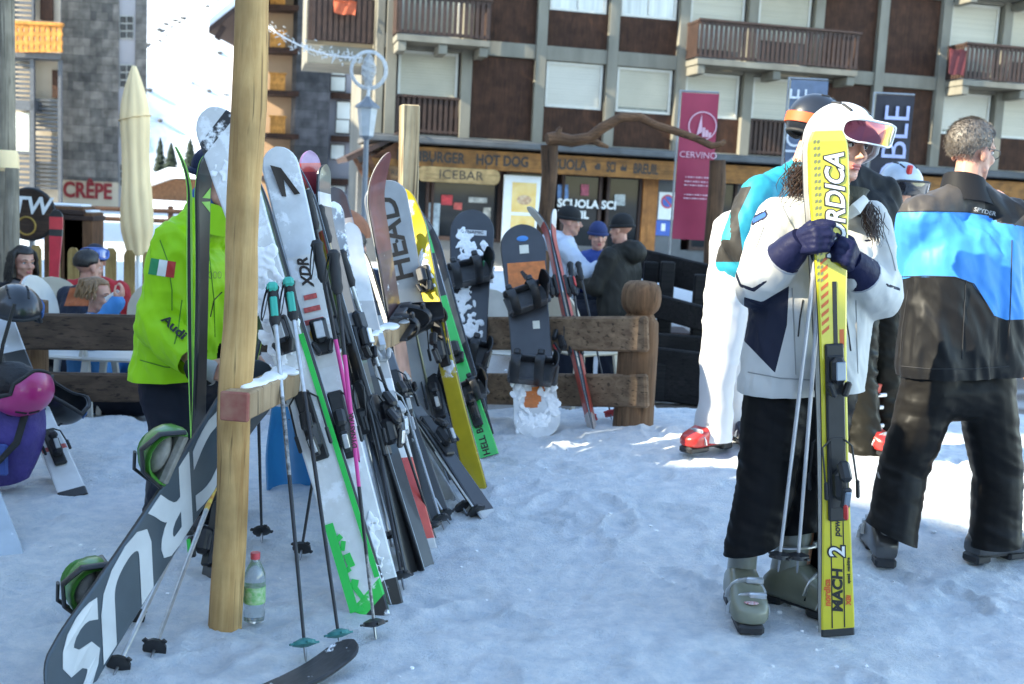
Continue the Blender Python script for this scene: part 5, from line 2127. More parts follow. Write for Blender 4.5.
for k, (yc, hh) in enumerate(((332, .205), (387, .165))):
    a, b = P(12, yc - 1, 6.25), P(300, yc + 3, 6.62)
    mb = MB()
    rail(mb, a, b, .05, hh)
    mb.build('rail', FDARK, t, world=True)
for px in (28, 232):
    p = P(px, 400, 6.25 + px * .0012 + .1)
    mb = MB()
    mb.tube([(p.x, p.y + .08, -.3), (p.x, p.y + .08, .66)], .08, 16)
    mb.build('back_post', LOGM, t, world=True)
# ================================================================== PEOPLE
SKIN = mat('skin', (.52, .29, .20), rough=.5, var=.12, scale=18, sss=.12, bump=.08, bscale=160, dist=.004, col2=(.56, .26, .19))
EYEW = mat('eye_white', (.7, .68, .65), rough=.2)
EYED = mat('eye_dark', (.03, .02, .015), rough=.15)
LIPM = mat('lips', (.42, .12, .11), rough=.4)


def pj(p):
    "pixel of a world point"
    q = V(p) - V((0, 0, CZ))
    z = q.dot(_f)
    return 512 + F * q.dot(_R) / z, 342 - F * q.dot(_U) / z


def lerp(a, b, t):
    return a + (b - a) * t


def ridge(p, s):
    return 1 - 2 * abs(noise.noise(V((p.x * s[0], p.y * s[1], p.z * s[2]))))


def finish(me, name, mats, t, wr=0.0, ws=(12, 12, 4), cuts=(), zone=None, decal=None, seed=0, folds=()):
    """fused garment -> child of t: cuts = [(point, normal)] keep the side against the normal; wrinkles; zone(p, n) -> float attribute"""
    if cuts:
        bm = bmesh.new()
        bm.from_mesh(me)
        for co, no in cuts:
            r_ = None
            if isinstance(co, tuple):
                co, r_ = co
            geo = bm.verts[:] + bm.edges[:] + bm.faces[:]
            if r_:
                fs = [f for f in bm.faces if (f.calc_center_median() - co).length < r_]
                ge = set(fs)
                vv = set(v for f in fs for v in f.verts)
                ee = set(e for f in fs for e in f.edges)
                geo = list(vv) + list(ee) + fs
            bmesh.ops.bisect_plane(bm, geom=geo, plane_co=co, plane_no=no, clear_outer=True)
        bm.to_mesh(me)
        bm.free()
    me.update()
    so_ = V((seed * 3.7, seed * 1.3, seed * 2.1))
    if wr:
        ns = [v.normal.copy() for v in me.vertices]
        for v, n_ in zip(me.vertices, ns):
            p = v.co + so_
            p = V((p.x + .35 * p.z, p.y + .2 * p.z, p.z + .25 * p.x)) + noise.noise_vector(p * 3.5) * .05
            d = ridge(p, ws) * .6 + ridge(p * 1.0 + V((5, 1, 2)), (ws[0] * 1.9, ws[1] * 1.9, ws[2] * 2.1)) * .28 + .3 * noise.noise(p * 3)
            k = 1.0
            for fo__ in folds:
                c, r_, g = fo__[:3]
                wgt = g * math.exp(-((v.co - c).length / r_) ** 2)
                if len(fo__) > 3:                       # creases across the limb
                    q = v.co.dot(fo__[3]) * fo__[4] + 3.2 * noise.noise(v.co * 6 + so_ * 2)
                    d += wgt * .75 * (1 - 2 * abs(math.sin(q)) ** .8) * (.45 + .9 * noise.noise(v.co * 6 + so_))
                else:
                    k += wgt
            v.co += n_ * (d - .35) * wr * k
    me.update()
    if zone:
        at = me.attributes.new('zone', 'FLOAT', 'POINT')
        at.data.foreach_set('value', [zone(v.co, v.normal) for v in me.vertices])
    me.transform(WM[t.name].inverted())
    me.materials.clear()
    for q in (mats if isinstance(mats, (list, tuple)) else [mats]):
        me.materials.append(q)
    me.polygons.foreach_set('use_smooth', [True] * len(me.polygons))
    me.name = name
    return link(name, me, t)


def poly_sd(pt, poly):
    "signed distance (px) to a polygon, positive inside"
    x, y = pt
    d = 1e9
    ins = False
    n = len(poly)
    for i in range(n):
        (ax, ay), (bx, by) = poly[i], poly[(i + 1) % n]
        if (ay > y) != (by > y) and x < (bx - ax) * (y - ay) / (by - ay) + ax:
            ins = not ins
        vx, vy = bx - ax, by - ay
        q = max(0, min(1, ((x - ax) * vx + (y - ay) * vy) / (vx * vx + vy * vy + 1e-9)))
        d = min(d, math.hypot(x - ax - q * vx, y - ay - q * vy))
    return d if ins else -d


def head_shapes(mb, HM, sc=1.0, female=False):
    o = mb.M
    mb.M = HM @ Matrix.Scale(sc, 4)
    mb.ell((0, -.012, .045), (.074, .094, .080), n=20, k=12)
    mb.ell((0, .022, -.03), (.060, .066, .080), n=18, k=12)
    mb.ell((0, .058, -.092), (.026, .024, .02))
    mb.cap((-.045, .03, -.06), (-.015, .062, -.09), .02, .018)
    mb.cap((.045, .03, -.06), (.015, .062, -.09), .02, .018)
    mb.cap((0, .084, .018), (0, .108, -.022), .0075, .0105)
    mb.cap((-.009, .092, -.028), (.009, .092, -.028), .0075, .0075)
    for s in (-1, 1):
        mb.cap((s * .012, .080, .03), (s * .044, .066, .028), .012, .011)
        mb.ell((s * .036, .060, -.02), (.024, .024, .022))
        mb.ell((s * .073, -.008, -.005), (.009, .020, .032), R=Matrix.Rotation(s * -.25, 4, 'Z'))
    mb.cap((-.016, .082, -.053), (.016, .082, -.053), .0065, .0065)
    mb.cap((-.013, .080, -.064), (.013, .080, -.064), .007, .007)
    mb.M = o


def head_frame(c, fwd, up=(0, 0, 1)):
    y = V(fwd).normalized()
    z = V(up)
    z = (z - y * z.dot(y)).normalized()
    x = y.cross(z)
    M_ = Matrix((x, y, z)).transposed().to_4x4()
    M_.translation = c
    return M_


def face_bits(t, HM, sc=1.0, iris=EYED):
    M_ = WM[t.name].inverted() @ HM @ Matrix.Scale(sc, 4)
    for s in (-1, 1):
        mb = MB()
        mb.M = M_
        mb.ell((s * .031, .072, .010), (.0125, .010, .0078), 0, n=12, k=8)
        mb.ell((s * .031, .0785, .010), (.006, .005, .006), 1, n=10, k=6)
        mb.build('eye', [EYEW, iris], t)
        mb = MB()
        mb.M = M_
        mb.tube([(s * .014, .088, .033), (s * .03, .086, .038), (s * .048, .071, .033)], [.003, .0035, .002], 6)
        mb.tube([(s * .018, .083, .0165), (s * .031, .083, .0195), (s * .045, .073, .014)], [.0016, .002, .0016], 6)
        mb.build('eyebrow', EYED, t)
    mb = MB()
    mb.M = M_
    mb.cap((-.015, .0855, -.0535), (.015, .0855, -.0535), .005, .005)
    mb.cap((-.012, .084, -.063), (.012, .084, -.063), .006, .006)
    mb.build('lips', LIPM, t)


def hand_shapes(mb, W_, d, nrm, side=1, curl=.5, s=1.0, fat=1.0, spread=.0, thumb=.5):
    "wrist, direction wrist->knuckles, direction the palm faces; side +1 right hand, -1 left"
    d = V(d).normalized()
    nrm = V(nrm)
    nrm = (nrm - d * nrm.dot(d)).normalized()
    t = d.cross(nrm) * side
    K = lambda a, b_, c: W_ + (d * a + t * b_ + nrm * c) * s
    for off in (.026, .008, -.010, -.026):
        mb.cap(K(.005, off * .6, 0), K(.082 - abs(off - .008) * .2, off, 0), .0145 * fat * s, .0125 * fat * s, 8)
    for off, L_ in ((.029, .076), (.010, .086), (-.010, .079), (-.028, .062)):
        p = K(.084 - abs(off - .01) * .25, off * (1 + spread), 0)
        ang = 0
        r_ = .0098 * fat * s
        for f_, b_ in ((.45, 55), (.32, 70), (.24, 45)):
            ang += rad(b_ * curl)
            q = p + (d * math.cos(ang) + nrm * math.sin(ang) + t * off * spread * 4) * L_ * f_ * s
            mb.cap(p, q, r_, r_ * .9, 8)
            p = q
            r_ *= .92
    p = K(.022, .026, .006)
    q = K(.052, .050, .014 + .012 * thumb)
    mb.cap(p, q, .0155 * fat * s, .0125 * fat * s, 8)
    r = q + (d * .85 + t * (.35 - .6 * thumb) + nrm * (.25 + .6 * thumb)).normalized() * .032 * s
    mb.cap(q, r, .0118 * fat * s, .0108 * fat * s, 8)
    q = r + (d * .9 - t * .35 * thumb + nrm * (.2 + .6 * thumb)).normalized() * .026 * s
    mb.cap(r, q, .0106 * fat * s, .0088 * fat * s, 8)


def foot(p, dx=0, dy=0):
    return V((p.x + dx, p.y + dy, H(p.x + dx, p.y + dy)))


def ski_boot(t, c, heading, shell, cuff, buckle=SILV, lean=.12, name='boot', logo=None, up=None, csc=1.0, nb=4):
    h = V((heading[0], heading[1], 0)).normalized()
    M_ = Matrix((V((h.y, -h.x, 0)), h, V((0, 0, 1)))).transposed().to_4x4()
    M_.translation = V(c)
    R = WM[t.name].inverted() @ M_ @ Matrix.Diagonal((1.22, 1.10, 1.12, 1))
    mb = MB()
    mb.M = R
    rings = []
    for (y, w_, h_, z0) in ((-.105, .012, .03, .05), (-.098, .034, .06, .03), (-.07, .042, .10, .022), (-.02, .043, .13, .022), (.03, .044, .125, .022), (.08, .048, .10, .022), (.12, .052, .082, .022),
                            (.155, .050, .066, .024), (.178, .040, .05, .028), (.19, .018, .034, .034)):
        rings.append([V((w_ * math.copysign(abs(math.cos(a)) ** .55, math.cos(a)), y, z0 + h_ / 2 + h_ / 2 * math.copysign(abs(math.sin(a)) ** .6, math.sin(a)))) for a in [2 * PI * k / 20 for k in range(20)]])
    mb.loft(rings)
    b = mb.build(name, shell, t, sharp=50)
    mb = MB()
    mb.M = R
    rings = []
    for (z, w_, d_, yo) in ((.075, .046, .072, -.030), (.12, .050, .074, -.030), (.17, .050, .070, -.026), (.22, .050, .066, -.018), (.27, .048, .060, -.012), (.31, .049, .058, -.008), (.315, .044, .052, -.008), (.28, .04, .048, -.01)):
        rings.append([V((w_ * csc * math.cos(a), yo + lean * (z - .1) + d_ * csc * math.sin(a), z + .018 * math.sin(a) * (1 if z > .25 else .3))) for a in [2 * PI * k / 22 for k in range(22)]])
    mb.loft(rings, 0, False)
    mb.build('cuff', cuff, b, sharp=50)
    mb = MB()
    mb.M = R
    mb.box((0, .125, .014), (.072, .13, .03), bev=.008)
    mb.box((0, -.07, .016), (.068, .075, .034), bev=.008)
    mb.box((0, .02, .022), (.05, .12, .014), bev=.004)
    mb.build('sole', BLACK, b)
    for (y, z, w_, up_) in ((.115, .098, .052, .0), (.065, .128, .049, .02), (.035, .20, .056, .9), (.055, .262, .058, .9)):
        mb = MB()
        mb.M = R
        pts = []
        for i in range(9):
            a = PI * (-.02 + 1.04 * i / 8)
            if up_ < .5:
                pts.append(V((w_ * 1.0 * math.cos(a), y + .012 * math.sin(a), z - .055 + (.057 + .0) * math.sin(a))))
            else:
                yo = -.02 + lean * (z - .1) + (.004 if z > .25 else 0)
                pts.append(V((w_ * 1.02 * math.cos(a), yo + .074 * math.sin(a), z + .012 * math.sin(a))))
        mb.tube(pts, .011, 6, flat=.4, up=(0, 0, 1) if up_ > .5 else (0, 1, 0))
        p = pts[5]
        mb.box(p + V((0, .005, .005)), (.048, .016, .020), bev=.004)
        mb.build('buckle', buckle, b)
        nb -= 1
        if nb == 0:
            break
    if logo:
        mb = MB()
        mb.M = R
        mb.ell((.0, .158, .088), (.02, .016, .003), 0)
        mb.build('badge', logo, b)
    return b


def limb_body(mb, J, sc=1.0):
    "slim continuous body under the clothes"
    for s in 'LR':
        mb.cap(J['sh' + s], J['el' + s], .042 * sc, .036 * sc)
        mb.cap(J['el' + s], J['wr' + s], .036 * sc, .027 * sc)
        mb.cap(J['hip' + s], J['kn' + s], .070 * sc, .05 * sc)
        mb.cap(J['kn' + s], lerp(J['kn' + s], J['an' + s], .72), .048 * sc, .036 * sc)
        mb.cap(J['sh' + s], lerp(J['ne'], J['sh' + s], .15), .035 * sc, .045 * sc)
        mb.cap(lerp(J['hip' + s], J['hip' + ('R' if s == 'L' else 'L')], .2), lerp(lerp(J['sh' + s], J['sh' + ('R' if s == 'L' else 'L')], .38), (J['hipL'] + J['hipR']) / 2, .28), .085 * sc, .07 * sc)
    mb.cap(J['ne'], J['hd'] + (J['ne'] - J['hd']) * .25, .053 * sc, .05 * sc)


def jacket_shapes(mb, J, hem, w_=.13, rc=.125, ra=(.075, .066, .056), hemr=.135, hw=.5, sh=.068, collar=.062):
    mid = lambda a, b_: (J[a] + J[b_]) / 2
    shc, hpc = mid('shL', 'shR'), hem
    for s in 'LR':
        o = 'R' if s == 'L' else 'L'
        vs_ = (J['sh' + s] - J['sh' + o])
        vh = (J['hip' + s] - J['hip' + o])
        vh = vh.normalized() * max(.01, vs_.length * hw)
        a = hpc + vh * .5
        ch = shc + vs_ * .24 + (hpc - shc) * .24
        mb.cap(a, ch, hemr, rc, 14)
        mb.cap(ch, J['sh' + s] + (shc - J['sh' + s]) * .30 + (hpc - shc) * .06, rc * .95, sh * 1.35, 14)
        mb.cap(J['sh' + s] + (shc - J['sh' + s]) * .1, J['ne'] + (shc - J['ne']) * .15, sh * 1.1, collar * 1.1, 12)
        mb.cap(J['sh' + s], J['el' + s], ra[0] * 1.02, ra[1], 12)
        mb.cap(J['el' + s], J['wr' + s], ra[1], ra[2], 12)
    mb.cap(hpc, shc + (hpc - shc) * .22, hemr * .95, rc * 1.05, 14)
    mb.cap(shc, J['ne'], collar * 1.2, collar, 12)


def trouser_shapes(mb, J, r=(.102, .082, .088, .092), drop=.0):
    for s in 'LR':
        o = 'R' if s == 'L' else 'L'
        mb.cap(J['hip' + s], J['kn' + s], r[0], r[1], 14)
        mb.cap(J['kn' + s], lerp(J['kn' + s], J['an' + s], .5), r[1], r[2] * .97, 14)
        mb.cap(lerp(J['kn' + s], J['an' + s], .5), lerp(J['kn' + s], J['an' + s], 1.0 + drop), r[2] * .97, r[3], 14)
        up_ = (J['shL'] + J['shR']) / 2 - (J['hipL'] + J['hipR']) / 2
        mb.cap(J['hip' + s], J['hip' + s] + up_ * .28, r[0] * 1.02, r[0] * .9, 14)
    mb.cap(J['hipL'], J['hipR'], r[0] * 1.0, r[0] * 1.0, 14)


def px_joints(spec):
    return {k: P(*v) for k, v in spec.items()}


def person(label, base, J, group=None):
    return thing('person', label, 'person', V(base), group)


def hair_cap(t, HM, m_, sc=1.0, front=.55, low=-.35, thick=1.07, seed=1, fuzz=0, fl=.02, ears=True):
    "short hair: a shell over the cranium plus fine blades"
    rr = random.Random(seed)
    Mh = WM[t.name].inverted() @ HM @ Matrix.Scale(sc, 4)
    mb = MB()
    mb.M = Mh
    n, k = 40, 16
    rings = []
    spots = []
    for i in range(k + 1):
        rg = []
        for j in range(n):
            a = 2 * PI * j / n
            f_ = math.sin(a)
            lo = low if f_ < .1 else low + (front - low) * sstep(.1, .6, f_)
            if ears and -.35 < f_ < .35:
                lo = max(lo, low + .35)
            a1 = math.asin(max(-.95, min(.95, lo)))
            e = a1 + (PI / 2 - .01 - a1) * i / k
            d = V((.074 * math.cos(e) * math.cos(a), .094 * math.cos(e) * math.sin(a), .080 * math.sin(e)))
            th_ = thick + .010 * noise.noise(d * 22 + V((seed, 0, 0))) + .002 * noise.noise(d * 140)
            p = d * (th_ if i > 0 else 1.0)
            rg.append(p + V((0, -.012, .045)))
            spots.append((rg[-1], d.normalized()))
        rings.append(rg)
    mb.loft(rings, 0, True)
    for i in range(fuzz):
        p, d = rr.choice(spots)
        p = p + V((rr.gauss(0, .004), rr.gauss(0, .004), rr.gauss(0, .004)))
        dr = (d * .45 + V((rr.gauss(0, .15), -.45 + rr.gauss(0, .15), -.6 + rr.gauss(0, .12)))).normalized()
        s = dr.orthogonal().normalized() * .0008
        q = p + dr * fl * rr.uniform(.5, 1.2)
        mb.add([p - s, p + s, q], [(0, 1, 2)])
    return mb.build('hair', m_, t, sharp=60)


def cloth(name, col=None, **k):
    a = dict(rough=.6, var=.10, scale=5, bump=.22, bscale=9, dist=.02, sheen=0, spec=.25 if col is None or max(col[:3]) > .06 else .12, stretch=(1, 1, .45))
    a.update(k)
    return mat(name, col, **a)


# ------------------------------------------------------------------ 1. woman with the yellow skis
J = px_joints(dict(hd=(841, 147, 3.90), ne=(831, 203, 3.90), shR=(778, 221, 3.90), shL=(868, 224, 3.95), elR=(757, 287, 3.84), elL=(879, 296, 3.86), wrR=(790, 254, 3.74), wrL=(856, 270, 3.75),
                   hipR=(778, 392, 3.88), hipL=(822, 394, 3.92), knR=(766, 482, 3.80), knL=(806, 490, 3.88), anR=(748, 572, 3.76), anL=(798, 590, 3.84)))
gb = G(772, 622)
t = woman = person('woman in a white ski jacket and white helmet holding yellow skis upright', gb, J)
mb = MB()
limb_body(mb, J)
HMw = head_frame(J['hd'], (.50, -.86, -.10), (.08, 0, 1))
head_shapes(mb, HMw, 1.0)
finish(fuse(mb, .0055, 4), 'body', SKIN, t)
face_bits(t, HMw)
mb = MB()
hem = (J['hipR'] + J['hipL']) / 2 + V((.0, 0, .0))
jacket_shapes(mb, J, hem, hemr=.145, rc=.132, ra=(.080, .078, .060), hw=.48)
mb.cap(P(800, 395, 3.9), P(800, 300, 3.9), .15, .15)
HEMW = (P(795, 390, 3.9), V((.07, 0, -1)).normalized())
NAVY = (.012, .014, .03)
WJ = cloth('white_jacket', None, ramp=[(0, (.56, .55, .525)), (.5, (.013, .016, .035)), (.8, (.03, .10, .35))], attr='zone', var=.06, bump=.3, bscale=9, dist=.02)
PAN = [(744, 297), (762, 302), (789, 286), (787, 325), (775, 373), (744, 341)]
BL1, BL2 = [(752, 219), (765, 212), (766, 216), (753, 223)], [(736, 270), (741, 284), (753, 288), (766, 280), (767, 282), (754, 292), (740, 287), (734, 273)]
BL3 = [(886, 283), (900, 288), (900, 291), (886, 286)]
BL4 = [(864, 240), (872, 239), (872, 241), (865, 242)]


def zw(p, n_):
    q = pj(p)
    if n_.dot(V((0, 0, CZ)) - p) < 0:
        return .2
    d = max(poly_sd(q, PAN), max(poly_sd(q, b_) for b_ in (BL2, BL3, BL4)))
    d2 = poly_sd(q, BL1)
    if d2 > -2:
        return .8 + d2 * .05
    return .5 + max(-.3, min(.25, d * .05))


me = fuse(mb, .0085, 7)
finish(me, 'jacket', WJ, t, wr=.012, ws=(13, 13, 6), cuts=[HEMW],
       zone=zw, folds=[(J['elR'], .13, .8, (J['wrR'] - J['elR']).normalized(), 42), (lerp(J['elR'], J['shR'], .5), .11, .7, (J['elR'] - J['shR']).normalized(), 36), (J['elL'], .13, .8, (J['wrL'] - J['elL']).normalized(), 42), (lerp(J['elL'], J['shL'], .5), .11, .6, (J['elL'] - J['shL']).normalized(), 36), (P(800, 385, 3.9), .14, .3)])
# collar with a grey green neck warmer
mb = MB()
Jn = J['ne']
NF = frame(V((.25, -.1, 1)), (.6, -.78, 0), Jn + V((.0, -.0, -.035)))
mb.M = WM[t.name].inverted() @ NF
rings = []
for (z, r_, o_) in ((0, .098, 0), (.04, .088, .004), (.08, .082, .010), (.095, .085, .012), (.088, .076, .012), (.03, .07, .0)):
    rings.append([V((r_ * math.cos(a), r_ * 1.05 * math.sin(a) + o_, z + .02 * math.sin(a))) for a in [2 * PI * k / 24 for k in range(24)]])
mb.loft(rings, 0, False)
mb.build('collar', cloth('grey_green_fleece', (.07, .07, .055), bscale=60, stretch=(1, 1, 1)), t)
for (x0, y0, x1, y1) in ((872, 207, 858, 226), (860, 224, 852, 243)):
    pass
mb = MB()
a_, b_, c_ = P(846, 214, 3.76), P(866, 199, 3.77), P(868, 206, 3.765)
mb.tube([P(847, 216, 3.78), P(856, 209, 3.765), P(866, 198, 3.79)], [.016, .022, .014], 10, flat=.35, up=(0, -1, 0))
mb.build('collar_flap', cloth('white_flap', (.72, .70, .64)), t, world=True)
# trousers
mb = MB()
trouser_shapes(mb, J, (.118, .099, .097, .100), .0)
BLKT = cloth('black_ski_trousers', (.008, .008, .009), rough=.5, var=.25)
finish(fuse(mb, .0095, 7), 'trousers', BLKT, t, wr=.010, ws=(6, 6, 15), seed=3, cuts=[((lerp(J['knR'], J['anR'], .72), .24), V((.30, 0, -1)).normalized()), ((lerp(J['knL'], J['anL'], 1.02), .2), V((0, 0, -1)))],
       folds=[(J['knR'], .12, .6, V((.2, 0, .98)), 38), (J['anR'], .14, .8, V((-.2, 0, .98)), 40), (J['anL'], .14, .8, V((0, 0, 1)), 42)])
OLV = mat('olive_grey_shell', (.18, .185, .135), rough=.35, coat=.25, var=.15, scale=12)
OLC = mat('clear_grey_cuff', (.22, .23, .20), rough=.3, coat=.3, var=.2, scale=12)
LOGO = mat('badge_red', (.45, .05, .05), rough=.4, var=.6, scale=120, col2=(.6, .6, .6))
c = G(742, 622)
ski_boot(t, V((J['anR'].x - .012, J['anR'].y + .02, c.z)), (-.02, -1), OLV, OLC, logo=LOGO, lean=.0, csc=.80, nb=2)
a, b_ = G(764, 602), G(824, 623)
hd_ = (b_ - a)
ski_boot(t, foot(J['anL'], -.01, .0), hd_, OLV, OLC, lean=.0, csc=.82, nb=3)
# hair
HAIRB = mat('dark_brown_hair', (.045, .022, .014), rough=.45, var=.5, scale=40, stretch=(3, 3, .6))
rr = random.Random(11)
mb = MB()
for i in range(190):
    a = P(rr.gauss(804, 7), rr.uniform(158, 182), 3.88 + rr.uniform(-.04, .07))
    L_ = rr.uniform(.05, .13)
    ph = rr.uniform(0, 6)
    mb.tube([a + V((-.25 * L_ * k / 5 + .010 * math.sin(ph + k * 1.7), .008 * math.cos(ph + k * 1.5), -L_ * k / 5)) for k in range(6)], [.0012, .0016, .0016, .0014, .001, .0004], 4)
mb.build('hair', HAIRB, t, world=True)
mb = MB()
for i in range(100):
    a = P(rr.gauss(868, 4.5), rr.uniform(200, 216), 3.83 + rr.uniform(-.05, .04))
    L_ = rr.uniform(.06, .12)
    ph = rr.uniform(0, 6)
    mb.tube([a + V((.22 * L_ * k / 5 + .008 * math.sin(ph + k * 1.5), -.03 * k / 5 + .006 * math.cos(ph + k), -L_ * k / 5)) for k in range(6)], [.0012, .0016, .0016, .0014, .001, .0004], 4)
mb.build('hair', HAIRB, t, world=True)
# helmet and goggles
WHG = mat('white_gloss_helmet', (.72, .73, .76), rough=.25, coat=.5, var=.05)
LENS = mat('mirror_lens', None, rough=.12, metal=.75, coat=.8, ramp=[(0, (.5, .5, .4)), (.10, (.62, .60, .08)), (.20, (.72, .48, .03)), (.33, (.42, .16, .05)), (.38, (.22, .045, .07)), (.75, (.17, .04, .075))], axis='X', span=.2, off=.1, var=.05)
HH = head_frame(J['hd'] + V((-.004, .01, .022)), (.40, -.90, -.20), (.05, .1, 1))
hx = thing('ski_helmet', 'white ski helmet with white framed mirrored goggles worn by the woman', 'helmet', HH)
helmet_mesh(hx, (.118, .134, .128), WHG, cut=-.02, rim_m=mat('pale_grey_rim', (.5, .5, .52), rough=.5))
gg = goggles(hx, (.118, .134, .128), LENS, mat('white_goggle_frame', (.72, .72, .72), rough=.4), GRIPB, up=.40, strap=False, gs=.86)
# gloves
GLV = cloth('navy_glove', (.012, .014, .045), rough=.5, bscale=30, stretch=(1, 1, 1))
GLG = mat('grey_cuff_trim', (.35, .36, .40), rough=.6)
SKY_ = 3.66


def glove(t, wr, d, nrm, side, m_, curl, s, fat, cuffd, name='glove', vox=.0045):
    mb = MB()
    hand_shapes(mb, wr, d, nrm, side, curl, s, fat, thumb=.6)
    me = fuse(mb, vox, 4)
    g = finish(me, name, m_, t, wr=.002, ws=(30, 30, 40))
    mb = MB()
    cd_ = V(cuffd).normalized()
    mb.tube([wr - cd_ * .085, wr - cd_ * .075, wr - cd_ * .03, wr + cd_ * .01, wr + cd_ * .03], [.058, .064, .056, .046, .04], 18)
    mb.build('glove_cuff', m_, g, world=True)
    mb = MB()
    mb.tube([wr - cd_ * .080, wr - cd_ * .072], [.0655, .0655], 18)
    mb.build('cuff_trim', GLG, g, world=True)
    return g


w1 = P(797, 244, 3.70)
glove(t, w1, (.10, -.16, .045), (.45, .8, -.1), 1, GLV, .95, 1.04, 1.6, (w1 - J['elR']))
w2 = P(853, 264, 3.72)
glove(t, w2, (-.09, -.16, .09), (-.45, .8, -.1), -1, GLV, .95, 1.04, 1.6, (w2 - J['elL']))

# the yellow skis and poles she holds
YW = [(0, (.02, .02, .02)), (.012, (.58, .50, .02)), (.965, (.55, .55, .06)), (.985, (.60, .56, .40))]
YT = mat('lemon_yellow_topsheet', None, rough=.3, coat=.4, var=.10, scale=9, ramp=YW, span=1.67)
sb = G(838, 636)
st = P(827, 110, 3.70)
st = sb + (st - sb).normalized() * 1.68
t = ski('yellow race ski held upright by the woman, lettered front ski', sb, st, 1.68, (.136, .088, .114), YT, mat('pale_ski_base', (.62, .60, .55), rough=.4, var=.2), (.12, -1, .05), tip=-.0, th_=.016, bind=.68, binds=(BLACK, mat('grey_blue_cover', (.25, .30, .36), rough=.3, metal=.3)), sunk=.0,
        blunt=.7, edge=mat('pale_rim', (.62, .60, .55), rough=.4))
INKB = mat('black_ink', (.012, .012, .012), rough=.4)
WINK = mat('white_ink', (.78, .78, .76), rough=.4)
# plate under the binding
mb = MB()
mb.box((0, .017, .68), (.062, .018, .58), bev=.005)
mb.build('binding_plate', BLACK, t)
letters_y = .0105
o1 = on_face(t, 'NORDICA', .088, 1.405, INKB, x=-.020, y=.0100, shear=.25, bold=.0060, squash=.86)
o2 = on_face(t, 'NORDICA', .088, 1.405, WINK, x=-.020, y=.0118, shear=.25, bold=.0018, squash=.86)
on_face(t, 'MACH', .046, .155, INKB, x=.0, y=.0105, shear=.15, bold=.002, squash=1.1)
on_face(t, '2', .075, .285, INKB, x=.0, y=.0103, bold=.006, shear=.1)
on_face(t, '2', .075, .285, WINK, x=.0, y=.0118, bold=.001, shear=.1)
on_face(t, 'power', .030, .375, INKB, x=.0, y=.0105, shear=.2, bold=.0008)
ORI = mat('orange_ink', (.62, .12, .02), rough=.4)
on_face(t, 'nordica', .030, .15, ORI, x=.036, y=.0105, bold=.0012, shear=.15)
on_face(t, 'XBi', .022, .12, ORI, x=-.036, y=.0105, bold=.001, shear=.15)
on_face(t, 'speed  machine', .014, .22, INKB, x=-.037, y=.0105, bold=.0004)
mb = MB()
for x in (-.021, .021):
    mb.box((x, .0098, .24), (.0035, .002, .42))
mb.box((-.012, .0098, 1.02), (.004, .002, .30))
mb.box((-.006, .0098, 1.04), (.012, .002, .26))
lay(mb.build('dark_line', INKB, t), t)
mb = MB()
for i in range(9):
    mb.add([(.038, .0098, 1.0 + i * .028), (.014, .0098, 1.018 + i * .028), (.013, .0098, 1.031 + i * .028), (.038, .0098, 1.012 + i * .028)], [(0, 1, 2, 3)])
lay(mb.build('orange_stroke', ORI, t), t)
mb = MB()
mb.box((-.028, .0098, .985), (.014, .002, .06))
lay(mb.build('orange_block', ORI, t), t)
mb = MB()
rr = random.Random(3)
for i in range(22):
    for x in (.033, .045):
        z = 1.17 + i * .021
        mb.add([(x + .005, .0098, z), (x - .003, .0098, z + .004), (x - .004, .0098, z + .013), (x + .004, .0098, z + .009)], [(0, 1, 2, 3)])
lay(mb.build('grey_flecks', mat('grey_ink', (.22, .22, .10), rough=.4), t), t)
# white fox-head shaped plate above the binding
mb = MB()
mb.prism([(-.028, .965), (-.020, .945), (-.012, .955), (.012, .955), (.020, .945), (.028, .965), (.024, .925), (.020, .895), (.0, .872), (-.020, .895), (-.024, .925)], .009, .024)
for x in (-.01, .01):
    mb.ell((x, .025, .918), (.004, .002, .005), 1)
mb.build('tip_plate', [mat('white_gloss_plate', (.72, .72, .72), rough=.3), INKB], t)
mb = MB()
mb.box((.012, .115, .44), (.014, .02, .05), bev=.006)
mb.build('release_tab', REDP, t)
t = ski('yellow race ski held upright by the woman, rear ski of the pair', sb + V((.0, .035, 0)), st + V((-.008, .034, 0)), 1.68, (.136, .088, .114), YT, mat('pale_ski_base'), (-.1, 1, .05), tip=.0, th_=.016, bind=.68, sunk=.0, blunt=.7)
for lb, px, py, tx, ty in (('light grey ski pole hanging from her gloves, left one', 778, 572, 818, 300), ('light grey ski pole hanging from her gloves, right one', 797, 573, 822, 300)):
    ski_pole(lb, P(px, py, 3.62), P(tx + 3, ty - 86, 3.69), 1.1, shafts=(mat('pale_grey_shaft', (.50, .50, .52), rough=.35, metal=.4),) if True else None, group='poles held by the woman', strap=False, r0=.0085)

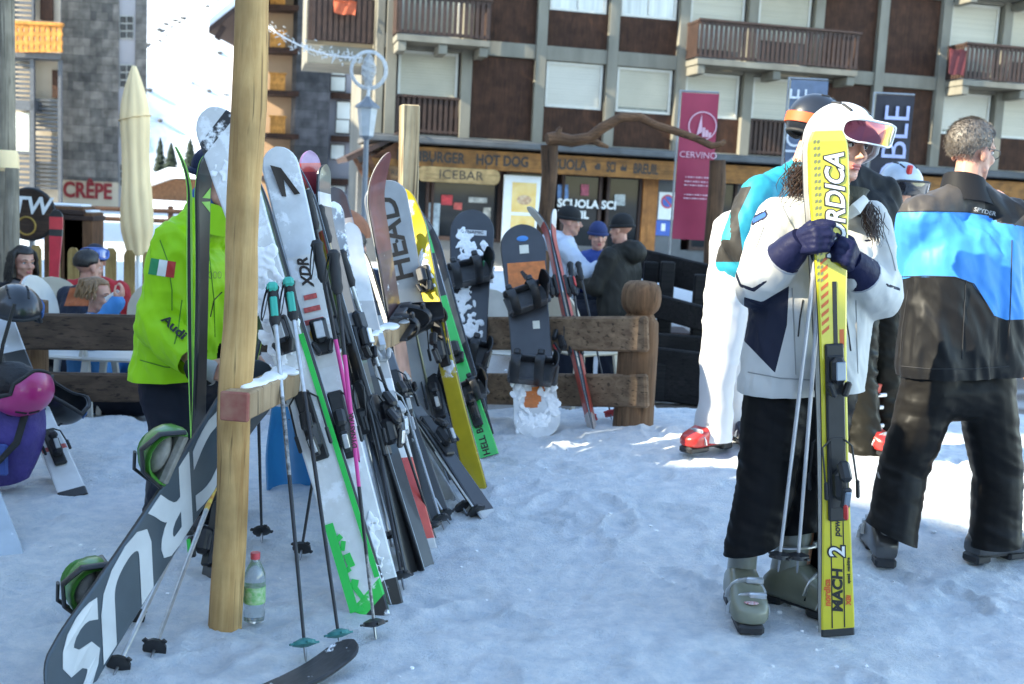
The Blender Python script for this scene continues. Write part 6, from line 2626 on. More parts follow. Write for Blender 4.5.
# ------------------------------------------------------------------ 2. grey haired man seen from behind
J = px_joints(dict(hd=(971, 153, 4.48), ne=(966, 187, 4.46), shL=(921, 219, 4.40), shR=(1010, 222, 4.50), elL=(917, 300, 4.62), elR=(1032, 292, 4.66), wrL=(950, 290, 4.80), wrR=(1006, 208, 4.78),
                   hipL=(930, 392, 4.42), hipR=(985, 392, 4.48), knL=(903, 470, 4.42), knR=(998, 474, 4.47), anL=(888, 550, 4.32), anR=(994, 555, 4.42)))
t = person('grey haired man seen from behind in a grey, bright blue and black ski jacket', G(940, 578), J)
mb = MB()
limb_body(mb, J)
HMm = head_frame(J['hd'], (.88, .46, -.06), (.05, 0, 1))
head_shapes(mb, HMm, 1.0)
hand_shapes(mb, J['wrR'], P(999, 188, 4.72) - J['wrR'], (-.8, -.3, .1), 1, .75, 1.0)
hand_shapes(mb, J['wrL'], (1, .2, -.2), (0, .3, -1), -1, .6, 1.0)
finish(fuse(mb, .006, 4), 'body', SKIN, t)
face_bits(t, HMm)
GHAIR = mat('grey_hair', (.24, .21, .18), rough=.5, var=.5, scale=70, col2=(.09, .07, .055), bump=.5, bscale=160, dist=.003)
hair_cap(t, HMm, GHAIR, 1.02, front=.42, low=-.72, thick=1.045, seed=3, fuzz=11000, fl=.012)
mb = MB()
mb.M = WM[t.name].inverted() @ HMm
for s in (-1, 1):
    mb.tube([(s * .078, -.005, .018), (s * .074, .05, .018), (s * .062, .088, .016)], .0018, 6)
    pts = [(s * (.034 + .024 * math.cos(a)), .100 - .018 * abs(math.cos(a)) * 0 - .25 * abs(.034 + .024 * math.cos(a)) * .4, .006 + .018 * math.sin(a)) for a in [2 * PI * k / 14 for k in range(15)]]
    mb.tube(pts, .0016, 6)
mb.build('glasses', BLACK, t)
mb = MB()
jacket_shapes(mb, J, (J['hipL'] + J['hipR']) / 2 + V((.01, 0, .10)), hemr=.150, rc=.142, ra=(.094, .090, .07), hw=.62, sh=.078)
mb.cap(P(955, 378, 4.45), P(960, 300, 4.45), .165, .165)
HEMM = (P(950, 374, 4.45), V((.05, 0, -1)).normalized())
BJ = cloth('three_tone_jacket', None, ramp=[(0, (.011, .0105, .011)), (.25, (.055, .28, .70)), (.5, (.060, .053, .049)), (.75, (.010, .010, .011))], attr='zone', var=.08, rough=.5, bump=.2)
YOKE = [(880, 100), (1040, 100), (1040, 230), (1000, 222), (985, 214), (960, 212), (910, 211), (890, 214)]
LOWB = [(880, 284), (912, 277), (955, 277), (972, 283), (984, 300), (993, 315), (1006, 320), (1060, 318), (1060, 500), (870, 500)]
COLL = [(955, 150), (1040, 150), (1040, 200), (1010, 228), (1000, 232), (985, 214), (985, 200), (962, 178)]


def zm(p, n_):
    q = pj(p)
    d1 = poly_sd(q, YOKE)
    d2 = poly_sd(q, LOWB)
    d3 = poly_sd(q, COLL)
    arm = (p - J['elR']).length < .30 and q[0] > 1014 - (q[1] - 200) * .02 and q[1] > 196
    if arm:
        return .375
    if d3 > -1.5 and d1 > 0:
        return .75 + max(-.2, min(.2, d3 * .05))
    if d1 > -6:
        return .5 + max(-.24, min(.2, d1 * .04))
    return .25 - max(-.12, min(.2, d2 * .04))


finish(fuse(mb, .009, 7), 'jacket', BJ, t, wr=.013, seed=8, cuts=[HEMM, ((lerp(J['elR'], J['wrR'], .85), .12), (J['wrR'] - J['elR']).normalized()), ((lerp(J['elL'], J['wrL'], .9), .12), (J['wrL'] - J['elL']).normalized())],
       zone=zm, folds=[(P(985, 330, 4.3), .25, .4), (J['elR'], .14, .8), (P(940, 345, 4.3), .16, .5, V((.75, 0, .66)), 26), (P(990, 262, 4.3), .14, .4, V((.8, 0, .6)), 24)])
jb = None
mb = MB()
mb.M = WM[t.name].inverted() @ frame(V((-.12, .1, 1)), (.88, .46, 0), J['ne'] + V((0, 0, -.05)))
rings = []
for (z, r_, o_) in ((-.02, .105, 0), (.03, .088, .0), (.075, .078, .004), (.085, .074, .004), (.07, .068, .004), (.0, .07, .0)):
    rings.append([V((r_ * math.cos(a), r_ * 1.05 * math.sin(a) + o_, z - .025 * math.sin(a))) for a in [2 * PI * k / 24 for k in range(24)]])
mb.loft(rings, 0, False)
mb.build('collar', cloth('black_collar', (.014, .014, .016)), t)


def decal(t, garment, txt, pa, pb, Y, size, m_, bold=.0, name='lettering', off=.008):
    "lettering laid along a line of pixels on a garment"
    gm = garment.data
    iv = WM[t.name]
    vs_ = [iv @ v.co for v in gm.vertices]
    bv = BVHTree.FromPolygons(vs_, [tuple(p.vertices) for p in gm.polygons])
    me = text_mesh(txt, 1, 0, bold)
    xs = [v.co.x for v in me.vertices]
    ys = [v.co.y for v in me.vertices]
    ax, bx = min(xs), max(xs)
    my = (min(ys) + max(ys)) / 2
    hgt = max(ys) - min(ys)
    dx, dy = pb[0] - pa[0], pb[1] - pa[1]
    L_ = math.hypot(dx, dy)
    ux, uy = dx / L_, dy / L_
    o = V((0, 0, CZ))
    for v in me.vertices:
        a = (v.co.x - ax) / (bx - ax) * L_
        h_ = (v.co.y - my) / hgt * size
        px, py = pa[0] + ux * a + uy * h_, pa[1] + uy * a - ux * h_
        d = ray(px, py).normalized()
        hit, nrm, _, _ = bv.ray_cast(o, d)
        if hit is None:
            hit = P(px, py, Y)
            nrm = -d
        if nrm.dot(d) > 0:
            nrm = -nrm
        v.co = hit + nrm * off * .3 - d * off
    me.transform(iv.inverted())
    me.materials.append(m_)
    return link(name, me, t)


def patch(t, garment, quad, mats, name, n=12, off=.004):
    gm = garment.data
    iv = WM[t.name]
    bv = BVHTree.FromPolygons([iv @ v.co for v in gm.vertices], [tuple(p.vertices) for p in gm.polygons])
    o = V((0, 0, CZ))
    mb = MB()
    k = len(mats)
    vs_ = []
    (a, b_, c_, d_) = quad
    last = None
    for j in range(n + 1):
        for i in range(3 * n + 1):
            u, v = i / (3 * n), j / n
            px = (a[0] * (1 - u) + b_[0] * u) * (1 - v) + (d_[0] * (1 - u) + c_[0] * u) * v
            py = (a[1] * (1 - u) + b_[1] * u) * (1 - v) + (d_[1] * (1 - u) + c_[1] * u) * v
            d = ray(px, py).normalized()
            hit, nrm, _, _ = bv.ray_cast(o, d)
            if hit is None:
                hit = last
            last = hit
            vs_.append(hit - d * off)
    for m_ in range(k):
        fs_ = []
        for j in range(n):
            for i in range(3 * n):
                if int(i / (3 * n) * k) == m_:
                    q = j * (3 * n + 1) + i
                    fs_.append((q, q + 1, q + 3 * n + 2, q + 3 * n + 1))
        b0_ = len(mb.v)
        if m_ == 0:
            mb.add(vs_, [])
        mb.f += fs_
        mb.m += [m_] * len(fs_)
    return mb.build(name, mats, t, world=True)


def seam(t, garment, pts, m_, r=.0022, name='seam', n=14, dark=True):
    "a stitched seam, zip or cord lying on a garment along pixel points of the photograph"
    iv = WM[t.name]
    bv = BVHTree.FromPolygons([iv @ v.co for v in garment.data.vertices], [tuple(p.vertices) for p in garment.data.polygons])
    o = V((0, 0, CZ))
    out = []
    for (a, b_) in zip(pts[:-1], pts[1:]):
        for i in range(n):
            f = i / n
            d = ray(a[0] + (b_[0] - a[0]) * f, a[1] + (b_[1] - a[1]) * f).normalized()
            hit = bv.ray_cast(o, d)[0]
            if hit is not None and (not out or (hit - out[-1]).length < .06):
                out.append(hit - d * r * .4)
    if len(out) > 2:
        return MB().tube(out, r, 6).build(name, m_, t, world=True)


STH = mat('dark_stitching', (.02, .02, .022), rough=.7)
STG = mat('grey_stitching', (.30, .30, .29), rough=.7)
STL = mat('dark_lime_stitching', (.09, .26, .01), rough=.7)
jk = [c for c in t.children if c.name.startswith('jacket')][0]
for pts in ([(896, 212), (930, 211), (968, 212), (986, 215)], [(898, 277), (925, 276), (955, 277), (974, 284), (985, 301), (994, 316)], [(900, 366), (930, 369), (970, 369), (1012, 366)], [(908, 290), (902, 330), (900, 360)], [(1012, 240), (1011, 290), (1009, 340)], [(966, 280), (964, 320), (962, 362)]):
    seam(t, jk, pts, STH)
jw = [c for c in woman.children if c.name.startswith('jacket')][0]
for pts in ([(792, 288), (794, 330), (796, 378)], [(748, 372), (780, 378), (812, 380)], [(782, 206), (790, 222), (796, 232)], [(764, 226), (757, 245), (748, 262)], [(884, 232), (892, 255), (896, 272)], [(856, 300), (857, 340), (858, 376)], [(742, 300), (741, 340), (740, 376)]):
    seam(woman, jw, pts, STG, r=.0020)
seam(woman, jw, [(803, 300), (800, 318), (798, 338)], STH, r=.0026, name='pocket_zip')
seam(woman, jw, [(846, 318), (849, 336), (851, 352)], STH, r=.0026, name='pocket_zip')
decal(t, jk, 'SPYDER', (974, 209), (996, 214), 4.3, 4.2, mat('pale_thread', (.5, .48, .46), rough=.6), bold=.01)
mb = MB()
trouser_shapes(mb, J, (.116, .098, .10, .110))
TAUP = cloth('black_taupe_trousers', (.013, .012, .0115), rough=.45, var=.25)
finish(fuse(mb, .0095, 7), 'trousers', TAUP, t, wr=.009, ws=(6, 6, 15), seed=5, cuts=[((lerp(J['knL'], J['anL'], .80), .22), V((-.40, 0, -1)).normalized()), ((lerp(J['knR'], J['anR'], .86), .24), V((.1, 0, -1)).normalized())],
       folds=[(J['knL'], .14, .7, V((.3, 0, .95)), 36), (J['knR'], .14, .6, V((-.2, 0, .97)), 38), (J['anR'], .15, .8, V((0, 0, 1)), 40), (J['anL'], .13, .7, V((.3, 0, .95)), 40)])
DGB = mat('smoky_grey_shell', (.07, .068, .07), rough=.3, coat=.3, var=.3, scale=14)
TCB = mat('translucent_grey_cuff', (.19, .185, .18), rough=.25, coat=.3, var=.3, scale=14)
ski_boot(t, V((J['anL'].x, J['anL'].y + .085, G(888, 574).z)), (.12, 1), DGB, TCB, lean=.0, csc=.70, nb=2)
a, b_ = G(976, 577), G(1020, 570)
ski_boot(t, foot(J['anR'], .0, .035), b_ - a, DGB, TCB, buckle=mat('green_buckle', (.12, .42, .05), rough=.35, var=.5, scale=60, col2=(.5, .5, .5)), lean=.0, csc=.70, nb=2)

# ------------------------------------------------------------------ 3. skier in white trousers and teal jacket
J = px_joints(dict(hd=(815, 126, 5.85), ne=(800, 168, 5.85), shR=(758, 192, 5.72), shL=(800, 196, 6.05), elR=(737, 240, 5.66), elL=(800, 250, 6.1), wrR=(762, 275, 5.60), wrL=(800, 290, 6.0),
                   hipR=(727, 298, 5.78), hipL=(738, 298, 5.95), knR=(718, 372, 5.76), knL=(733, 374, 5.98), anR=(713, 436, 5.80), anL=(738, 432, 6.02)))
t = person('skier in white trousers and teal jacket with a black helmet, bending behind the woman', G(722, 452), J)
mb = MB()
limb_body(mb, J)
HM = head_frame(J['hd'], (.85, .35, -.2), (.1, 0, 1))
head_shapes(mb, HM)
finish(fuse(mb, .009, 4), 'body', SKIN, t)
face_bits(t, HM)
mb = MB()
jacket_shapes(mb, J, lerp((J['hipR'] + J['hipL']) / 2, (J['shR'] + J['shL']) / 2, .35), hemr=.14, rc=.15, ra=(.085, .08, .065), hw=.5)
TJ = cloth('teal_jacket', None, ramp=[(0, (.02, .25, .34)), (.5, (.030, .028, .026)), (.75, (.03, .45, .52))], attr='zone')


def zt_(p, n_):
    x, y = pj(p)
    if x < 730 and 206 < y < 240:
        return .8
    d = max(poly_sd((x, y), [(722, 190), (752, 186), (738, 215), (744, 262), (712, 262)]), -40)
    return .5 + max(-.3, min(.2, d * .08))


finish(fuse(mb, .011, 6), 'jacket', TJ, t, wr=.012, seed=12, zone=zt_)
mb = MB()
trouser_shapes(mb, J, (.118, .094, .092, .108))
mb.cap((J['hipR'] + J['hipL']) / 2, P(735, 235, 5.85), .15, .13)
WT = cloth('white_ski_trousers', (.58, .58, .60), var=.05)
finish(fuse(mb, .011, 6), 'trousers', WT, t, wr=.012, ws=(6, 6, 5), seed=14, cuts=[((lerp(J['knR'], J['anR'], 1.05), .2), V((0, 0, -1))), ((lerp(J['knL'], J['anL'], 1.05), .2), V((0, 0, -1)))], folds=[(J['knR'], .16, .7, V((.2, 0, .97)), 34), (P(725, 300, 5.7), .18, .6, V((.5, 0, .86)), 28)])
RB = mat('red_boot_shell', (.50, .03, .025), rough=.3, coat=.3, var=.15)
WB = mat('white_boot_cuff', (.65, .65, .65), rough=.35)
ski_boot(t, foot(J['anR']), (-.75, -.6), RB, WB, lean=.1)
ski_boot(t, foot(J['anL']), (.2, -1), mat('dark_navy_shell', (.02, .03, .06), rough=.3, coat=.3), RB, lean=.1)
HH = head_frame(J['hd'] + V((0, 0, .02)), (.85, .35, -.2), (.1, 0, 1))
hx = thing('ski_helmet', 'black ski helmet with an orange goggle strap behind the white helmet', 'helmet', HH)
helmet_mesh(hx, (.128, .152, .140), mat('black_satin_helmet', (.014, .016, .022), rough=.35, coat=.3), cut=-.1)
radial_strap((.128, .152, .140), -.01, .05, off=.007).build('goggle_strap', mat('orange_strap', (.75, .10, .02), rough=.6, var=.05), hx)

# ------------------------------------------------------------------ 4. person in olive black trousers behind the woman
J = px_joints(dict(hd=(846, 143, 6.1), ne=(852, 172, 6.1), shR=(838, 195, 6.0), shL=(884, 192, 6.15), elR=(832, 245, 6.0), elL=(893, 240, 6.2), wrR=(850, 262, 5.9), wrL=(888, 280, 6.1),
                   hipR=(858, 292, 6.05), hipL=(884, 292, 6.15), knR=(860, 375, 6.0), knL=(886, 375, 6.12), anR=(864, 452, 6.0), anL=(886, 448, 6.15)))
t = person('person in crinkled olive black trousers and black jacket standing behind the woman', G(870, 466), J)
mb = MB()
limb_body(mb, J)
HM = head_frame(J['hd'], (.7, .6, 0))
head_shapes(mb, HM)
finish(fuse(mb, .010, 4), 'body', SKIN, t)
hair_cap(t, HM, HAIRB, 1.0, seed=5)
mb = MB()
jacket_shapes(mb, J, (J['hipL'] + J['hipR']) / 2 + V((0, 0, .05)), hemr=.13, rc=.13, ra=(.085, .08, .065))
finish(fuse(mb, .012, 6), 'jacket', cloth('charcoal_jacket', (.02, .021, .022)), t, wr=.012, seed=22)
mb = MB()
trouser_shapes(mb, J, (.108, .092, .09, .10))
finish(fuse(mb, .011, 6), 'trousers', cloth('olive_black_trousers', (.015, .014, .011), rough=.42, var=.3), t, wr=.018, ws=(8, 8, 14), seed=23, cuts=[((lerp(J['knR'], J['anR'], 1.0), .2), V((0, 0, -1))), ((lerp(J['knL'], J['anL'], 1.0), .2), V((0, 0, -1)))])
ski_boot(t, foot(J['anR'], 0, .05), (.5, -.8), RB, mat('orange_red_cuff', (.42, .05, .025), rough=.35))
ski_boot(t, foot(J['anL'], 0, .03), (.5, -.8), RB, RB)

# ------------------------------------------------------------------ 5. person with the pale helmet, farther back
J = px_joints(dict(hd=(900, 186, 7.2), ne=(897, 210, 7.2), shR=(878, 225, 7.1), shL=(922, 225, 7.3), elR=(874, 270, 7.1), elL=(928, 270, 7.2), wrR=(885, 305, 7.0), wrL=(920, 305, 7.1),
                   hipR=(888, 310, 7.2), hipL=(912, 310, 7.2), knR=(888, 375, 7.15), knL=(914, 375, 7.2), anR=(888, 432, 7.2), anL=(914, 432, 7.2)))
t = person('person in a blue jacket with a pale helmet, mostly hidden behind the grey haired man', G(900, 440), J)
mb = MB()
limb_body(mb, J)
HM = head_frame(J['hd'], (.6, .6, 0))
head_shapes(mb, HM)
finish(fuse(mb, .011, 3), 'body', SKIN, t)
mb = MB()
jacket_shapes(mb, J, (J['hipL'] + J['hipR']) / 2, hemr=.13, rc=.13)
finish(fuse(mb, .013, 6), 'jacket', cloth('steel_blue_jacket', (.06, .16, .26)), t, wr=.012, seed=32)
mb = MB()
trouser_shapes(mb, J)
finish(fuse(mb, .013, 6), 'trousers', BLKT, t, wr=.014, seed=33)
hx = thing('ski_helmet', 'pale blue and white ski helmet with a red tab, left of the grey haired man', 'helmet', head_frame(J['hd'] + V((0, 0, .02)), (.3, -.9, -.2)))
helmet_mesh(hx, (.13, .145, .13), mat('pale_blue_helmet', (.45, .52, .60), rough=.3, coat=.4, var=.35, scale=9), cut=-.1)
goggles(hx, (.13, .145, .13), mat('dark_lens', (.02, .02, .025), rough=.1, coat=.8), GRIPB, GRIPB, up=-.02, strap=False)
MB().box((.03, .10, .10), (.035, .03, .06), bev=.008).build('red_tab', REDP, hx)

# ------------------------------------------------------------------ 6. man in the neon green jacket
J = px_joints(dict(hd=(218, 182, 4.52), ne=(206, 212, 4.54), shR=(175, 246, 4.42), shL=(214, 246, 4.74), elR=(157, 328, 4.36), elL=(222, 330, 4.80), wrR=(199, 366, 4.26), wrL=(236, 366, 4.62),
                   hipR=(168, 388, 4.50), hipL=(196, 388, 4.68), knR=(182, 450, 4.40), knL=(212, 448, 4.60), anR=(163, 520, 4.46), anL=(194, 518, 4.68)))
J['anR'] = P(168, 512, 4.5)
gb = G(165, 524)
t = person('man in a neon green ski jacket with a small tricolour flag on the sleeve', gb, J)
mb = MB()
limb_body(mb, J)
HM = head_frame(J['hd'], (.93, -.2, -.15))
head_shapes(mb, HM)
hand_shapes(mb, P(205, 368, 4.22), P(219, 372, 4.18) - P(205, 368, 4.22), (.0, .9, -.3), 1, .8, .95)
hand_shapes(mb, P(237, 362, 4.5), V((.8, -.4, 0)), (.2, .9, 0), -1, .8, .95)
finish(fuse(mb, .006, 4), 'body', SKIN, t)
face_bits(t, HM)
hx = thing('cap', 'dark navy knitted cap worn by the man in green', 'cap', HM)
mb = MB()
mb.ell((0, -.012, .055), (.086, .106, .086), z0=-.35, n=24)
mb.tube([(.085 * math.cos(a), -.012 + .105 * math.sin(a), .026) for a in [2 * PI * k / 24 for k in range(25)]], .013, 8, cap=False)
mb.build('knit', cloth('navy_knit', (.012, .02, .05), bscale=120, stretch=(1, 1, 1)), hx)
mb = MB()
jacket_shapes(mb, J, (J['hipL'] + J['hipR']) / 2 + V((0, 0, .02)), hemr=.158, rc=.150, ra=(.094, .086, .066), hw=.55, sh=.078, collar=.075)
mb.cap(P(184, 372, 4.6), P(188, 310, 4.6), .165, .160)
LIME = cloth('neon_lime_jacket', (.33, .66, .012), rough=.5, var=.06, bump=.2)
jk = finish(fuse(mb, .009, 7), 'jacket', LIME, t, wr=.017, seed=41, cuts=[(P(180, 374, 4.6), V((.06, 0, -1)).normalized()), ((lerp(J['elR'], J['wrR'], .84), .12), (J['wrR'] - J['elR']).normalized()), ((lerp(J['elL'], J['wrL'], .9), .12), (J['wrL'] - J['elL']).normalized())],
            folds=[(J['elR'], .14, .8, V((.8, 0, -.6)), 38), (lerp(J['elR'], J['shR'], .5), .12, .6, V((.1, 0, 1)), 34), (P(195, 330, 4.5), .16, .5, V((.5, 0, .85)), 26), (J['shR'], .15, .5)])
patch(t, jk, [(151, 258), (176, 262), (174, 278), (148, 274)], [mat('flag_green', (.02, .25, .09), rough=.6), WINK, mat('flag_red', (.50, .03, .03), rough=.6)], 'flag_patch')
decal(t, jk, 'Audi', (163, 317), (185, 337), 4.3, 9, INKB, bold=.03)
decal(t, jk, 'OOO', (208, 275), (221, 275), 4.4, 7, INKB, bold=-.02, name='ring_emblem')
mb = MB()
mb.M = WM[t.name].inverted() @ frame(V((.25, 0, 1)), (.93, -.2, 0), J['ne'] + V((0, 0, -.04)))
rings = []
for (z, r_, o_) in ((-.03, .108, 0), (.03, .092, .0), (.075, .086, .004), (.085, .082, .004), (.07, .074, .004), (.0, .07, .0)):
    rings.append([V((r_ * math.cos(a), r_ * 1.05 * math.sin(a) + o_, z)) for a in [2 * PI * k / 24 for k in range(24)]])
mb.loft(rings, 0, False)
mb.build('collar', LIME, t)
mb = MB()
mb.M = WM[t.name].inverted() @ frame(V((.25, 0, 1)), (.93, -.2, 0), J['ne'] + V((0.01, 0, .03)))
mb.tube([(0, 0, 0), (0, .0, .03), (0, .004, .06)], [.074, .076, .066], 20)
mb.build('neck_warmer', cloth('blue_fleece', (.02, .10, .36)), t)
mb = MB()
mb.tube([P(196, 374, 4.17), P(203, 370, 4.16)], [.062, .060], 16)
mb.build('sleeve_cuff', cloth('black_cuff', (.015, .015, .016)), t, world=True)
mb = MB()
w_ = P(206, 371, 4.19)
mb.tube([P(202, 372, 4.20), P(212, 373, 4.19), P(216, 374, 4.19)], [.052, .048, .040], 16)
mb.build('glove_cuff', mat('grey_fleece_cuff', (.40, .40, .40), rough=.8), t, world=True)
mb = MB()
trouser_shapes(mb, J, (.115, .100, .096, .10))
finish(fuse(mb, .0095, 6), 'trousers', cloth('navy_black_trousers', (.012, .015, .025), rough=.5), t, wr=.012, ws=(6, 6, 14), seed=43, cuts=[((J['anR'], .2), V((0, 0, -1))), ((J['anL'], .2), V((0, 0, -1)))])
ski_boot(t, G(164, 524), (.6, -.75), BLACK, BLACK)
ski_boot(t, G(196, 520), (.8, -.3), BLACK, BLACK)
for pts in ([(160, 240), (168, 262), (172, 290), (172, 312)], [(140, 360), (165, 367), (190, 369), (212, 366)], [(182, 300), (178, 330), (174, 345)], [(206, 230), (210, 262), (214, 300), (215, 340)]):
    seam(t, jk, pts, STL, r=.0024)
seam(t, jk, [(222, 292), (214, 300), (210, 318)], STH, r=.003, name='pocket_zip')
# the skis he carries
LIMEE = mat('lime_print', (.33, .72, .10), rough=.35, var=.1)
FT = mat('black_lime_topsheet', None, rough=.3, coat=.4, var=.15, ramp=[(0, (.018, .018, .02)), (.80, (.05, .05, .05)), (.84, (.018, .018, .02)), (.955, (.25, .62, .10))], span=1.25)
bq_, tq_ = P(198, 452, 4.05), P(203, 170, 4.12)
t = ski('short black ski with lime green tip carried upright by the man in green', bq_, bq_ + (tq_ - bq_).normalized() * 1.08, 1.08, (.085, .06, .075), FT, LIMEE, (.93, -.36, 0), tip=.03, sunk=0, edge=LIMEE)
mb = MB()
mb.add([(-.03, .0105, .92), (.015, .0105, .92), (-.03, .0105, .96)], [(0, 1, 2)])
mb.add([(-.03, .0105, .87), (.02, .0105, .905), (-.03, .0105, .91)], [(0, 1, 2)])
lay(mb.build('tip_mark', LIMEE, t), t)
bq_, tq_ = P(193, 450, 4.07), P(190, 165, 4.14)
ski('short lime edged ski seen from its side, carried by the man in green', bq_, bq_ + (tq_ - bq_).normalized() * 1.10, 1.10, (.085, .06, .075), LIMEE, LIMEE, (-.97, -.2, 0), tip=.05, sunk=0, edge=LIMEE)
# ================================================================== TERRACE, SEATED GUESTS, UMBRELLA, LAMP
def small_person(label, px, py, Y, face, pal, seat=True, lean=(0, 0), hand=None, group=None, hat=None, hair=None, sc=1.0, hood=False, scarf=None, fuzz=0):
    """background guest: head centre at a pixel; face = heading; pal = (jacket material, trouser material)"""
    hd = P(px, py, Y)
    f_ = V((face[0], face[1], 0)).normalized()
    r_ = V((f_.y, -f_.x, 0))
    U_ = V((0, 0, 1))
    ln = f_ * lean[0] + r_ * lean[1]
    g = H(hd.x, hd.y)
    ne = hd - U_ * .155 * sc - f_ * .02
    shc = ne - U_ * .07 * sc - ln * .05
    hp = shc - U_ * .47 * sc - ln * .5
    J = dict(hd=hd, ne=ne)
    for s, q in (('R', 1), ('L', -1)):
        J['sh' + s] = shc + r_ * q * .185 * sc
        J['hip' + s] = hp + r_ * q * .10 * sc
        J['el' + s] = J['sh' + s] + (-U_ * .26 + r_ * q * .06 + f_ * .08) * sc
        J['wr' + s] = J['el' + s] + (f_ * .22 - r_ * q * .08 + U_ * .04) * sc
        J['kn' + s] = J['hip' + s] + (f_ * .40 + r_ * q * .04) * sc if seat else J['hip' + s] - U_ * .42 * sc + f_ * .02
        an = J['kn' + s] + f_ * .02
        J['an' + s] = V((an.x, an.y, g + .12))
    if hand is not None:
        J['wrR'] = hand
        m_ = (J['shR'] + hand) / 2
        J['elR'] = m_ - U_ * .14 * sc + r_ * .10
    t = person(label, (hp.x, hp.y, g), J, group)
    mb = MB()
    limb_body(mb, J, .95 * sc)
    HM = head_frame(hd, (face[0], face[1], -.08))
    head_shapes(mb, HM, sc)
    for s, q in (('R', 1), ('L', -1)):
        d = (J['wr' + s] - J['el' + s])
        hand_shapes(mb, J['wr' + s], d, -U_ * .6 - r_ * q * .5 if hand is None or s == 'L' else -f_, q, .5, .95 * sc)
    finish(fuse(mb, .008, 3), 'body', SKIN, t)
    face_bits(t, HM, sc)
    mb = MB()
    jacket_shapes(mb, J, hp + U_ * .02, hemr=.14 * sc, rc=.132 * sc, ra=(.082 * sc, .072 * sc, .056 * sc), hw=.5)
    if hood:
        mb.ell(ne - f_ * .10 - U_ * .02, (.13, .13, .10))
    finish(fuse(mb, .011, 5), 'jacket', pal[0], t, wr=.014, seed=int(px) % 50)
    mb = MB()
    trouser_shapes(mb, J, (.10 * sc, .085 * sc, .08 * sc, .08 * sc))
    finish(fuse(mb, .013, 4), 'trousers', pal[1], t, wr=.01, seed=int(px) % 40)
    Mh = WM[t.name].inverted() @ HM @ Matrix.Scale(sc, 4)
    if hat:
        mb = MB()
        mb.M = Mh
        mb.ell((0, -.014, .052), (.085, .106, .092), z0=-.3, n=24)
        mb.tube([(.085 * math.cos(a), -.014 + .106 * math.sin(a), .03) for a in [2 * PI * k / 24 for k in range(25)]], .014, 8, cap=False)
        mb.build('knitted_hat', hat, t)
    if hair:
        hair_cap(t, HM, hair, 1.03 * sc, low=-.75 if hood is None else -.5, seed=int(px), fuzz=fuzz, fl=.02)
    if scarf:
        mb = MB()
        mb.M = WM[t.name].inverted() @ Matrix.Translation(ne)
        mb.tube([(.085 * math.cos(a), .085 * math.sin(a), -.02 + .015 * math.sin(2 * a)) for a in [2 * PI * k / 20 for k in range(21)]], .045, 10, cap=False)
        mb.build('scarf', scarf, t)
    return t, J, HM, f_, r_


def long_hair(t, HM, m_, L_=.22, seed=1, sc=1.0, n=60):
    "locks falling from the crown"
    rr = random.Random(seed)
    mb = MB()
    mb.M = WM[t.name].inverted() @ HM @ Matrix.Scale(sc, 4)
    for i in range(n):
        a = rr.uniform(-.15 * PI, 1.15 * PI) + PI
        e = rr.uniform(.1, 1.2)
        p = V((.08 * math.cos(a) * math.cos(e), .098 * math.sin(a) * math.cos(e) - .012, .045 + .086 * math.sin(e)))
        d = V((math.cos(a), math.sin(a), 0))
        pts = [p]
        for k in range(1, 7):
            pts.append(V((d.x * (.082 + .006 * k), d.y * (.10 + .006 * k) - .012, p.z - (L_ + .08 * math.sin(e)) * k / 6)) + V((rr.gauss(0, .004), rr.gauss(0, .004), 0)))
        mb.tube(pts, [.010, .012, .012, .011, .009, .006, .002], 6)
    return mb.build('long_hair', m_, t, sharp=60)


BLKJ = cloth('black_down_jacket', (.016, .016, .018))
NAVJ = cloth('navy_jacket', None, ramp=[(0, (.018, .026, .05)), (.5, (.45, .12, .03))], attr='zone')
DRKT = cloth('dark_jeans', (.015, .018, .028))
BLOND = mat('dark_blond_hair', (.28, .16, .07), rough=.45, var=.5, scale=30, col2=(.13, .07, .03), stretch=(3, 3, .5))
BLKH = mat('near_black_hair', (.020, .015, .012), rough=.45, var=.5, scale=40)
TG = 'guests seated on the terrace'

# --- left terrace
t, J, HM, f_, r_ = small_person('dark haired woman in black coat and grey scarf at the left end of the terrace', 23, 263, 8.6, (.8, -.6), (BLKJ, DRKT), hand=P(22, 291, 8.25), scarf=cloth('grey_knit_scarf', (.13, .12, .12), bscale=60), group=TG)
long_hair(t, HM, BLKH, .2, 2, n=110)
hair_cap(t, HM, BLKH, 1.04, seed=3, low=-.5, front=.35)
NVJ2 = cloth('dark_navy_jacket', (.025, .032, .052))
t, J, HM, f_, r_ = small_person('person in dark navy jacket with orange patch, back turned, on the terrace', 88, 268, 8.0, (.5, .85), (NVJ2, DRKT), hair=BLKH, group=TG, fuzz=600)
jk = [c for c in t.children if c.name.startswith('jacket')][0]
patch(t, jk, [(70, 288), (88, 286), (90, 306), (64, 306)], [mat('rust_orange_cloth', (.38, .10, .03), rough=.7)], 'orange_patch')
t, J, HM, f_, r_ = small_person('man in red jacket with blue goggles on his cap at the back of the terrace', 95, 262, 8.9, (.3, -.95), (cloth('red_jacket', (.42, .02, .025)), DRKT), hat=mat('dark_navy_wool', (.015, .02, .04), rough=.9), group=TG)
hx = thing('goggles', 'blue ski goggles pushed up on the cap of the man in red', 'goggles', head_frame(HM.translation + V((0, 0, .03)), (.3, -.95, .1)))
goggles(hx, (.092, .115, .10), mat('blue_lens', (.03, .10, .40), rough=.15, coat=.8), mat('blue_frame', (.03, .12, .45), rough=.4), mat('blue_strap'), up=.3, strap=False, name='goggle_frame')
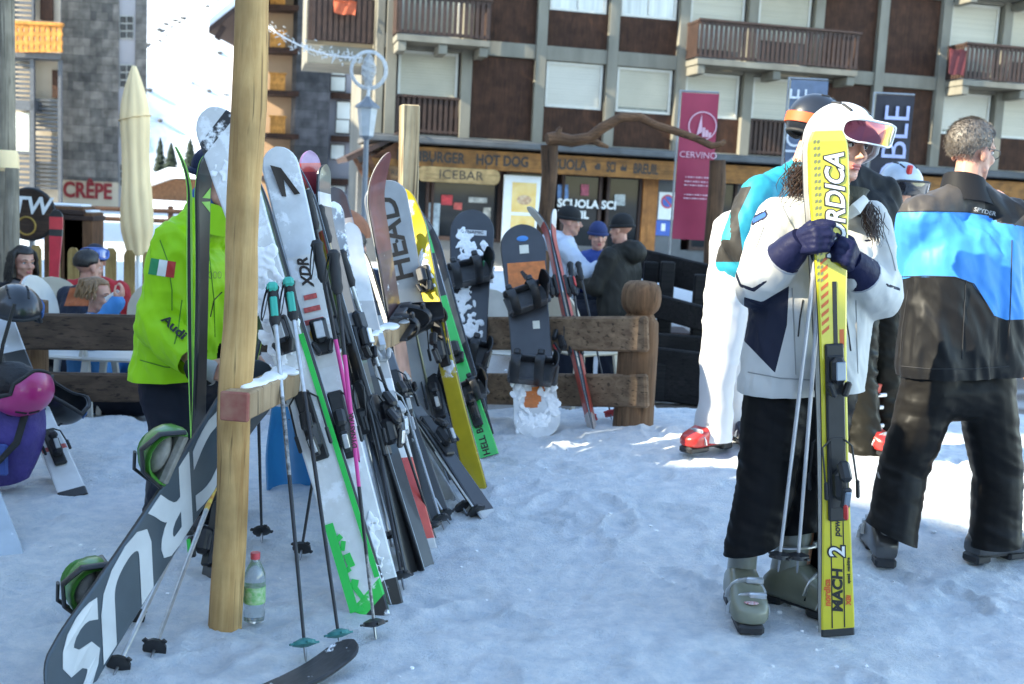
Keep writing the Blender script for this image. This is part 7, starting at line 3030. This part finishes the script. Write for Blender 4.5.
t, J, HM, f_, r_ = small_person('fair haired woman in light blue drinking from a cup behind the dark fence', 97, 297, 7.35, (.99, -.1), (cloth('light_blue_top', (.05, .22, .50)), DRKT), hand=P(116, 303, 7.15), group=TG, sc=.95)
long_hair(t, HM, BLOND, .06, 4, .95, 70)
hair_cap(t, HM, BLOND, 1.02, seed=8, low=-.5)
cp_ = P(113, 298, 7.2)
c = thing('cup', 'pale drinking cup held to the lips of the fair haired woman', 'cup', cp_)
mb = MB()
mb.M = Matrix.Rotation(rad(60), 4, 'Y')
mb.tube([(0, 0, -.04), (0, 0, .05), (0, 0, .048), (0, 0, -.03)], [.027, .036, .033, .025], 14)
mb.build('cup_body', mat('cup_white', (.6, .58, .55), rough=.4), c)
# red cushion / bag on the chair
b = P(92, 372, 7.3)
t = thing('cushion', 'red cushion showing between the two dark rails', 'cushion', b)
mb = MB()
mb.ell((0, 0, 0), (.24, .2, .06))
me = fuse(mb, .02, 2)
finish(me, 'cover', cloth('red_cushion', (.40, .02, .02)), t, wr=.012)

# --- white plastic chairs
CHW = mat('white_plastic_chair', (.62, .60, .55), rough=.45, var=.1)
CHB = mat('beige_plastic_chair', (.50, .44, .34), rough=.5, var=.12)


def make_chair(label, M_, m_, group):
    t = thing('plastic_chair', label, 'chair', M_, group)
    MB().box((0, 0, .43), (.44, .42, .025), bev=.012).build('seat', m_, t)
    mb = MB()
    pts = [(-.21, .45), (.21, .45)] + [(.23 * math.cos(a), .66 + .24 * math.sin(a)) for a in [PI * k / 12 for k in range(13)]]
    k = len(pts)
    out = [V((x, .20 + .12 * (z - .45) + .03 * (x / .22) ** 2 * -1, z)) for x, z in pts]
    mb.add(out + [p + V((0, .02, 0)) for p in out], [tuple(range(k)), tuple(range(2 * k - 1, k - 1, -1))] + [(i, (i + 1) % k, k + (i + 1) % k, k + i) for i in range(k)])
    mb.build('backrest', m_, t)
    for x in (-1, 1):
        for y in (-1, 1):
            mb = MB()
            mb.tube([(x * .19, y * .18, .42), (x * .23, y * .23, 0)], [.026, .018], 8, flat=.7)
            mb.build('leg', m_, t)
        mb = MB()
        mb.tube([(x * .235, .22, .62), (x * .24, .0, .64), (x * .24, -.17, .62), (x * .235, -.2, .45)], .02, 8, flat=.6)
        mb.build('armrest', m_, t)
    return t


chairs = [('white plastic chair behind the dark fence, under the fair haired woman', P(100, 380, 7.3), 2.2, CHW), ]
base = None
CG = 'plastic terrace chairs'
for i, (lb, px, Y, a, m_) in enumerate((('white plastic chair under the fair haired woman', 72, 7.0, 1.5, CHW), ('white plastic chair closest to the man in green', 126, 6.95, -1.5, CHW),
                                        ('beige plastic chair behind the man in red', 158, 8.6, .3, CHB), ('beige plastic chair with its back beside the dark haired woman', 56, 8.1, .5, CHB),
                                        ('beige plastic chair back seen in the middle behind the leaning skis', 358, 7.9, 3.2, CHB), ('beige plastic chair left of the middle one', 322, 8.9, 2.8, CHB), ('pale plastic chair half hidden by the coral red skis', 583, 8.4, 2.2, CHB),
                                        ('white plastic chair between the two snowboards on the fence', 498, 8.3, 2.9, CHW))):
    p = P(px, 300, Y)
    M_ = rotz(a, (p.x, Y, H(p.x, Y)))
    if i == 0:
        base = make_chair(lb, M_, m_, CG)
    else:
        c = copy_tree(base, M_, lb)
        if m_ is not CHW:
            for o in c.children:
                o.data = o.data.copy() if i == 2 else o.data
            if i == 2:
                for o in c.children:
                    o.data.materials[0] = CHB
                base2 = c
            else:
                for o, q in zip(c.children, base2.children):
                    o.data = q.data
# --- round terrace table in the middle distance
def table(label, px, Y, r=.4, h=.74):
    p = P(px, 300, Y)
    t = thing('table', label, 'table', V((p.x, Y, H(p.x, Y))))
    MB().tube([(0, 0, h - .03), (0, 0, h)], r, 28).build('table_top', mat('brown_table_top', (.14, .08, .05), rough=.5), t)
    MB().tube([(0, 0, .02), (0, 0, h - .03)], .03, 10).build('leg', GREYM, t)
    MB().tube([(0, 0, 0), (0, 0, .03)], [.24, .2], 20).build('base', GREYM, t)
    return t


# --- guests by the bar
BEAN = mat('black_wool', (.012, .012, .013), rough=.9)
HOOD = cloth('pale_blue_hoodie', (.50, .56, .66))
SG = 'guests chatting in front of the bar'
t, J, HM, f_, r_ = small_person('guest in a pale hooded top and black beanie facing right by the bar', 570, 222, 9.9, (1, -.1), (HOOD, DRKT), hand=P(612, 263, 9.6), hat=BEAN, hood=True, group=SG)
BW_ = cloth('blue_white_jacket', None, ramp=[(0, (.03, .06, .28)), (.5, (.6, .62, .68))], attr='zone')
t, J, HM, f_, r_ = small_person('guest in a blue jacket with white stripes and dark blue beanie facing us', 598, 237, 10.3, (.15, -1), (cloth('royal_blue_jacket', (.03, .06, .25)), DRKT), hat=mat('dark_blue_wool', (.02, .035, .12), rough=.9), group=SG)
jk = [c for c in t.children if c.name.startswith('jacket')][0]
for q in ([(606, 252), (610, 251), (618, 280), (613, 281)], [(588, 268), (604, 258), (605, 262), (589, 273)], [(602, 275), (612, 270), (613, 273), (603, 279)]):
    patch(t, jk, q, [WINK], 'white_stripe', n=4)
t, J, HM, f_, r_ = small_person('guest in a dark hooded jacket and black hat with his back to us', 621, 230, 9.6, (-.8, .6), (cloth('dark_brown_grey_jacket', (.028, .027, .024)), DRKT), hat=BEAN, hood=True, group=SG)
t, J, HM, f_, r_ = small_person('dark haired guest in a navy jacket seen from behind among the leaning skis', 355, 249, 8.3, (-.1, 1), (cloth('dark_navy_jacket'), DRKT), hair=BLKH, group=TG, fuzz=600)
t, J, HM, f_, r_ = small_person('guest in a pale jacket with brown hair behind the orange disc', 336, 243, 9.4, (-.3, 1), (cloth('pale_grey_jacket', (.35, .38, .44)), DRKT), hair=HAIRB, group=TG)
# bright pouch held between the two
p = P(608, 268, 9.55)
t = thing('pouch', 'small lime and red pouch held by the guest in the pale hooded top', 'pouch', p)
MB().box((0, 0, 0), (.2, .1, .13), bev=.03).build('pouch_body', mat('lime_nylon', (.30, .42, .04), rough=.5), t)
MB().box((.13, 0, .0), (.06, .09, .10), bev=.02).build('side_pocket', REDP, t)
# wooden bench they sit on
p = P(606, 300, 10.0)
t = thing('bench', 'dark bench under the guests by the bar', 'bench', V((p.x, 10.05, H(p.x, 10))))
MB().box((0, 0, .60), (1.5, .5, .05), bev=.01).build('seat', DKBR, t)
for x in (-.65, .65):
    MB().box((x, 0, .29), (.07, .42, .57), bev=.01).build('leg', DKBR, t)
# tables
tb = table('small round terrace table behind the fence left of the guests', 470, 9.0)
table('round terrace table behind the man in the navy jacket', 392, 8.8)
# orange disc by the skis: umbrella of heater seen from the side
p = P(336, 223, 11)
t = thing('patio_shade', 'rust orange round shade standing among the terrace guests', 'shade', V((p.x, 11, H(p.x, 11))))
mb = MB()
mb.ell((0, 0, p.z - H(p.x, 11) - .1), (.34, .34, .26), z0=-.1)
mb.build('canopy', mat('rust_cloth', (.30, .11, .05), rough=.8, var=.2), t)
MB().tube([(0, 0, 0), (0, 0, p.z - H(p.x, 11))], .02, 8).build('pole', GREYM, t)

# --- closed umbrella
Yu = 12
a = P(134, 66, Yu)
b = P(141, 245, Yu)
g = H(b.x, Yu)
UC = cloth('cream_canvas', (.90, .67, .38), var=.12, scale=4)
Mu = frame(a - V((b.x + .0, Yu, g)), (0, -1, 0), V((b.x, Yu, g)))
t = thing('parasol', 'closed cream parasol wrapped around its pole left of the man in green', 'parasol', Mu)
Lu = (a - V((b.x, Yu, g))).length
mb = MB()
rings = []
zb_ = Lu - 1.95
for i in range(40):
    f = i / 39
    z = zb_ + 1.95 * f
    w_ = .145 * (1 - .0 * f)
    if f > .72:
        w_ = .145 * (1 - ((f - .72) / .28) ** 1.5 * .85)
    if f < .14:
        w_ = .10 + .045 * f / .14
    w_ *= 1 + .07 * math.sin(f * 9)
    rg = []
    for k in range(64):
        aa = 2 * PI * k / 64
        fold = 1 + .20 * (abs(math.sin(4 * aa + 2.2 * f + .5 * math.sin(5 * f))) - .5) * (1 - f * .5) + .05 * noise.noise(V((math.cos(aa) * 2, math.sin(aa) * 2, z * 4)))
        rg.append(V((w_ * fold * math.cos(aa), w_ * fold * math.sin(aa), z)))
    rings.append(rg)
mb.loft(rings)
mb.build('canopy', UC, t, sharp=70)
MB().tube([(0, 0, 0), (0, 0, Lu)], .022, 10).build('pole', WHITEP, t)
mb = MB()
mb.tube([(0, 0, 0), (0, 0, .08), (0, 0, .1)], [.26, .25, .06], 24)
mb.build('base', mat('grey_stone_base', (.3, .3, .3), rough=.8), t)
mb = MB()
mb.tube([(.15 * math.cos(q), .15 * math.sin(q), zb_ + 1.42 - .03 * math.cos(q)) for q in [2 * PI * k / 24 for k in range(25)]], .02, 6, cap=False, flat=.4)
mb.build('tie_band', UC, t)
# green print near the lower edge
me = text_mesh('VERDE', .1, .001, .002)
me.transform(Matrix.Translation((.01, -.168, zb_ + .22)) @ Matrix.Rotation(PI / 2, 4, 'X') @ Matrix.Rotation(rad(68), 4, 'Z'))
me.materials.append(mat('green_print', (.05, .22, .08), rough=.6))
link('lettering', me, t)

# --- picket fence at the back of the terrace
PICK = wood('yellow_picket', (.52, .35, .13), (.34, .20, .07), along='Z', knots=False)
p0, p1 = P(36, 252, 10.6), P(186, 252, 10.6)
g = H(p0.x, 10.6)
t = thing('picket_fence', 'yellowish picket fence along the back of the left terrace', 'fence', V((p0.x, 10.6, g)))
n = 9
ztop = P(90, 248, 10.6).z
for i in range(n):
    x = p0.x + (p1.x - p0.x) * i / (n - 1)
    mb = MB()
    h = ztop - g + .01 * math.sin(i * 5)
    mb.prism([(x - .05, g), (x + .05, g), (x + .05, g + h - .04), (x + .025, g + h), (x - .025, g + h), (x - .05, g + h - .04)], 10.585, 10.61)
    mb.build('picket', PICK, t, world=True)
for z in (.25, .8):
    mb = MB()
    mb.box(((p0.x + p1.x) / 2, 10.635, g + z), (p1.x - p0.x + .1, .04, .08))
    mb.build('cross_rail', PICK, t, world=True)

# --- posts and sign at the far left
OLDP = wood('grey_old_post', (.33, .28, .21), (.20, .165, .12), along='Z')
p = P(5, 80, 9.4)
g = H(p.x, 9.4)
t = thing('wooden_post', 'tall grey wooden pole with a white cloth tied round it at the left edge', 'post', V((p.x, 9.4, g)))
MB().tube([(0, 0, 0), (.0, 0, 3.5)], [.085, .075], 16).build('pole', OLDP, t)
z = P(5, 160, 9.4).z - g
MB().tube([(0, 0, z - .09), (0, 0, z - .06), (0, 0, z + .05), (0, 0, z + .08)], [.085, .105, .10, .085], 16).build('cloth_band', UC, t)
p = P(12, 168, 8.6)
g = H(p.x, 8.6)
t = thing('wooden_post', 'short round grey wooden post in front of the tall pole', 'post', V((p.x, 8.6, g)))
MB().tube([(0, 0, 0), (0, 0, p.z - g - .01), (0, 0, p.z - g)], [.052, .05, .044], 16).build('pole', OLDP, t)
p = P(30, 214, 11.6)
t = thing('round_sign', 'round dark brown sign board with white letters and a gold ring', 'sign', V((p.x, 11.6, H(p.x, 11.6))))
zc = p.z - H(p.x, 11.6)
mb = MB()
mb.tube([(0, .03, zc), (0, -.03, zc)], .25, 36)
mb.build('board', wood('dark_barrel_wood', (.075, .045, .03), (.035, .022, .016), along='X'), t)
mb = MB()
mb.tube([(.255 * math.cos(a), 0, zc + .255 * math.sin(a)) for a in [2 * PI * k / 36 for k in range(37)]], .018, 8, cap=False)
mb.build('hoop', BLACK, t)
letters('TW', .24, Matrix.Translation((.02, -.034, zc + .08)) @ LM, WINK, t, world=False, shear=.2, bold=.006)
mb = MB()
mb.tube([(-.02 + .09 * math.cos(a), -.036, zc - .12 + .09 * math.sin(a)) for a in [2 * PI * k / 24 for k in range(25)]], .010, 6, cap=False)
mb.build('gold_ring', mat('gold_paint', (.45, .28, .07), rough=.4, metal=.4), t)
MB().tube([(0, .05, 0), (0, .05, zc)], .03, 8).build('stake', GREYM, t)
# brown planters
PLW = wood('planter_boards', (.20, .10, .05), (.11, .055, .03), along='Z', knots=False)
for lb, px, w_ in (('tall brown wooden planter box right of the red ski', 70, .42), ('brown wooden planter box next to the tall one', 84, .3)):
    p = P(px, 206 if px == 70 else 212, 12.2)
    g = H(p.x, 12.2)
    t = thing('planter', lb, 'planter', V((p.x, 12.2, g)))
    h = p.z - g
    MB().box((0, 0, h / 2), (w_, .35, h), bev=.01).build('box', PLW, t)
    MB().box((0, 0, h + .01), (w_ * .86, .29, .03), bev=.01).build('snow_fill', SNOWM, t)
    MB().box((0, 0, h - .06), (w_ + .03, .38, .05), bev=.006).build('band', DKBR, t)
# thin brown railing and a parked pale car far behind
p0, p1 = P(62, 207, 30), P(240, 211, 30)
t = thing('railing', 'thin brown railing across the plaza below the red letters', 'railing', V((p0.x, 30, H(p0.x, 30))))
for y_ in (207, 217):
    a, b = P(62, y_, 30), P(240, y_ + 7, 30)
    MB().tube([a, b], .06, 8).build('rail', BPAN, t, world=True)
for px in (90, 130, 170, 215):
    a = P(px, 206, 30)
    MB().box((a.x, 30.05, (a.z + H(a.x, 30)) / 2), (.12, .1, a.z - H(a.x, 30))).build('post', BPAN, t, world=True)
# red ski at the picket fence
RS = mat('red_black_ski_top', None, rough=.3, coat=.4, var=.15, ramp=[(0, (.03, .03, .03)), (.35, (.55, .03, .04)), (.42, (.03, .03, .03)), (.48, (.58, .03, .05)), (.86, (.03, .03, .03)), (.90, (.6, .05, .06)), (.97, (.03, .03, .03))], span=1.6)
p = P(52, 300, 10.2)
ski('red and black ski standing at the picket fence', V((p.x - .02, 10.2, H(p.x, 10.2))), (57, 208), 1.62, (.12, .08, .11), RS, BASEB, (.2, -1, 0), tip=.03)

# --- street lamp with a ring ornament
Yl = 20
p = P(367, 120, Yl)
g = H(p.x, Yl)
t = thing('street_lamp', 'grey lantern street lamp topped by a white ring ornament of wire lights', 'street lamp', V((p.x, Yl, g)))
zl_ = p.z - g
LMET = mat('grey_lamp_paint', (.17, .18, .20), rough=.5, var=.1)
MB().tube([(0, 0, 0), (0, 0, .5), (0, 0, .55), (0, 0, zl_ - .32)], [.085, .08, .055, .045], 14).build('pole', LMET, t)
mb = MB()
mb.tube([(0, 0, zl_ - .34), (0, 0, zl_ - .28), (0, 0, zl_ - .27)], [.05, .12, .12], 6)
mb.build('lantern_frame', LMET, t, sharp=20)
mb = MB()
mb.tube([(0, 0, zl_ + .20), (0, 0, zl_ + .24), (0, 0, zl_ + .34), (0, 0, zl_ + .40)], [.22, .21, .08, .04], 6)
mb.build('lantern_roof', LMET, t, sharp=20)
MB().tube([(0, 0, zl_ - .27), (0, 0, zl_ + .20)], [.12, .175], 6).build('lantern_glass', mat('frosted_glass', (.42, .44, .46), rough=.4, coat=.3), t, sharp=20)
zr = P(368, 70, Yl).z - g
WIRE = mat('white_wire_lights', (.62, .62, .62), rough=.6, var=.3, scale=60)
mb = MB()
rr = random.Random(2)
for s in (0, .02, -.02):
    mb.tube([((.30 + s) * math.cos(a), s, zr + (.31 + s) * math.sin(a)) for a in [2 * PI * k / 40 for k in range(41)]], .011, 6, cap=False)
for i in range(90):
    a = rr.uniform(0, 2 * PI)
    mb.box((.30 * math.cos(a) + rr.gauss(0, .012), rr.gauss(0, .03), zr + .31 * math.sin(a) + rr.gauss(0, .012)), (.018, .018, .018), R=Matrix.Rotation(a, 4, 'Y'))
for k in range(7):
    w_ = .12 * math.sin(PI * (k + .5) / 7 / 1.0)
    mb.tube([(-w_ * math.cos(PI * (k) / 6) , .0, zr + .26 * -1), (w_ * math.cos(PI * k / 6) * 1.0, .02 * k - .06, zr), (-.02, 0, zr + .30)], .009, 5)
for i in range(26):
    z = -.27 + .54 * i / 25
    w_ = .115 * math.cos(z / .29 * PI / 2) + .01
    mb.tube([(w_ * math.cos(a) + rr.gauss(0, .004), w_ * .6 * math.sin(a), zr + z + .012 * math.sin(a * 2 + i)) for a in [2 * PI * k / 12 for k in range(13)]], .0065, 5, cap=False)
mb.build('ring_ornament', WIRE, t)
MB().tube([(0, 0, zl_ + .38), (.02, 0, zr - .29)], .03, 8).build('ornament_stem', WIRE, t)
# garland from the left house to the lamp
t = thing('garland', 'thin white wire garland sagging from the tower block to the street lamp', 'garland')
mb = MB()
pts = []
for i in range(31):
    f = i / 30
    px, py = 262 + 100 * f, 22 + 36 * (1 - (1 - f) ** 2.2)
    pts.append(P(px, py, 28 - 8 * f))
mb.tube(pts, .018, 5)
rr = random.Random(9)
for i in range(140):
    q = rr.choice(pts) + V((rr.gauss(0, .16), rr.gauss(0, .05), rr.gauss(0, .06)))
    mb.box(q, (.06, .015, .015), R=Matrix.Rotation(rr.uniform(0, 3), 4, 'Y'))
mb.build('wire', WIRE, t, world=False)

# --- dark timber fence right of the log post
BLKW = wood('black_stained_boards', (.022, .020, .019), (.010, .009, .009), along='X', knots=False)
pL = G(662, 402)
t = thing('dark_timber_fence', 'black stained timber fence with leaning boards between log post and white trousers', 'fence', P(660, 330, 9.3))
for (xa, ya, xb, yb, Y0_, Y1_, hh) in ((636, 262, 730, 285, 10.2, 9.6, .26), (600, 290, 726, 325, 9.9, 9.0, .20), (640, 345, 730, 352, 9.2, 9.0, .22), (645, 372, 735, 384, 8.9, 8.6, .42)):
    mb = MB()
    rail(mb, P(xa, ya, Y0_), P(xb, yb, Y1_), .06, hh)
    mb.build('board', BLKW, t, world=True)
for (px, y0, y1, Y) in ((669, 262, 345, 9.7), (703, 275, 352, 9.35), (652, 262, 360, 9.9)):
    a, b = P(px, y0, Y), P(px, y1, Y)
    MB().box((a.x, Y + .06, (a.z + b.z) / 2 - .15), (.12, .1, a.z - b.z + .3), bev=.01).build('post', BLKW, t, world=True)
a = P(680, 300, 8.75)
mb = MB()
mb.box((a.x + .05, 8.95, P(680, 395, 8.7).z + .07), (.8, .3, .30), bev=.01)
mb.build('dark_trough', BLKW, t, world=True)
# yellowish cut log lying behind it
p = P(683, 301, 11.2)
t = thing('log', 'pale cut log lying on the snow behind the black fence', 'log', V((p.x, 11.2, H(p.x, 11.2) + .11)))
MB().tube([(-.35, 0, 0), (.35, .1, 0)], .13, 16).build('trunk', mat('cut_log', (.38, .27, .12), rough=.8, var=.3), t)

# --- blue plastic sledge behind the leaning skis
c = G(300, 488)
g = c.z
BLU = mat('blue_plastic', (.03, .24, .52), rough=.35, var=.12, scale=5)
Ms = frame((-.12, .25, 1), (.2, -1, .2), V((c.x, c.y, g)))
t = thing('sledge', 'blue plastic sledge standing on end behind the leaning skis', 'sledge', Ms)
mb = MB()
rings = []
for i in range(13):
    f = i / 12
    z = .0 + .38 * f
    w_ = .150 * (1 - .45 * max(0, f - .35) ** 1.3)
    dp = .12 * (1 - .3 * f)
    rg = []
    for k in range(18):
        u = -1 + 2 * k / 17
        rg.append(V((w_ * u, -dp * (1 - u * u) ** .5 * 1.0 + .05 * u * u, z)))
    for k in range(18):
        u = 1 - 2 * k / 17
        rg.append(V((w_ * u * .94, -dp * (1 - u * u) ** .5 * .8 + .05 * u * u + .02, z)))
    rings.append(rg)
mb.loft(rings)
mb.build('hull', BLU, t, sharp=50)
mb = MB()
for s in (-1, 1):
    mb.tube([(s * .07, -.075, .02), (s * .06, -.08, .18), (s * .045, -.06, .33)], [.018, .022, .012], 8)
mb.build('runner', BLU, t)
mb = MB()
mb.tube([(-.045, -.05, .32), (0, -.08, .34), (.045, -.05, .32)], .012, 8)
mb.build('handle', BLACK, t)

# --- plastic bottle by the post
c = G(254, 621)
t = thing('bottle', 'clear plastic bottle with green label and red cap at the foot of the pine post', 'bottle', V((c.x, c.y, c.z)))
PET = mat('clear_pet', (.75, .82, .86), rough=.08, trans=.85, spec=.5)
mb = MB()
prof = [(0, .026), (.006, .033), (.03, .034), (.045, .031), (.06, .034), (.13, .034), (.16, .033), (.185, .022), (.2, .014), (.212, .0135)]
mb.tube([(0, 0, z) for z, r in prof], [r for z, r in prof], 20)
mb.build('bottle_body', PET, t)
MB().tube([(0, 0, .065), (0, 0, .12)], .0352, 20).build('label', mat('green_label', (.10, .42, .08), rough=.5, col2=(.5, .6, .4), scale=60), t)
MB().tube([(0, 0, .208), (0, 0, .228)], .0155, 16).build('cap', mat('red_cap', (.6, .08, .10), rough=.4), t)
# heaped snow around the post feet
# orange ski tail behind the man at the right edge
ski('orange ski standing behind the man at the right edge', V((2.72, 5.3, .05)), (1012, 300), 1.0, (.12, .09, .11), mat('orange_topsheet', (.75, .25, .02), rough=.35, coat=.3), BASEB, (-.6, -.8, .2), tip=.03)

# --- loose crumbs of snow kicked up on the square
rr = random.Random(77)
mb = MB()
ico = [(0, 0, 1), (.89, 0, .45), (.28, .85, .45), (-.72, .53, .45), (-.72, -.53, .45), (.28, -.85, .45), (.72, .53, -.45), (-.28, .85, -.45), (-.89, 0, -.45), (-.28, -.85, -.45), (.72, -.53, -.45), (0, 0, -1)]
icf = [(0, 1, 2), (0, 2, 3), (0, 3, 4), (0, 4, 5), (0, 5, 1), (1, 6, 2), (2, 7, 3), (3, 8, 4), (4, 9, 5), (5, 10, 1), (6, 7, 2), (7, 8, 3), (8, 9, 4), (9, 10, 5), (10, 6, 1), (11, 7, 6), (11, 8, 7), (11, 9, 8), (11, 10, 9), (11, 6, 10)]
for i in range(1500):
    y = 2.4 + 4.8 * rr.random() ** 1.3
    x = rr.uniform(-.52, .52) * y
    if noise.noise(V((x * 1.6, y * 1.6, 30))) < rr.uniform(-.35, .5):
        continue
    r = .0022 + .008 * rr.random() ** 4
    z = H(x, y) + micro(x, y) + r * .3
    sx, sy, sz = rr.uniform(.6, 1.3), rr.uniform(.6, 1.3), rr.uniform(.5, .9)
    mb.add([(x + a * r * sx, y + b_ * r * sy, z + c_ * r * sz) for a, b_, c_ in ico], icf)
o = mb.build('snow_crumbs', SNOWM)
o['kind'] = 'stuff'
o['label'] = 'loose crumbs of snow scattered over the trodden square'
o['category'] = 'snow'

# --- red bag behind the woman
p = P(746, 470, 4.5)
t = thing('bag', 'red cloth bag showing behind the black trousers of the woman', 'bag', V((p.x + .03, 4.5, H(p.x, 4.5))))
mb = MB()
rings = []
for i in range(9):
    f = i / 8
    w_ = .13 - .07 * f
    rings.append([V((w_ * math.copysign(abs(math.cos(a)) ** .7, math.cos(a)) + .03 * f, .09 * (1 - .5 * f) * math.sin(a), .02 + .44 * f)) for a in [2 * PI * k / 18 for k in range(18)]])
mb.loft(rings)
me = fuse(mb, .014, 3)
finish(me, 'bag_body', cloth('red_bag_cloth', (.42, .015, .02)), t, wr=.012)
MB().tube([(.0, 0, .42), (.02, -.02, .50), (.06, 0, .42)], .01, 6).build('strap', GRIPB, t)
